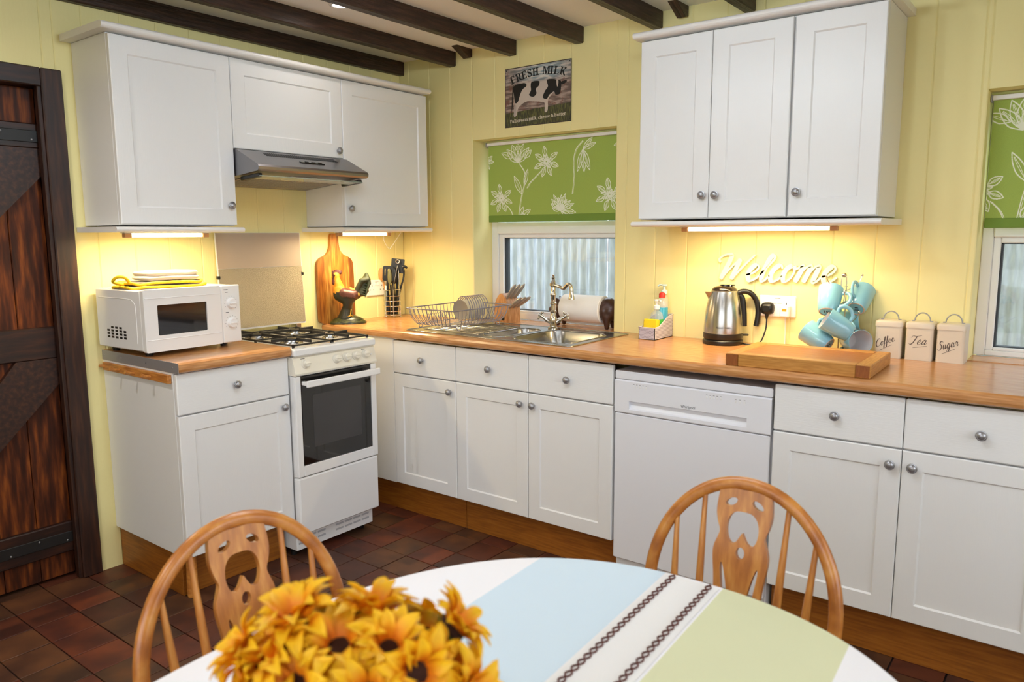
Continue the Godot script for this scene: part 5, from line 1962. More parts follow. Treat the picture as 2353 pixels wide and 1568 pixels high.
func utensils():
	var pos = v3(0.080, 0.9102, 0.178)
	var rot = 37.5
	var t = thing("utensil_pot", "chrome wire utensil pot in the worktop corner", "utensil pot", pos)
	t.rotation_degrees.y = rot
	at(Vector3.ZERO)
	var ring = func(y, a0, a1, n):
		var p = []
		for k in n + 1:
			var a = lerpf(a0, a1, float(k) / n)
			p.append(v3(0.046 * cos(a), y, 0.040 * sin(a)))
		return p
	for y in [0.012, 0.034, 0.062, 0.09, 0.118]:
		var s = st()
		tube(s, ring.call(y, 0.0, TAU * 35 / 36.0, 35), 0.0027, 6, true)
		part(t, "ring_wire", s, M.chrome)
	var s = st()
	tube(s, ring.call(0.012, 0.0, TAU * 35 / 36.0, 35), 0.0026, 6, true)
	for k in 5: tube(s, [v3(-0.038 + k * 0.019, 0.012, -0.034), v3(-0.038 + k * 0.019, 0.012, 0.034)], 0.0012, 5)
	part(t, "base_grid", s, M.chrome)
	for k in 6:
		var a = TAU * (k + 0.25) / 6.0
		s = st()
		var c = v3(0.046 * cos(a), 0, 0.040 * sin(a))
		tube(s, [c + v3(0, 0.004, 0), c + v3(0, 0.155 if cos(a) > 0.1 else 0.150, 0)], 0.0027, 6)
		ball(s, c + v3(0, 0.0045, 0), 0.0045, 8)
		part(t, "upright", s, M.chrome)
	s = st()
	tube(s, ring.call(0.153, -1.3, 1.15, 14), 0.0027, 6)
	tube(s, ring.call(0.150, 1.9, 4.4, 14), 0.0027, 6)
	part(t, "top_wire", s, M.chrome)
	var ut = func(nm, label, cat): 
		var u = thing(nm, label, cat, pos, "cooking utensils in the wire pot")
		u.rotation_degrees.y = rot
		at(Vector3.ZERO)
		return u
	# wooden spoon
	var u = ut.call("wooden_spoon", "wooden spoon sticking out of the utensil pot, leftmost", "spoon")
	s = st()
	tube(s, [v3(-0.012, 0.016, -0.01), v3(-0.04, 0.15, -0.012), v3(-0.05, 0.195, -0.014)], [0.0055, 0.005, 0.005], 8)
	part(u, "handle", s, M.spoon_wood)
	s = st()
	ball(s, v3(-0.061, 0.232, -0.015), v3(0.017, 0.038, 0.006), 14)
	part(u, "head", s, M.spoon_wood)
	# slotted turner
	u = ut.call("slotted_turner", "black slotted turner in the utensil pot", "turner")
	s = st()
	tube(s, [v3(-0.02, 0.016, 0.012), v3(-0.026, 0.14, 0.012), v3(-0.022, 0.20, 0.012)], [0.0085, 0.0085, 0.006], 8)
	part(u, "handle", s, M.black)
	s = st()
	X = Transform3D(Basis(v3(0, 0, 1), -0.06), v3(-0.02, 0.20, 0.014))
	var o = dense(rrect(-0.030, 0.0, 0.030, 0.082, 0.012, 4), 0.008)
	var holes = [o]
	for k in 3: holes.append(dense(rrect(-0.0195 + k * 0.017, 0.028, -0.0145 + k * 0.017, 0.066, 0.0022, 2), 0.008))
	prism(s, holes, -0.0015, 0.0015)
	at(Vector3.ZERO)
	part(u, "blade", s, M.black)
	# pale blue handle of a spatula
	u = ut.call("spatula", "utensil with a pale grey-blue handle standing in the pot", "spatula")
	s = st()
	tube(s, [v3(-0.036, 0.02, 0.012), v3(-0.034, 0.12, 0.018), v3(-0.03, 0.175, 0.02)], [0.008, 0.010, 0.008], 10, false, 0.6)
	part(u, "handle", s, M.pump_pale)
	# olive spoon
	u = ut.call("serving_spoon", "dull olive serving spoon in the utensil pot", "spoon")
	s = st()
	tube(s, [v3(-0.002, 0.016, 0.02), v3(-0.002, 0.13, 0.022), v3(-0.004, 0.18, 0.024)], [0.005, 0.005, 0.005], 8)
	part(u, "handle", s, M.black)
	s = st()
	ball(s, v3(-0.008, 0.222, 0.024), v3(0.012, 0.046, 0.008), 14)
	part(u, "bowl", s, M.olive)
	# black spoon
	u = ut.call("black_spoon", "black nylon spoon in the utensil pot", "spoon")
	s = st()
	tube(s, [v3(0.006, 0.016, 0.0), v3(0.008, 0.16, 0.002), v3(0.008, 0.19, 0.004)], [0.009, 0.008, 0.007], 8)
	part(u, "handle", s, M.black)
	s = st()
	ball(s, v3(0.010, 0.228, 0.006), v3(0.023, 0.048, 0.008), 14)
	part(u, "bowl", s, M.black)
	# square turner
	u = ut.call("square_turner", "black square-bladed turner, tallest in the utensil pot", "turner")
	s = st()
	tube(s, [v3(0.012, 0.016, -0.018), v3(0.024, 0.15, -0.016), v3(0.03, 0.26, -0.014)], [0.008, 0.008, 0.007], 8)
	part(u, "handle", s, M.black)
	s = st()
	X = Transform3D(Basis(v3(0, 0, 1), -0.10), v3(0.028, 0.242, -0.012))
	prism(s, [rrect(-0.036, 0.0, 0.036, 0.078, 0.004, 2)], -0.0012, 0.0012)
	at(Vector3.ZERO)
	part(u, "blade", s, M.black)
	# tongs
	u = ut.call("tongs", "steel tongs with a hanging ring in the utensil pot", "tongs")
	s = st()
	for sg in [-1, 1]: tube(s, [v3(0.034, 0.285, 0.012), v3(0.034 + sg * 0.006, 0.25, 0.012), v3(0.026 + sg * 0.017, 0.17, 0.012), v3(0.020 + sg * 0.018, 0.03, 0.010)], [0.005, 0.008, 0.0085, 0.006], 8, false, 0.35)
	part(u, "arms", s, M.steel)
	s = st()
	var rp = []
	for k in 16: rp.append(v3(0.036 + 0.0095 * cos(TAU * k / 16), 0.305 + 0.0095 * sin(TAU * k / 16), 0.012))
	tube(s, rp, 0.003, 8, true)
	part(u, "ring", s, M.chrome)
	# whisk-like curved black ladle at the right
	u = ut.call("ladle", "black ladle curving out at the right of the utensil pot", "ladle")
	s = st()
	tube(s, smooth([v3(0.022, 0.016, 0.0), v3(0.045, 0.15, 0.0), v3(0.062, 0.21, -0.004), v3(0.066, 0.25, -0.008), v3(0.058, 0.275, -0.01)], 4), 0.005, 8)
	part(u, "handle", s, M.black)
	s = st()
	tube(s, smooth([v3(0.058, 0.275, -0.01), v3(0.07, 0.278, -0.01), v3(0.084, 0.268, -0.012)], 4), [0.006, 0.006, 0.006, 0.006, 0.007, 0.007, 0.007, 0.006, 0.004], 8)
	part(u, "hook", s, M.black)

# ------------------------------------------------------------------ script lettering: strokes on a unit where the small letters are 1 high
const SCRIPT := {
	"W": [1.42, [[-0.15, 1.15], [-0.3, 1.45], [-0.1, 1.85], [0.2, 1.9], [0.3, 1.5], [0.2, 0.05]], [[0.2, 0.05], [0.5, 0.8], [0.8, 1.5]], [[0.8, 1.5], [0.78, 0.8], [0.75, 0.05]], [[0.75, 0.05], [1.15, 1.0], [1.45, 1.9]]],
	"e": [0.66, [[0.0, 0.35], [0.32, 0.5], [0.47, 0.8], [0.3, 1.0], [0.1, 0.7], [0.1, 0.3], [0.3, 0.0], [0.52, 0.12], [0.68, 0.35]]],
	"l": [0.48, [[0.0, 0.35], [0.28, 1.0], [0.40, 1.6], [0.28, 1.9], [0.16, 1.5], [0.12, 0.5], [0.2, 0.08], [0.34, 0.02], [0.5, 0.35]]],
	"c": [0.62, [[0.5, 0.78], [0.35, 1.0], [0.14, 0.8], [0.07, 0.45], [0.16, 0.1], [0.34, 0.0], [0.52, 0.14], [0.64, 0.35]]],
	"o": [0.64, [[0.28, 1.0], [0.08, 0.75], [0.06, 0.32], [0.25, 0.0], [0.46, 0.25], [0.48, 0.7], [0.28, 1.0]], [[0.38, 0.93], [0.5, 0.82], [0.66, 0.85]]],
	"m": [1.20, [[0.0, 0.8], [0.12, 1.0], [0.16, 0.7], [0.1, 0.0]], [[0.13, 0.4], [0.33, 0.9], [0.50, 0.95], [0.52, 0.6], [0.48, 0.0]], [[0.51, 0.4], [0.71, 0.9], [0.88, 0.95], [0.90, 0.55], [0.91, 0.1], [1.04, 0.03], [1.2, 0.35]]],
	"C": [1.0, [[0.92, 1.5], [0.75, 1.9], [0.4, 1.8], [0.1, 1.2], [0.08, 0.5], [0.3, 0.03], [0.65, 0.1], [0.95, 0.5]]],
	"f": [0.52, [[0.0, 0.35], [0.28, 1.0], [0.42, 1.7], [0.34, 1.95], [0.22, 1.5], [0.10, -0.5], [0.0, -0.75], [-0.02, -0.4], [0.2, 0.15], [0.54, 0.4]]],
	"T": [0.95, [[-0.2, 1.5], [-0.02, 1.85], [0.4, 1.78], [0.85, 1.85], [1.15, 2.0]], [[0.55, 1.8], [0.48, 1.0], [0.36, 0.3], [0.12, 0.0], [-0.12, 0.25]]],
	"a": [0.72, [[0.48, 0.85], [0.3, 1.0], [0.1, 0.7], [0.06, 0.3], [0.22, 0.0], [0.40, 0.3], [0.5, 0.95]], [[0.5, 0.95], [0.44, 0.25], [0.56, 0.02], [0.74, 0.35]]],
	"S": [0.85, [[0.85, 1.55], [0.68, 1.9], [0.38, 1.8], [0.32, 1.4], [0.55, 1.0], [0.6, 0.5], [0.35, 0.05], [0.0, 0.1], [-0.12, 0.4]]],
	"u": [0.72, [[0.0, 0.6], [0.12, 1.0], [0.09, 0.35], [0.22, 0.0], [0.40, 0.3], [0.49, 1.0]], [[0.49, 1.0], [0.45, 0.25], [0.56, 0.02], [0.74, 0.35]]],
	"g": [0.72, [[0.48, 0.85], [0.3, 1.0], [0.1, 0.7], [0.06, 0.3], [0.22, 0.0], [0.40, 0.3], [0.5, 0.95]], [[0.5, 0.95], [0.44, -0.3], [0.25, -0.75], [0.02, -0.6], [0.2, -0.2], [0.74, 0.35]]],
	"r": [0.62, [[0.0, 0.4], [0.14, 0.95], [0.2, 1.05], [0.3, 0.88], [0.44, 0.9], [0.4, 0.4], [0.48, 0.04], [0.64, 0.35]]],
}

func script_word(par, word, p, size, stroke_w, depth, m, slope = 0.0, stretch = 1.0, tall = 1.0):
	# X must be set by the caller; letters lie in x, y and stick out along z
	var pen = 0.0
	var base = X
	for ch in word:
		var d = SCRIPT[ch]
		var s = st()
		X = base
		for i in range(1, d.size()):
			var pts = PackedVector2Array()
			var raw = []
			for q in d[i]: 
				var qy = q[1] if q[1] < 1.0 else 1.0 + (q[1] - 1.0) * tall
				raw.append(Vector2((q[0] + qy * 0.32) * size * stretch + pen, qy * size))
			for q in smooth(raw, 5): pts.append(Vector2(p.x + q.x * cos(slope) - q.y * sin(slope), p.y + q.x * sin(slope) + q.y * cos(slope)))
			# ribbon: thick on the way down, thin on the way up
			var L = []
			var R = []
			for k in pts.size():
				var t = (pts[mini(k + 1, pts.size() - 1)] - pts[maxi(k - 1, 0)]).normalized()
				var w = stroke_w * (0.42 + 0.58 * smoothstep(-0.3, 0.6, -t.y)) * 0.5
				if k == 0 or k == pts.size() - 1: w *= 0.75
				var e = Vector2(-t.y, t.x) * w
				L.append(pts[k] + e)
				R.append(pts[k] - e)
			for k in pts.size() - 1:
				var z = depth + 0.00002 * i
				quad(s, v3(R[k].x, R[k].y, z), v3(R[k + 1].x, R[k + 1].y, z), v3(L[k + 1].x, L[k + 1].y, z), v3(L[k].x, L[k].y, z))
				quad(s, v3(L[k].x, L[k].y, 0), v3(L[k + 1].x, L[k + 1].y, 0), v3(R[k + 1].x, R[k + 1].y, 0), v3(R[k].x, R[k].y, 0))
				quad(s, v3(R[k].x, R[k].y, 0), v3(R[k + 1].x, R[k + 1].y, 0), v3(R[k + 1].x, R[k + 1].y, z), v3(R[k].x, R[k].y, z))
				quad(s, v3(L[k + 1].x, L[k + 1].y, 0), v3(L[k].x, L[k].y, 0), v3(L[k].x, L[k].y, z), v3(L[k + 1].x, L[k + 1].y, z))
			for k in [0, pts.size() - 1]:
				quad(s, v3(R[k].x, R[k].y, 0), v3(R[k].x, R[k].y, depth), v3(L[k].x, L[k].y, depth), v3(L[k].x, L[k].y, 0))
		part(par, "letter", s, m)
		pen += d[0] * size * stretch
	X = base
	return pen

# ------------------------------------------------------------------ things on the right part of the counter and on the wall
func right_counter_things():
	milk_sign()
	double_socket("white double wall socket beside the kettle", v3(2.137, 1.068, 0.0122), Basis.IDENTITY, "wall_socket")
	soap_tray()
	kettle()
	plugs()
	# ---- Welcome
	var t = thing("welcome_sign", "cut-out cream script letters spelling Welcome on the wall above the kettle", "wall sign", v3(1.885, 1.168, 0.0127))
	at(Vector3.ZERO)
	script_word(t, "Welcome", Vector2(-0.005, 0.0), 0.066, 0.0185, 0.015, M.letters, 0.0, 1.25, 0.66)
	mug_tree()
	chopping_board()
	tins()

func milk_sign():
	var x0 = 0.7471
	var x1 = 1.1394
	var y0 = 1.8848
	var y1 = 2.1671
	var t = thing("milk_sign", "tin sign with a black and white cow reading FRESH MILK above the blind", "wall sign", v3((x0 + x1) / 2, y0, 0.0125))
	X = Transform3D.IDENTITY
	var s = st()
	box(s, v3(x0, y0, 0.0125), v3(x1, y1, 0.0142), 0.0006)
	obj(t, "plate", s, M.sign_edge)
	var W = 560
	var H = 404
	var img = Image.create(W, H, false, Image.FORMAT_RGB8)
	var nz = FastNoiseLite.new()
	nz.seed = 4
	nz.frequency = 0.02
	nz.fractal_octaves = 5
	for y in H:
		for x in W:
			var u = float(x) / W
			var v = float(y) / H
			var a = nz.get_noise_2d(x * 0.35, y * 2.2) * 0.5 + 0.5
			var b = nz.get_noise_2d(x * 0.9 + 900, y * 0.9) * 0.5 + 0.5
			var c = Color("#6b5850").lerp(Color("#b39d90"), smoothstep(0.3, 0.75, a))
			c = c.lerp(Color("#7b4f43"), smoothstep(0.55, 0.8, b) * 0.8)
			if v < 0.34: c = c.lerp(Color("#8f9fa6").lerp(Color("#ddd8d0"), smoothstep(0.35, 0.65, a)), (1.0 - smoothstep(0.2, 0.34, v)) * clampf(1.25 - absf(u - 0.6) * 1.7, 0, 1))
			if v > 0.76 - 0.06 * u: c = Color("#3c3a24").lerp(Color("#6c6a35"), smoothstep(0.35, 0.75, nz.get_noise_2d(x * 4.0, y * 0.8) * 0.5 + 0.5))
			img.set_pixel(x, y, c)
	var P = func(l):
		var o = PackedVector2Array()
		for q in smooth(l, 4, true): o.append(Vector2(q.x * W, ((q.y - 0.25) * 0.96 + 0.288) * H))
		return o
	var V = func(a):
		var o = []
		for i in range(0, a.size(), 2): o.append(Vector2(a[i], a[i + 1]))
		return o
	fill_poly(img, P.call(V.call([.14, .27, .25, .235, .45, .24, .62, .25, .70, .235, .80, .27, .86, .31, .855, .42, .83, .51, .78, .52, .75, .47, .70, .53, .665, .60, .665, .70, .655, .79, .615, .79, .615, .64, .56, .61, .45, .58, .34, .57, .26, .61, .20, .68, .175, .80, .13, .80, .145, .62, .13, .42])), Color("#cdbfb2"))
	for l in [[.14, .26, .30, .235, .335, .29, .27, .35, .23, .45, .20, .55, .155, .57, .135, .42], [.42, .235, .53, .24, .525, .32, .48, .37, .49, .45, .44, .50, .375, .46, .405, .38, .40, .30], [.645, .245, .72, .235, .80, .265, .86, .30, .86, .40, .84, .51, .78, .52, .755, .46, .69, .50, .645, .57, .585, .53, .625, .42, .665, .35], [.86, .31, .93, .29, .94, .32, .88, .36], [.115, .28, .13, .27, .125, .5, .105, .70, .095, .70]]:
		fill_poly(img, P.call(V.call(l)), Color("#17130f"))
	fill_poly(img, P.call(V.call([.79, .27, .82, .28, .815, .36, .80, .38])), Color("#cdbfb2"))
	fill_poly(img, P.call(V.call([.14, .62, .17, .62, .16, .80, .135, .80])), Color("#b7a89c"))
	var m = StandardMaterial3D.new()
	m.albedo_texture = ImageTexture.create_from_image(img)
	m.roughness = 0.4
	M.sign_print = m
	s = SurfaceTool.new()
	s.begin(Mesh.PRIMITIVE_TRIANGLES)
	var q = [[x0 + .004, y0 + .004, 0, 1], [x1 - .004, y0 + .004, 1, 1], [x1 - .004, y1 - .004, 1, 0], [x0 + .004, y1 - .004, 0, 0]]
	for i in [0, 2, 1, 0, 3, 2]:
		s.set_normal(v3(0, 0, 1))
		s.set_uv(Vector2(q[i][2], q[i][3]))
		s.add_vertex(v3(q[i][0], q[i][1], 0.0144))
	var o = MeshInstance3D.new()
	o.name = "print"
	o.mesh = s.commit()
	o.material_override = m
	t.add_child(o)
	o.position = -t.position
	var words = "FRESH MILK"
	var us = [.125, .215, .30, .385, .475, .54, .635, .715, .785, .875]
	for i in words.length():
		if words[i] == " ": continue
		var u = us[i]
		var v = 0.105 + 0.50 * pow(u - 0.53, 2)
		text(t, words[i], 0.037, v3(lerpf(x0, x1, u), lerpf(y1, y0, v + 0.02), 0.0147) - t.position, Basis(v3(0, 0, 1), -(u - 0.53) * 0.9), M.black, false, true)
	text(t, "Full cream milk, cheese & butter", 0.0150, v3((x0 + x1) / 2, lerpf(y1, y0, 0.885), 0.0147) - t.position, Basis(v3(0, 0, 1), 0.03), M.cream_ink, true, true)
	for e in [[x0 + .01, y0 + .01], [x1 - .01, y0 + .01], [x0 + .01, y1 - .01], [x1 - .01, y1 - .01]]:
		s = st()
		ball(s, v3(e[0], e[1], 0.0145), v3(0.003, 0.003, 0.0015), 8)
		obj(t, "nail", s, M.iron)

func fill_poly(img, p, c):
	var y0 = 1e9
	var y1 = -1e9
	for q in p:
		y0 = minf(y0, q.y)
		y1 = maxf(y1, q.y)
	for y in range(maxi(0, int(y0)), mini(img.get_height() - 1, int(y1)) + 1):
		var xs = []
		for i in p.size():
			var a = p[i]
			var b = p[(i + 1) % p.size()]
			if (a.y <= y + 0.5) != (b.y <= y + 0.5): xs.append(a.x + (y + 0.5 - a.y) / (b.y - a.y) * (b.x - a.x))
		xs.sort()
		for i in range(0, xs.size() - 1, 2): img.fill_rect(Rect2i(int(xs[i]), y, maxi(1, int(xs[i + 1]) - int(xs[i])), 1), c)

func soap_tray():
	var p = v3(1.642, 0.9102, 0.098)
	var t = thing("soap_basket", "lilac grey plastic basket with a sloping side beside the sink", "basket", p)
	at(Vector3.ZERO)
	# walls in plan: x -0.04..0.04, z -0.085..0.09; low in front, high at the back
	var s = st()
	var hf = 0.052
	var hb = 0.098
	var w = 0.038
	var zf = 0.088
	var zb = -0.084
	box(s, v3(-w, 0, zb), v3(w, 0.003, zf))
	X = side_x()
	for x in [w - 0.003, -w]:
		prism(s, [[Vector2(zb, 0), Vector2(zf, 0), Vector2(zf, hf), Vector2(0.05, hf + 0.002), Vector2(-0.03, hb - 0.008), Vector2(zb, hb)]], -(x + 0.003), -x)
	at(Vector3.ZERO)
	box(s, v3(-w, 0, zf - 0.003), v3(w, hf, zf))
	box(s, v3(-w, 0, zb), v3(w, hb, zb + 0.003))
	var b = part(t, "walls", s, M.basket)
	# woven lattice on the walls
	s = st()
	for k in 12:
		for r in 7:
			var x = -w + 0.0065 + k * 0.0060 + (0.003 if r % 2 else 0.0)
			if x > w - 0.003: continue
			box(s, v3(x - 0.0018, 0.007 + r * 0.006, zf - 0.0008), v3(x + 0.0018, 0.010 + r * 0.006, zf + 0.0005))
	for k in 26:
		for r in 13:
			var z = zb + 0.007 + k * 0.0064 + (0.0032 if r % 2 else 0.0)
			var y = 0.007 + r * 0.006
			var lim = hf if z > 0.05 else lerpf(hb - 0.008, hf, clampf((z + 0.03) / 0.08, 0, 1))
			if y > lim - 0.007 or z > zf - 0.005: continue
			box(s, v3(w - 0.0008, y, z - 0.0018), v3(w + 0.0005, y + 0.003, z + 0.0018))
	var lt = part(b, "woven_holes", s, M.lattice)
	lt.set_meta("kind", "stuff")
	s = st()
	var rim = [v3(w, hf, zf), v3(w, hf + 0.002, 0.05), v3(w, hb - 0.008, -0.03), v3(w, hb, zb), v3(-w, hb, zb), v3(-w, hb - 0.008, -0.03), v3(-w, hf + 0.002, 0.05), v3(-w, hf, zf)]
	tube(s, rim, 0.0025, 6, true)
	part(t, "rim", s, M.basket)
	# sponge
	var o = thing("sponge", "bright yellow washing-up sponge in the front of the basket", "sponge", p + v3(0.0, 0.0035, 0.052))
	o.rotation_degrees = v3(-8, 6, 0)
	s = st()
	box(s, v3(-0.030, 0.002, -0.014), v3(0.032, 0.082, 0.020), 0.004)
	part(o, "foam", s, M.sponge)
	s = st()
	box(s, v3(-0.030, 0.002, -0.019), v3(0.032, 0.082, -0.0145), 0.002)
	part(o, "scourer", s, M.green_label)
	# three bottles
	o = thing("soap_dispenser", "short clear pump bottle with green label behind the sponge", "bottle", p + v3(0.004, 0.0035, 0.006))
	at(Vector3.ZERO)
	s = st()
	lathe(s, [Vector2(0, 0), Vector2(0.026, 0), Vector2(0.029, 0.006), Vector2(0.029, 0.085), Vector2(0.024, 0.105), Vector2(0.011, 0.116), Vector2(0.011, 0.122)], Transform3D.IDENTITY, 24)
	var bo = part(o, "bottle", s, M.clear_plastic)
	s = st()
	lathe(s, [Vector2(0.0293, 0.03), Vector2(0.0296, 0.032), Vector2(0.0296, 0.078), Vector2(0.0293, 0.08)], Transform3D.IDENTITY, 24)
	part(bo, "label", s, M.green_label, "green label")
	pump(o, 0.122, M.pump_white, 0.4)
	o = thing("washing_up_bottle", "clear washing-up liquid bottle with blue label and red cap", "bottle", p + v3(0.010, 0.0035, -0.030))
	s = st()
	lathe(s, [Vector2(0, 0), Vector2(0.024, 0), Vector2(0.026, 0.006), Vector2(0.026, 0.12), Vector2(0.020, 0.15), Vector2(0.012, 0.165), Vector2(0.012, 0.172)], Transform3D.IDENTITY, 24)
	bo = part(o, "bottle", s, M.clear_plastic)
	s = st()
	lathe(s, [Vector2(0.0263, 0.05), Vector2(0.0267, 0.052), Vector2(0.0267, 0.125), Vector2(0.0258, 0.128)], Transform3D.IDENTITY, 24)
	part(bo, "label", s, M.blue_liquid, "blue label")
	s = st()
	lathe(s, [Vector2(0.0, 0.17), Vector2(0.0145, 0.17), Vector2(0.0145, 0.184), Vector2(0.012, 0.19), Vector2(0.006, 0.193), Vector2(0, 0.194)], Transform3D.IDENTITY, 20)
	part(bo, "cap", s, M.red_cap, "red cap")
	o = thing("lotion_bottle", "tall pale pump bottle at the back of the basket", "bottle", p + v3(0.004, 0.0035, -0.062))
	s = st()
	lathe(s, [Vector2(0, 0), Vector2(0.017, 0), Vector2(0.019, 0.006), Vector2(0.019, 0.15), Vector2(0.015, 0.17), Vector2(0.010, 0.18), Vector2(0.010, 0.184)], Transform3D.IDENTITY, 24)
	part(o, "bottle", s, M.clear_plastic)
	pump(o, 0.184, M.pump_pale, 2.8)

func pump(o, y, m, ang):
	var s = st()
	lathe(s, [Vector2(0, y), Vector2(0.0135, y), Vector2(0.0135, y + 0.014), Vector2(0.008, y + 0.018), Vector2(0.005, y + 0.02), Vector2(0.005, y + 0.034), Vector2(0.012, y + 0.036), Vector2(0.012, y + 0.042), Vector2(0, y + 0.044)], Transform3D.IDENTITY, 18)
	tube(s, [v3(0, y + 0.039, 0), v3(cos(ang) * 0.02, y + 0.040, sin(ang) * 0.02), v3(cos(ang) * 0.028, y + 0.034, sin(ang) * 0.028)], 0.004, 8)
	part(o, "pump_head", s, m)

func kettle():
	var t = thing("electric_kettle", "brushed steel electric kettle with black handle and base", "kettle", v3(1.945, 0.9102, 0.098))
	t.rotation_degrees.y = 32
	at(Vector3.ZERO)
	var s = st()
	lathe(s, [Vector2(0, 0), Vector2(0.079, 0), Vector2(0.081, 0.006), Vector2(0.080, 0.016), Vector2(0.074, 0.022), Vector2(0, 0.022)], Transform3D.IDENTITY, 40)
	var bs = part(t, "power_base", s, M.black)
	s = st()
	lathe(s, [Vector2(0, 0.0225), Vector2(0.0765, 0.0225), Vector2(0.079, 0.028), Vector2(0.0788, 0.046), Vector2(0.0778, 0.047)], Transform3D.IDENTITY, 40)
	part(t, "bottom_ring", s, M.black)
	s = st()
	lathe(s, [Vector2(0.0778, 0.047), Vector2(0.0775, 0.07), Vector2(0.0755, 0.10), Vector2(0.072, 0.135), Vector2(0.066, 0.17), Vector2(0.0585, 0.203), Vector2(0.054, 0.217), Vector2(0.051, 0.219)], Transform3D.IDENTITY, 48)
	var b = part(t, "body", s, M.steel)
	s = st()
	lathe(s, [Vector2(0.051, 0.2185), Vector2(0.050, 0.224), Vector2(0.042, 0.233), Vector2(0.02, 0.239), Vector2(0, 0.240)], Transform3D.IDENTITY, 36)
	var l = part(t, "lid", s, M.kettle_lid)
	s = st()
	lathe(s, [Vector2(0.024, 0.2375), Vector2(0.022, 0.2435), Vector2(0, 0.2455)], Transform3D(Basis.IDENTITY, v3(0.012, 0, 0)), 24, 1.3, 1.0)
	part(l, "lid_button", s, M.black_gloss)
	# spout on the left
	s = st()
	var rings = []
	for e in [[0.165, -0.055, 0.016], [0.19, -0.064, 0.019], [0.214, -0.078, 0.020]]:
		var ring = []
		for k in 16:
			var a = TAU * k / 16
			var xx = cos(a)
			ring.append(v3(e[1] + 0.028 + (xx * 0.030 if xx < 0 else xx * 0.02), e[0], -sin(a) * e[2] * (0.55 if xx < -0.5 else 1.0)))
		rings.append(ring)
	loft(s, rings, true, true)
	part(t, "spout", s, M.steel)
	# handle on the right
	s = st()
	tube(s, smooth([v3(0.050, 0.206, 0), v3(0.075, 0.215, 0), v3(0.105, 0.208, 0), v3(0.128, 0.18, 0), v3(0.137, 0.14, 0), v3(0.136, 0.10, 0), v3(0.131, 0.073, 0)], 6), 0.0135, 12, false, 0.8)
	part(t, "handle", s, M.black)
	s = st()
	tube(s, smooth([v3(0.060, 0.20, 0), v3(0.072, 0.185, 0), v3(0.079, 0.14, 0), v3(0.082, 0.10, 0), v3(0.083, 0.072, 0)], 6), 0.0095, 10, false, 1.3)
	part(t, "water_gauge", s, M.black)
	s = st()
	box(s, v3(0.074, 0.033, -0.010), v3(0.103, 0.040, 0.010), 0.003)
	part(t, "switch_lever", s, M.black)
	var lo = text(b, "Russell Hobbs", 0.0075, v3(-0.012, 0.073, 0.0775), Basis(v3(0, 1, 0), -0.15), M.ink)
	# cord from base to plug
	s = st()
	X = Transform3D.IDENTITY
	tube(s, smooth([v3(2.005, 0.918, 0.075), v3(2.035, 0.9135, 0.085), v3(2.068, 0.9135, 0.075), v3(2.088, 0.925, 0.055), v3(2.100, 0.97, 0.04), v3(2.102, 1.005, 0.036), v3(2.1005, 1.024, 0.034)], 6), 0.0030, 8)
	solo("kettle_cord", "black kettle cord running from the plug down to the kettle base", "cord", s, M.black)

func plugs():
	var t = thing("black_plug", "black three-pin plug in the left half of the socket beside the kettle", "plug", v3(2.101, 1.058, 0.0222))
	at(Vector3.ZERO)
	var s = st()
	var o = smooth([Vector2(-0.016, -0.022), Vector2(-0.025, -0.01), Vector2(-0.025, 0.012), Vector2(-0.014, 0.024), Vector2(0.014, 0.024), Vector2(0.025, 0.012), Vector2(0.025, -0.01), Vector2(0.016, -0.022)], 4, true)
	var rings = []
	for e in [[1.0, 0.0], [1.0, 0.012], [0.85, 0.022], [0.5, 0.027]]:
		var ring = []
		for q in o: ring.append(v3(-q.x * e[0], q.y * e[0], e[1]))
		rings.append(ring)
	loft(s, rings)
	part(t, "plug_body", s, M.black)
	s = st()
	tube(s, [v3(0, -0.018, 0.012), v3(0, -0.032, 0.012), v3(0, -0.042, 0.012)], [0.009, 0.006, 0.0045], 10)
	part(t, "cord_grip", s, M.black)
	t = thing("white_adapter", "small white adapter plug with a brown mark in the right half of the socket", "plug", v3(2.175, 1.052, 0.0222))
	s = st()
	box(s, v3(-0.019, -0.024, 0), v3(0.019, 0.024, 0.030), 0.005)
	part(t, "case", s, M.socket)
	s = st()
	box(s, v3(-0.009, 0.0, 0.0296), v3(0.009, 0.010, 0.0306))
	part(t, "print_mark", s, M.claw)
	s = st()
	X = Transform3D.IDENTITY
	tube(s, smooth([v3(2.175, 1.026, 0.032), v3(2.175, 1.0, 0.028), v3(2.174, 0.96, 0.022), v3(2.173, 0.914, 0.02), v3(2.175, 0.9128, 0.05)], 5), 0.0028, 8)
	solo("white_cable", "thin white cable hanging from the white adapter", "cord", s, M.white_cord)

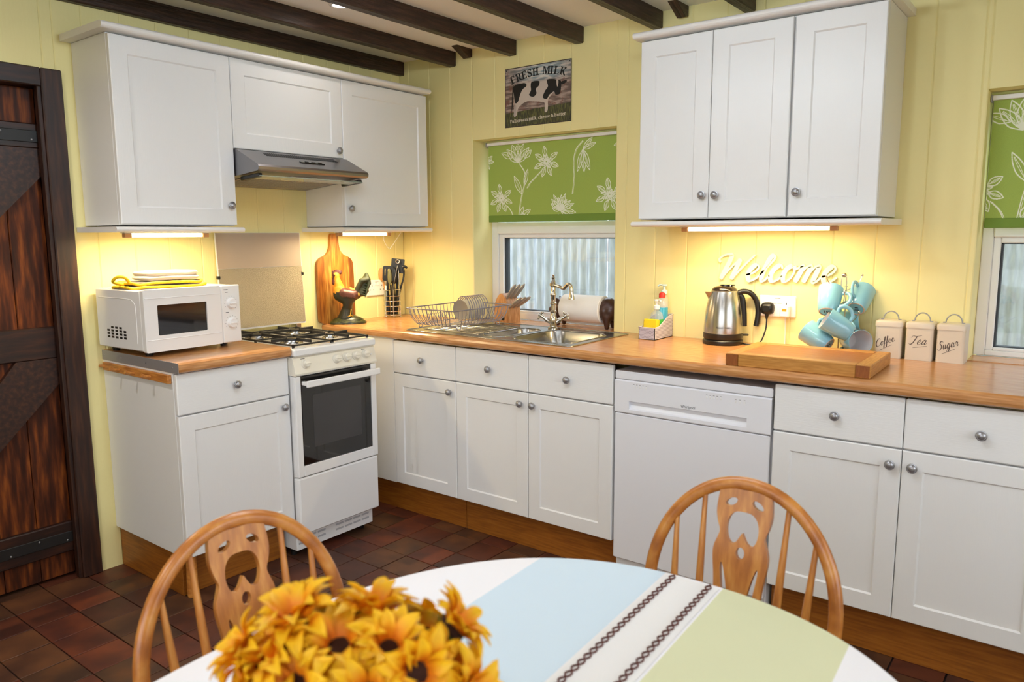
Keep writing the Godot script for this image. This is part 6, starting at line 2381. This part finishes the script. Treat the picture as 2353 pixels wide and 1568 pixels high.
func mug_mesh(which):
	at(Vector3.ZERO)
	var s = st()
	if which == 0:
		lathe(s, [Vector2(0.024, 0.002), Vector2(0.0275, 0.001), Vector2(0.0315, 0.008), Vector2(0.037, 0.04), Vector2(0.0395, 0.07), Vector2(0.0405, 0.0935), Vector2(0.0398, 0.0945), Vector2(0.0388, 0.0935)], Transform3D.IDENTITY, 32)
	elif which == 1:
		lathe(s, [Vector2(0.0389, 0.0938), Vector2(0.0378, 0.07), Vector2(0.0352, 0.04), Vector2(0.030, 0.012), Vector2(0.025, 0.007), Vector2(0, 0.006)], Transform3D.IDENTITY, 32)
	elif which == 2:
		tube(s, smooth([v3(0.0375, 0.073, 0), v3(0.054, 0.076, 0), v3(0.066, 0.062, 0), v3(0.064, 0.042, 0), v3(0.050, 0.027, 0), v3(0.035, 0.025, 0)], 5), 0.0048, 10, false, 1.3)
	elif which == 4:
		lathe(s, [Vector2(0.0235, 0.0022), Vector2(0.0245, 0.0004), Vector2(0.0272, 0.0004), Vector2(0.0282, 0.0022)], Transform3D.IDENTITY, 28)
	else:
		lathe(s, [Vector2(0.0, 0.003), Vector2(0.0235, 0.003), Vector2(0.0245, 0.0015)], Transform3D.IDENTITY, 24)
	return mesh_of(s)

func mug_tree():
	var c = v3(2.405, 0.9102, 0.098)
	var t = thing("mug_tree", "wire mug tree with little steel balls, hung with pale blue mugs", "mug tree", c)
	at(Vector3.ZERO)
	var r = v3(0.79, 0, -0.61)
	var f = v3(0.61, 0, 0.79)
	var u = v3(0, 1, 0)
	var s = st()
	var base = []
	for k in 28: base.append(v3(0.055 * cos(TAU * k / 28), 0.004, 0.055 * sin(TAU * k / 28)))
	tube(s, base, 0.003, 8, true)
	for k in 3:
		var a = TAU * k / 3 + 0.5
		tube(s, [v3(0.055 * cos(a), 0.004, 0.055 * sin(a)), v3(0.01 * cos(a), 0.012, 0.01 * sin(a))], 0.0025, 6)
	part(t, "foot_ring", s, M.chrome)
	s = st()
	for sg in [-1, 1]: tube(s, smooth([r * sg * 0.009 + u * 0.01, r * sg * 0.010 + u * 0.15, r * sg * 0.009 + u * 0.285, u * 0.292], 5), 0.0022, 8)
	for y in [0.235, 0.25]: tube(s, [r * -0.012 + u * y, r * 0.016 + u * (y + 0.003)], 0.0016, 6)
	part(t, "stem", s, M.chrome)
	s = st()
	ball(s, u * 0.294, 0.0095, 16)
	part(t, "top_ball", s, M.chrome)
	s = st()
	ball(s, u * 0.020 + f * 0.012, 0.008, 14)
	part(t, "lower_ball", s, M.chrome)
	var arms = [[r * -0.9 + f * 0.1, 0.245], [r * 0.9 - f * 0.1, 0.245], [r * -0.35 + f * 0.95, 0.19], [r * 0.75 - f * 0.6, 0.13], [r * -0.8 + f * 0.4, 0.11], [r * 0.45 + f * 0.85, 0.115]]
	for a in arms:
		var d = a[0].normalized()
		s = st()
		tube(s, smooth([u * (a[1] - 0.01), d * 0.03 + u * a[1], d * 0.058 + u * (a[1] + 0.022), d * 0.070 + u * (a[1] + 0.044)], 5), 0.0018, 6)
		ball(s, d * 0.071 + u * (a[1] + 0.048), 0.005, 12)
		part(t, "arm", s, M.chrome)
	# mugs: centre of the mug in (r, up, f) round the tree, direction from foot to rim, direction of the handle
	var mugs = [
		[v3(-0.052, 0.200, 0.0), v3(0.30, 0.80, -0.50), v3(0.9, 0.1, 0.6), "pale blue mug hanging upper left on the mug tree"],
		[v3(0.064, 0.202, -0.005), v3(0.50, 0.62, -0.58), v3(-0.6, 0.9, 0.35), "pale blue mug hanging upper right on the mug tree, stamped foot showing"],
		[v3(-0.042, 0.112, 0.066), v3(-0.78, 0.50, -0.25), v3(0.55, 0.9, 0.15), "pale blue mug lying slantwise in the middle of the mug tree"],
		[v3(0.046, 0.118, -0.05), v3(0.60, 0.10, 0.55), v3(-0.2, 1.0, 0.1), "pale blue mug half hidden at the back of the mug tree"],
		[v3(-0.088, 0.060, 0.0), v3(-0.55, 0.48, -0.62), v3(0.2, 0.9, 0.0), "pale blue mug low on the left of the mug tree, foot showing"],
		[v3(0.022, 0.056, 0.062), v3(0.02, 0.06, 0.98), v3(-0.30, 0.95, 0.0), "pale blue mug low on the right of the mug tree, grey inside showing"],
	]
	var ms = []
	for i in 5: ms.append(mug_mesh(i))
	for g in mugs:
		var ax = (r * g[1].x + u * g[1].y + f * g[1].z).normalized()
		var hd = r * g[2].x + u * g[2].y + f * g[2].z
		hd = (hd - ax * hd.dot(ax)).normalized()
		var ctr = c + r * g[0].x + u * g[0].y + f * g[0].z
		var o = thing("mug", g[3], "mug", ctr - ax * 0.047 * 1.1, "pale blue mugs on the mug tree")
		o.basis = Basis(hd, ax, hd.cross(ax)) * Basis.from_scale(Vector3.ONE * 1.1)
		var b = part(o, "body", ms[0], M.mug)
		part(o, "inside", ms[1], M.mug_inside, "pale grey inside")
		part(o, "handle", ms[2], M.mug)
		part(o, "foot_ring", ms[4], M.mug_foot, "unglazed rim of the foot")
		var ft = part(o, "foot", ms[3], M.mug)
		s = st()
		at(Vector3.ZERO)
		for k in 3: box(s, v3(-0.010 + k * 0.007, 0.0012, -0.008), v3(-0.007 + k * 0.007, 0.0029, 0.008 - k * 0.003))
		part(ft, "stamp", s, M.ink)

func chopping_board():
	var t = thing("chopping_board", "thick bamboo chopping board with framed border at the worktop edge", "chopping board", v3(2.381, 0.9102, 0.42))
	t.rotation_degrees.y = 1.5
	at(Vector3.ZERO)
	var hx = 0.231
	var hz = 0.166
	var h = 0.042
	var b = 0.044
	for z in [-1, 1]:
		var s = st()
		box(s, v3(-hx + b, 0, hz - b) if z > 0 else v3(-hx + b, 0, -hz), v3(hx - b, h, hz) if z > 0 else v3(hx - b, h, -hz + b), 0.002)
		part(t, "long_rail", s, M.bamboo_x)
	for x in [-1, 1]:
		var s = st()
		box(s, v3(hx - b, 0, -hz) if x > 0 else v3(-hx, 0, -hz), v3(hx, h, hz) if x > 0 else v3(-hx + b, h, hz), 0.003)
		var er = part(t, "end_rail", s, M.bamboo_z)
		s = st()
		box(s, v3(hx - b + 0.0005 if x > 0 else -hx + 0.003, 0.0025, hz - 0.001), v3(hx - 0.003 if x > 0 else -hx + b - 0.0005, h - 0.0025, hz + 0.0004))
		part(er, "end_grain", s, M.bamboo_end, "darker end grain")
	for k in 5:
		var s = st()
		var z0 = -hz + b + (hz - b) * 2.0 * k / 5.0
		box(s, v3(-hx + b, 0.002, z0), v3(hx - b, h - 0.0025, z0 + (hz - b) * 0.4), 0.0008)
		part(t, "field_strip", s, M.bamboo_field)

func tins():
	var names = ["Coffee", "Tea", "Sugar"]
	var at_x = [2.566, 2.668, 2.766]
	var labels = ["cream storage tin lettered Coffee, left of three", "cream storage tin lettered Tea, middle of three", "cream storage tin lettered Sugar, right of three"]
	for i in 3:
		var t = thing("storage_tin", labels[i], "tin", v3(at_x[i], 0.9102, 0.062 - 0.001 * i), "lettered storage tins")
		t.rotation_degrees.y = [3.0, -1.0, -2.0][i]
		at(Vector3.ZERO)
		var w = 0.0435
		var s = st()
		X = Transform3D(Basis(v3(1, 0, 0), v3(0, 0, -1), v3(0, 1, 0)), Vector3.ZERO)
		prism(s, [rrect(-w, -w, w, w, 0.009, 4)], 0.0, 0.118)
		part(t, "body", s, M.tin_cream)
		s = st()
		var rings = []
		for e in [[0.002, 0.114], [0.0022, 0.128], [0.0005, 0.133], [-0.006, 0.1355]]:
			var ring = []
			for q in rrect(-w - e[0], -w - e[0], w + e[0], w + e[0], 0.010, 4): ring.append(v3(q.x, q.y, e[1]))
			rings.append(ring)
		loft(s, rings)
		var l = part(t, "lid", s, M.tin_cream)
		at(Vector3.ZERO)
		s = st()
		var arc = [v3(-0.034, 0.1365, 0), v3(-0.027, 0.137, 0)]
		for k in 13: arc.append(v3(-0.025 * cos(PI * k / 12.0), 0.138 + 0.028 * sin(PI * k / 12.0), 0))
		arc.append(v3(0.027, 0.137, 0))
		arc.append(v3(0.034, 0.1365, 0))
		tube(s, arc, 0.0022, 8)
		part(l, "wire_handle", s, M.alu)
		var word = names[i]
		X = Transform3D(Basis.IDENTITY, v3(0, 0, w))
		var wd = {"Coffee": [Vector2(-0.038, 0.036), 0.0132, 0.42, 1.24], "Tea": [Vector2(-0.030, 0.055), 0.0165, 0.06, 1.4], "Sugar": [Vector2(-0.036, 0.040), 0.0150, 0.36, 1.2]}[word]
		script_word(t, word, wd[0], wd[1], 0.0027, 0.0004, M.tin_text, wd[2], wd[3])
		s = st()
		var u0 = wd[0] + Vector2(0.012, -0.010)
		var u1 = u0 + Vector2.from_angle(wd[2] + 0.12) * 0.045
		tube(s, [v3(u0.x, u0.y, 0.0002), v3(u1.x, u1.y, 0.0002)], 0.0006, 5)
		part(t, "underline", s, M.tin_text)
	at(Vector3.ZERO)

# ------------------------------------------------------------------ table, cloth, chairs
const TC := Vector3(2.647, 0.76, 2.488)
func rim(a, k = 1.0):
	var n = 2.0 / 2.29
	return Vector2(signf(cos(a)) * pow(absf(cos(a)), n) * 0.489, signf(sin(a)) * pow(absf(sin(a)), n) * 0.60) * k

func table_and_chairs():
	var t = thing("dining_table", "round-ended dining table under a striped tablecloth", "table", v3(TC.x, 0, TC.z))
	at(Vector3.ZERO)
	var s = st()
	var rings = []
	for e in [[0.975, 0.726], [0.985, 0.730], [0.985, 0.750], [0.978, 0.755]]:
		var ring = []
		for k in 72:
			var p = rim(TAU * k / 72, e[0])
			ring.append(v3(p.x, e[1], -p.y))
		rings.append(ring)
	loft(s, rings)
	part(t, "tabletop", s, M.chair_seat)
	for e in [[-1, -1], [1, -1], [1, 1], [-1, 1]]:
		s = st()
		lathe(s, [Vector2(0, 0.0005), Vector2(0.016, 0.0005), Vector2(0.02, 0.06), Vector2(0.026, 0.25), Vector2(0.018, 0.40), Vector2(0.028, 0.45), Vector2(0.022, 0.55), Vector2(0.030, 0.60), Vector2(0.030, 0.727), Vector2(0, 0.727)], Transform3D(Basis.IDENTITY, v3(e[0] * 0.20, 0, e[1] * 0.28)), 16)
		part(t, "leg", s, M.chair_wood)
	# ---- cloth
	var c = thing("tablecloth", "tablecloth striped white, pale blue and pale green with crocheted brown bands", "tablecloth", v3(TC.x, 0.757, TC.z))
	var W = 1024
	var img = Image.create(W, 8, false, Image.FORMAT_RGB8)
	var x0 = 2.05
	var x1 = 3.25
	for i in W:
		var x = lerpf(x0, x1, float(i) / W)
		var col = Color("#f1eff2")
		if x > 2.355 and x < 2.574: col = Color("#cfe0ec")
		if x > 2.681 and x < 2.897: col = Color("#d8d9b2")
		for y in 8: img.set_pixel(i, y, col)
	var m = StandardMaterial3D.new()
	m.albedo_texture = ImageTexture.create_from_image(img)
	m.roughness = 0.9
	m.normal_enabled = false
	M.cloth = m
	s = SurfaceTool.new()
	s.begin(Mesh.PRIMITIVE_TRIANGLES)
	s.set_smooth_group(1)
	var prof = []
	for k in 11: prof.append([k / 10.0 * 0.985, 0.0, 0.0])
	prof.append([0.993, -0.001, 0.0])
	prof.append([0.999, -0.0045, 0.0])
	prof.append([1.003, -0.012, 0.02])
	for k in 8: prof.append([1.005, -0.012 - 0.02 * (k + 1), 0.25 + 0.75 * k / 7.0])
	var n = 144
	var V = []
	for e in prof:
		var row = []
		for k in n:
			var a = TAU * k / n
			var p = rim(a, e[0])
			var out = p.normalized() * e[2] * 0.012 * (1.0 + sin(a * 17.0) + 0.5 * sin(a * 29.0 + 1.0))
			row.append(v3(p.x + out.x, e[1], -p.y - out.y))
		V.append(row)
	for i in prof.size() - 1:
		for k in n:
			var l = (k + 1) % n
			var q = [V[i][k], V[i + 1][k], V[i + 1][l], V[i][l]]
			for j in ([0, 2, 1, 0, 3, 2] if i > 0 else [0, 2, 1]):
				var w = q[j] + c.position
				s.set_uv(Vector2((w.x - 0.048 * (w.z - 1.9) - x0) / (x1 - x0), 0.5))
				s.add_vertex(q[j])
	part(c, "cloth", s, m)
	# woven white lace band and the two brown chain trims
	var lx = func(x, z): return v3(x + 0.048 * (z - 1.9), 0.7578, z) - c.position
	var zlim = func(x):
		return TC.z - 0.60 * pow(1.0 - pow(absf(x - TC.x) / 0.489, 2.29), 1.0 / 2.29) * 0.984
	s = st()
	var zz = [zlim.call(2.577) + 0.002, zlim.call(2.677) + 0.002]
	var steps = 60
	for k in steps:
		var f0 = float(k) / steps
		var f1 = float(k + 1) / steps
		var a0 = lerpf(zz[0], 3.06, f0)
		var a1 = lerpf(zz[0], 3.06, f1)
		var y0 = 0.0006 * sin(k * 2.1)
		var xs = [2.577, 2.594, 2.611, 2.644, 2.661, 2.677]
		for j in 5:
			quad(s, lx.call(xs[j], a1), lx.call(xs[j + 1], a1), lx.call(xs[j + 1], a0), lx.call(xs[j], a0))
	part(c, "lace_band", s, M.lace, "white crocheted band")
	for bx in [2.5935, 2.6605]:
		for sg in [-1.0, 1.0]:
			s = st()
			var pts = []
			var z = zlim.call(bx) + 0.004
			var i = 0
			while z < 3.05:
				pts.append(lx.call(bx + sg * 0.0046 * sin(z * 175.0), z) + v3(0, 0.0014 + 0.0005 * cos(z * 175.0) * sg, 0))
				z += 0.0033
				i += 1
			tube(s, pts, 0.0014, 5)
			part(c, "brown_chain_stitch", s, M.brown_trim, "dark brown chain stitch")
	# ---- chairs
	var a = chair("wheel-back wooden dining chair on the left of the table, in front of the cupboard", v3(2.083, 0, 2.396), 1.479)
	var b = a.duplicate()
	b.name = numbered("dining_chair")
	add_child(b)
	b.position = v3(2.640, 0, 1.758)
	b.rotation.y = 0.027
	b.set_meta("label", "wheel-back wooden dining chair on the right, in front of the dishwasher")

func chair(label, pos, yaw):
	var t = thing("dining_chair", label, "chair", pos, "wheel-back dining chairs")
	t.rotation.y = yaw
	at(Vector3.ZERO)
	var H = 0.874
	var hc = 0.655
	var hw = 0.183
	var lean = tan(deg_to_rad(11.0))
	var L = func(u, h): return v3(u, h, -(h - 0.44) * lean)
	# bow
	var s = st()
	var pts = []
	for k in 9:
		var h = lerpf(0.425, hc, k / 8.0)
		pts.append(L.call(hw - (hw - 0.163) * pow(1.0 - (h - 0.425) / (hc - 0.425), 1.5), h))
	for k in range(1, 32):
		var th = PI * k / 32.0
		pts.append(L.call(hw * cos(th), hc + (H - hc) * sin(th)))
	for k in range(8, -1, -1):
		var p = pts[k]
		pts.append(v3(-p.x, p.y, p.z))
	tube(s, pts, 0.0112, 12, false, 1.15)
	part(t, "bow", s, M.chair_bow)
	# spindles
	for e in [[0.070, 0.083], [0.118, 0.138]]:
		for sg in [-1, 1]:
			var top = hc + (H - hc) * sqrt(1.0 - pow(e[1] / hw, 2))
			s = st()
			var q = []
			var rr = []
			for k in 8:
				var f = k / 7.0
				q.append(L.call(sg * lerpf(e[0], e[1], f), lerpf(0.43, top, f)))
				rr.append(0.0052 + 0.0030 * sin(PI * clampf(f * 1.1, 0, 1)))
			tube(s, q, rr, 8)
			part(t, "spindle", s, M.chair_wood)
	# pierced splat
	s = st()
	var half = [Vector2(0.036, 0.432), Vector2(0.037, 0.50), Vector2(0.041, 0.58), Vector2(0.044, 0.64), Vector2(0.0485, 0.69), Vector2(0.0535, 0.725), Vector2(0.0535, 0.745), Vector2(0.047, 0.765), Vector2(0.044, 0.778), Vector2(0.050, 0.795), Vector2(0.054, 0.815), Vector2(0.053, 0.838), Vector2(0.050, 0.862)]
	var sm = smooth(half, 5)
	var o = PackedVector2Array()
	for p in sm: o.append(p)
	for i in range(sm.size() - 1, -1, -1): o.append(Vector2(-sm[i].x, sm[i].y))
	var polys = [dense(o, 0.007)]
	for sg in [-1.0, 1.0]:
		var e = PackedVector2Array()
		for k in 16:
			var th = TAU * k / 16
			var q = Vector2(0.0125 * cos(th), 0.0068 * sin(th)).rotated(-0.55 * sg)
			e.append(Vector2(0.026 * sg, 0.836) + q)
		polys.append(e)
		var sl = [Vector2(0.011, 0.437), Vector2(0.023, 0.437), Vector2(0.024, 0.52), Vector2(0.0265, 0.60), Vector2(0.031, 0.66), Vector2(0.037, 0.707), Vector2(0.034, 0.716), Vector2(0.026, 0.692), Vector2(0.017, 0.65), Vector2(0.0105, 0.60), Vector2(0.0095, 0.52)]
		var sp = PackedVector2Array()
		for q in smooth(sl, 4, true): sp.append(Vector2(q.x * sg, q.y))
		polys.append(dense(sp, 0.006))
	var heart = []
	for q in [[0.0, 0.820], [0.018, 0.817], [0.029, 0.803], [0.0315, 0.782], [0.027, 0.764], [0.019, 0.757], [0.010, 0.762], [0.003, 0.774], [0.0, 0.779], [-0.003, 0.774], [-0.010, 0.762], [-0.019, 0.757], [-0.027, 0.764], [-0.0315, 0.782], [-0.029, 0.803], [-0.018, 0.817]]: heart.append(Vector2(q[0], q[1]))
	var hp = PackedVector2Array()
	for q in smooth(heart, 3, true): hp.append(q)
	polys.append(dense(hp, 0.006))
	var dm = PackedVector2Array()
	for k in 16: dm.append(Vector2(0.0085 * cos(TAU * k / 16), 0.741 + 0.0115 * sin(TAU * k / 16)))
	polys.append(dm)
	X = Transform3D(Basis(v3(1, 0, 0), v3(0, 1, -lean), v3(0, lean, 1).normalized()), v3(0, 0, 0.44 * lean))
	prism(s, polys, -0.006, 0.006)
	at(Vector3.ZERO)
	part(t, "splat", s, M.chair_wood, "pierced wheel splat")
	# seat
	s = st()
	var rings = []
	for e in [[0.93, 0.412], [1.0, 0.420], [1.0, 0.434], [0.975, 0.442], [0.8, 0.4395], [0.5, 0.433], [0.2, 0.4315]]:
		var ring = []
		for k in 48:
			var a = TAU * k / 48
			var x = signf(cos(a)) * pow(absf(cos(a)), 0.62)
			var z = signf(sin(a)) * pow(absf(sin(a)), 0.62)
			ring.append(v3(x * e[0] * (0.195 + 0.018 * -z), e[1], -z * e[0] * 0.205 + 0.19))
		rings.append(ring)
	loft(s, rings)
	part(t, "seat", s, M.chair_seat)
	var feet = []
	for e in [[-1, 0.06], [1, 0.06], [-1, 0.32], [1, 0.32]]:
		var top = v3(e[0] * 0.125, 0.414, e[1])
		var ft = v3(e[0] * 0.19, 0.0, e[1] + (-0.05 if e[1] < 0.2 else 0.04))
		feet.append([top, ft])
		s = st()
		var q = []
		for k in 10: q.append(top.lerp(ft + v3(0, 0.001, 0), k / 9.0))
		tube(s, q, [0.012, 0.013, 0.016, 0.019, 0.017, 0.012, 0.016, 0.0165, 0.014, 0.011], 12)
		part(t, "leg", s, M.chair_wood)
	s = st()
	for sd in [0, 1]:
		var p0 = feet[sd][0].lerp(feet[sd][1], 0.55)
		var p1 = feet[sd + 2][0].lerp(feet[sd + 2][1], 0.55)
		var s2 = st()
		tube(s2, [p0, p0.lerp(p1, 0.5), p1], [0.008, 0.013, 0.008], 10)
		part(t, "side_stretcher", s2, M.chair_wood)
	var m0 = feet[0][0].lerp(feet[0][1], 0.55).lerp(feet[2][0].lerp(feet[2][1], 0.55), 0.5)
	var m1 = v3(-m0.x, m0.y, m0.z)
	tube(s, [m0, m0.lerp(m1, 0.5), m1], [0.008, 0.013, 0.008], 10)
	part(t, "cross_stretcher", s, M.chair_wood)
	return t

# ------------------------------------------------------------------ sunflowers
func petal_mesh(len, wd, curl, seed_):
	at(Vector3.ZERO)
	var s = st()
	s.set_smooth_group(1)
	var n = 7
	var P = []
	for i in n:
		var f = i / float(n - 1)
		var w = wd * pow(sin(PI * clampf(0.10 + f * 0.9, 0, 1)), 0.75) * (1.0 if f < 0.98 else 0.1)
		var y = curl * f * f + 0.010 * sin(f * 3.0)
		var row = []
		for j in 3:
			var e = j - 1.0
			row.append(v3(e * w, y + absf(e) * 0.0035 * sin(PI * f) - 0.0012 * (1.0 - absf(e)), 0.008 + f * len))
		P.append(row)
	var base = Color(0.95, 0.26, 0.004)
	var tip = Color(1.0, 0.62, 0.012)
	for i in n - 1:
		var c0 = base.lerp(tip, smoothstep(0.12, 0.75, i / float(n - 1)))
		var c1 = base.lerp(tip, smoothstep(0.12, 0.75, (i + 1) / float(n - 1)))
		for j in 2:
			var q = [[P[i][j], c0], [P[i][j + 1], c0], [P[i + 1][j + 1], c1], [P[i + 1][j], c1]]
			for side in 2:
				for k in ([0, 1, 2, 0, 2, 3] if side == 0 else [0, 2, 1, 0, 3, 2]):
					s.set_color(q[k][1])
					s.add_vertex(q[k][0] - (v3(0, 0.0006, 0) if side else Vector3.ZERO))
	return mesh_of(s)

func bouquet():
	var vc = v3(2.600, 0.758, 2.645)
	var t = thing("flower_vase", "pale vase on the table holding the sunflowers", "vase", vc)
	at(Vector3.ZERO)
	var s = st()
	lathe(s, [Vector2(0, 0), Vector2(0.042, 0), Vector2(0.048, 0.006), Vector2(0.056, 0.05), Vector2(0.05, 0.09), Vector2(0.038, 0.115), Vector2(0.044, 0.13), Vector2(0.040, 0.13), Vector2(0.034, 0.115), Vector2(0.046, 0.09), Vector2(0.05, 0.05), Vector2(0.04, 0.008), Vector2(0, 0.008)], Transform3D.IDENTITY, 28)
	part(t, "body", s, M.vase)
	var pets = []
	for i in 4: pets.append(petal_mesh([0.040, 0.046, 0.036, 0.043][i], [0.0085, 0.0092, 0.008, 0.0095][i], [0.010, -0.004, 0.014, 0.002][i], i))
	s = st()
	lathe(s, [Vector2(0, 0.0105), Vector2(0.010, 0.0105), Vector2(0.0165, 0.008), Vector2(0.0185, 0.002), Vector2(0.014, -0.004), Vector2(0, -0.005)], Transform3D.IDENTITY, 20)
	var eye = mesh_of(s)
	s = st()
	for k in 7:
		var a = TAU * k / 7
		tube(s, [v3(0, -0.006, 0), v3(cos(a) * 0.012, -0.006, sin(a) * 0.012), v3(cos(a) * 0.022, -0.001, sin(a) * 0.022)], [0.004, 0.006, 0.001], 6, false, 0.35)
	var sepal = mesh_of(s)
	# head position (r across the picture, up, towards the camera) round the middle of the bunch, and where it looks
	var r = v3(0.79, 0, -0.61)
	var f = v3(0.61, 0, 0.79)
	var u = v3(0, 1, 0)
	var mid = v3(2.605, 0.918, 2.645)
	var sc = 0.74
	var heads = [
		[-0.020, -0.010, 0.085, -0.10, 0.55, 0.80, 1.25, "large sunflower at the front of the bunch, dark eye facing the camera"],
		[0.078, 0.072, 0.040, 0.55, 0.35, 0.75, 1.0, "sunflower at the upper right of the bunch, dark eye showing"],
		[-0.060, 0.110, -0.020, -0.30, 0.95, 0.10, 1.1, "sunflower at the top left of the bunch, seen from the side"],
		[0.020, 0.105, -0.045, 0.10, 0.90, -0.20, 1.0, "sunflower at the top middle of the bunch, seen from the side"],
		[0.112, 0.092, -0.035, 0.80, 0.65, -0.10, 0.9, "sunflower at the top right of the bunch, turned to the window"],
		[-0.045, 0.050, 0.050, -0.30, 0.70, 0.60, 1.05, "sunflower in the left middle of the bunch"],
		[0.030, 0.045, 0.060, 0.15, 0.75, 0.62, 1.0, "sunflower in the centre of the bunch, looking up"],
		[-0.098, 0.020, 0.030, -0.85, 0.45, 0.30, 1.0, "sunflower at the left edge of the bunch"],
		[0.125, 0.020, 0.030, 0.85, 0.40, 0.35, 1.05, "sunflower at the right edge of the bunch"],
		[0.085, -0.010, 0.080, 0.45, 0.45, 0.80, 1.1, "sunflower at the lower right of the bunch"],
		[-0.100, -0.030, 0.060, -0.70, 0.40, 0.60, 1.1, "sunflower at the lower left of the bunch"],
		[-0.010, 0.080, 0.010, -0.05, 1.00, 0.25, 1.05, "sunflower in the upper middle of the bunch, facing up"],
		[0.060, 0.010, 0.085, 0.30, 0.65, 0.72, 1.0, "sunflower right of the large front one"],
		[-0.075, 0.075, 0.020, -0.60, 0.80, 0.20, 0.95, "sunflower high on the left of the bunch"],
		[0.100, 0.055, 0.000, 0.75, 0.70, 0.10, 0.95, "sunflower between the right edge and the top of the bunch"],
		[-0.115, 0.065, -0.010, -0.80, 0.65, 0.10, 0.9, "small sunflower poking out at the far left of the bunch"],
		[0.045, 0.085, 0.015, 0.20, 0.90, 0.35, 0.95, "sunflower just behind the upper right dark-eyed one"],
		[-0.040, 0.010, 0.095, -0.35, 0.55, 0.75, 1.0, "sunflower left of the large front one"],
		[0.015, -0.045, 0.100, 0.10, 0.35, 0.90, 1.1, "sunflower low at the very front of the bunch"],
		[0.120, -0.030, 0.070, 0.70, 0.35, 0.60, 1.0, "sunflower lowest on the right of the bunch"],
		[-0.030, 0.060, -0.070, -0.20, 0.70, -0.70, 1.0, "sunflower at the back of the bunch, facing the cooker"],
		[0.070, 0.050, -0.080, 0.40, 0.60, -0.70, 1.0, "sunflower at the back right of the bunch, facing the sink"],
	]
	for h in heads:
		var p = mid + (r * h[0] * 1.15 + u * h[1] * 0.8 + f * h[2]) * sc
		h[6] *= 0.92
		var d = (r * h[3] + u * h[4] + f * h[5]).normalized()
		var o = thing("sunflower", h[7], "flower", p, "sunflowers in the vase")
		var b = frame_y(Vector3.ZERO, d).basis
		var part_of = []
		part(o, "flower_centre", eye, M.flower_eye, "dark brown centre").basis = b * Basis.from_scale(Vector3.ONE * h[6])
		part(o, "sepals", sepal, M.leaf).basis = b * Basis.from_scale(Vector3.ONE * h[6])
		for ring in 2:
			var n = 12
			for k in n:
				var a = TAU * (k + 0.5 * ring + rng.randf_range(-0.18, 0.18)) / n
				var tilt = -0.16 - 0.22 * (1 - ring) + rng.randf_range(-0.22, 0.22)
				var q = part(o, "petal", pets[rng.randi() % 4], M.petal_a)
				q.basis = b * Basis(v3(0, 1, 0), a) * Basis(v3(1, 0, 0), tilt) * Basis.from_scale(v3(1, 1, 1) * h[6] * rng.randf_range(0.88, 1.12))
		s = st()
		at(Vector3.ZERO)
		var ft = vc + v3(0, 0.11, 0) + (r * h[0] + f * h[2]) * 0.10 - p
		tube(s, smooth([-d * 0.004, -d * 0.03, (ft - d * 0.05) * 0.55, ft], 4), 0.0028, 6)
		part(o, "stem", s, M.stem_green)
	# leaves between the heads
	s = st()
	tube(s, [v3(0, 0, 0), v3(0, 0.004, 0.025), v3(0, 0.004, 0.055), v3(0, -0.004, 0.085)], [0.002, 0.018, 0.016, 0.002], 8, false, 0.12)
	var lm = mesh_of(s)
	for k in 7:
		var a = TAU * k / 7.0 + 0.3
		var o = solo("sunflower_leaf", ["green leaf under the sunflowers, towards the window", "green leaf under the sunflowers, towards the dishwasher", "green leaf under the sunflowers on the right", "green leaf under the sunflowers, towards the camera", "green leaf under the sunflowers, front left", "green leaf under the sunflowers on the left", "green leaf under the sunflowers, towards the cooker"][k], "leaf", lm, M.leaf, "leaves among the sunflowers")
		o.transform = Transform3D(Basis(v3(0, 1, 0), a) * Basis(v3(1, 0, 0), -0.25) * Basis.from_scale(Vector3.ONE * 0.75), mid + v3(sin(a) * 0.02, 0.0 + 0.015 * (k % 2), cos(a) * 0.02))
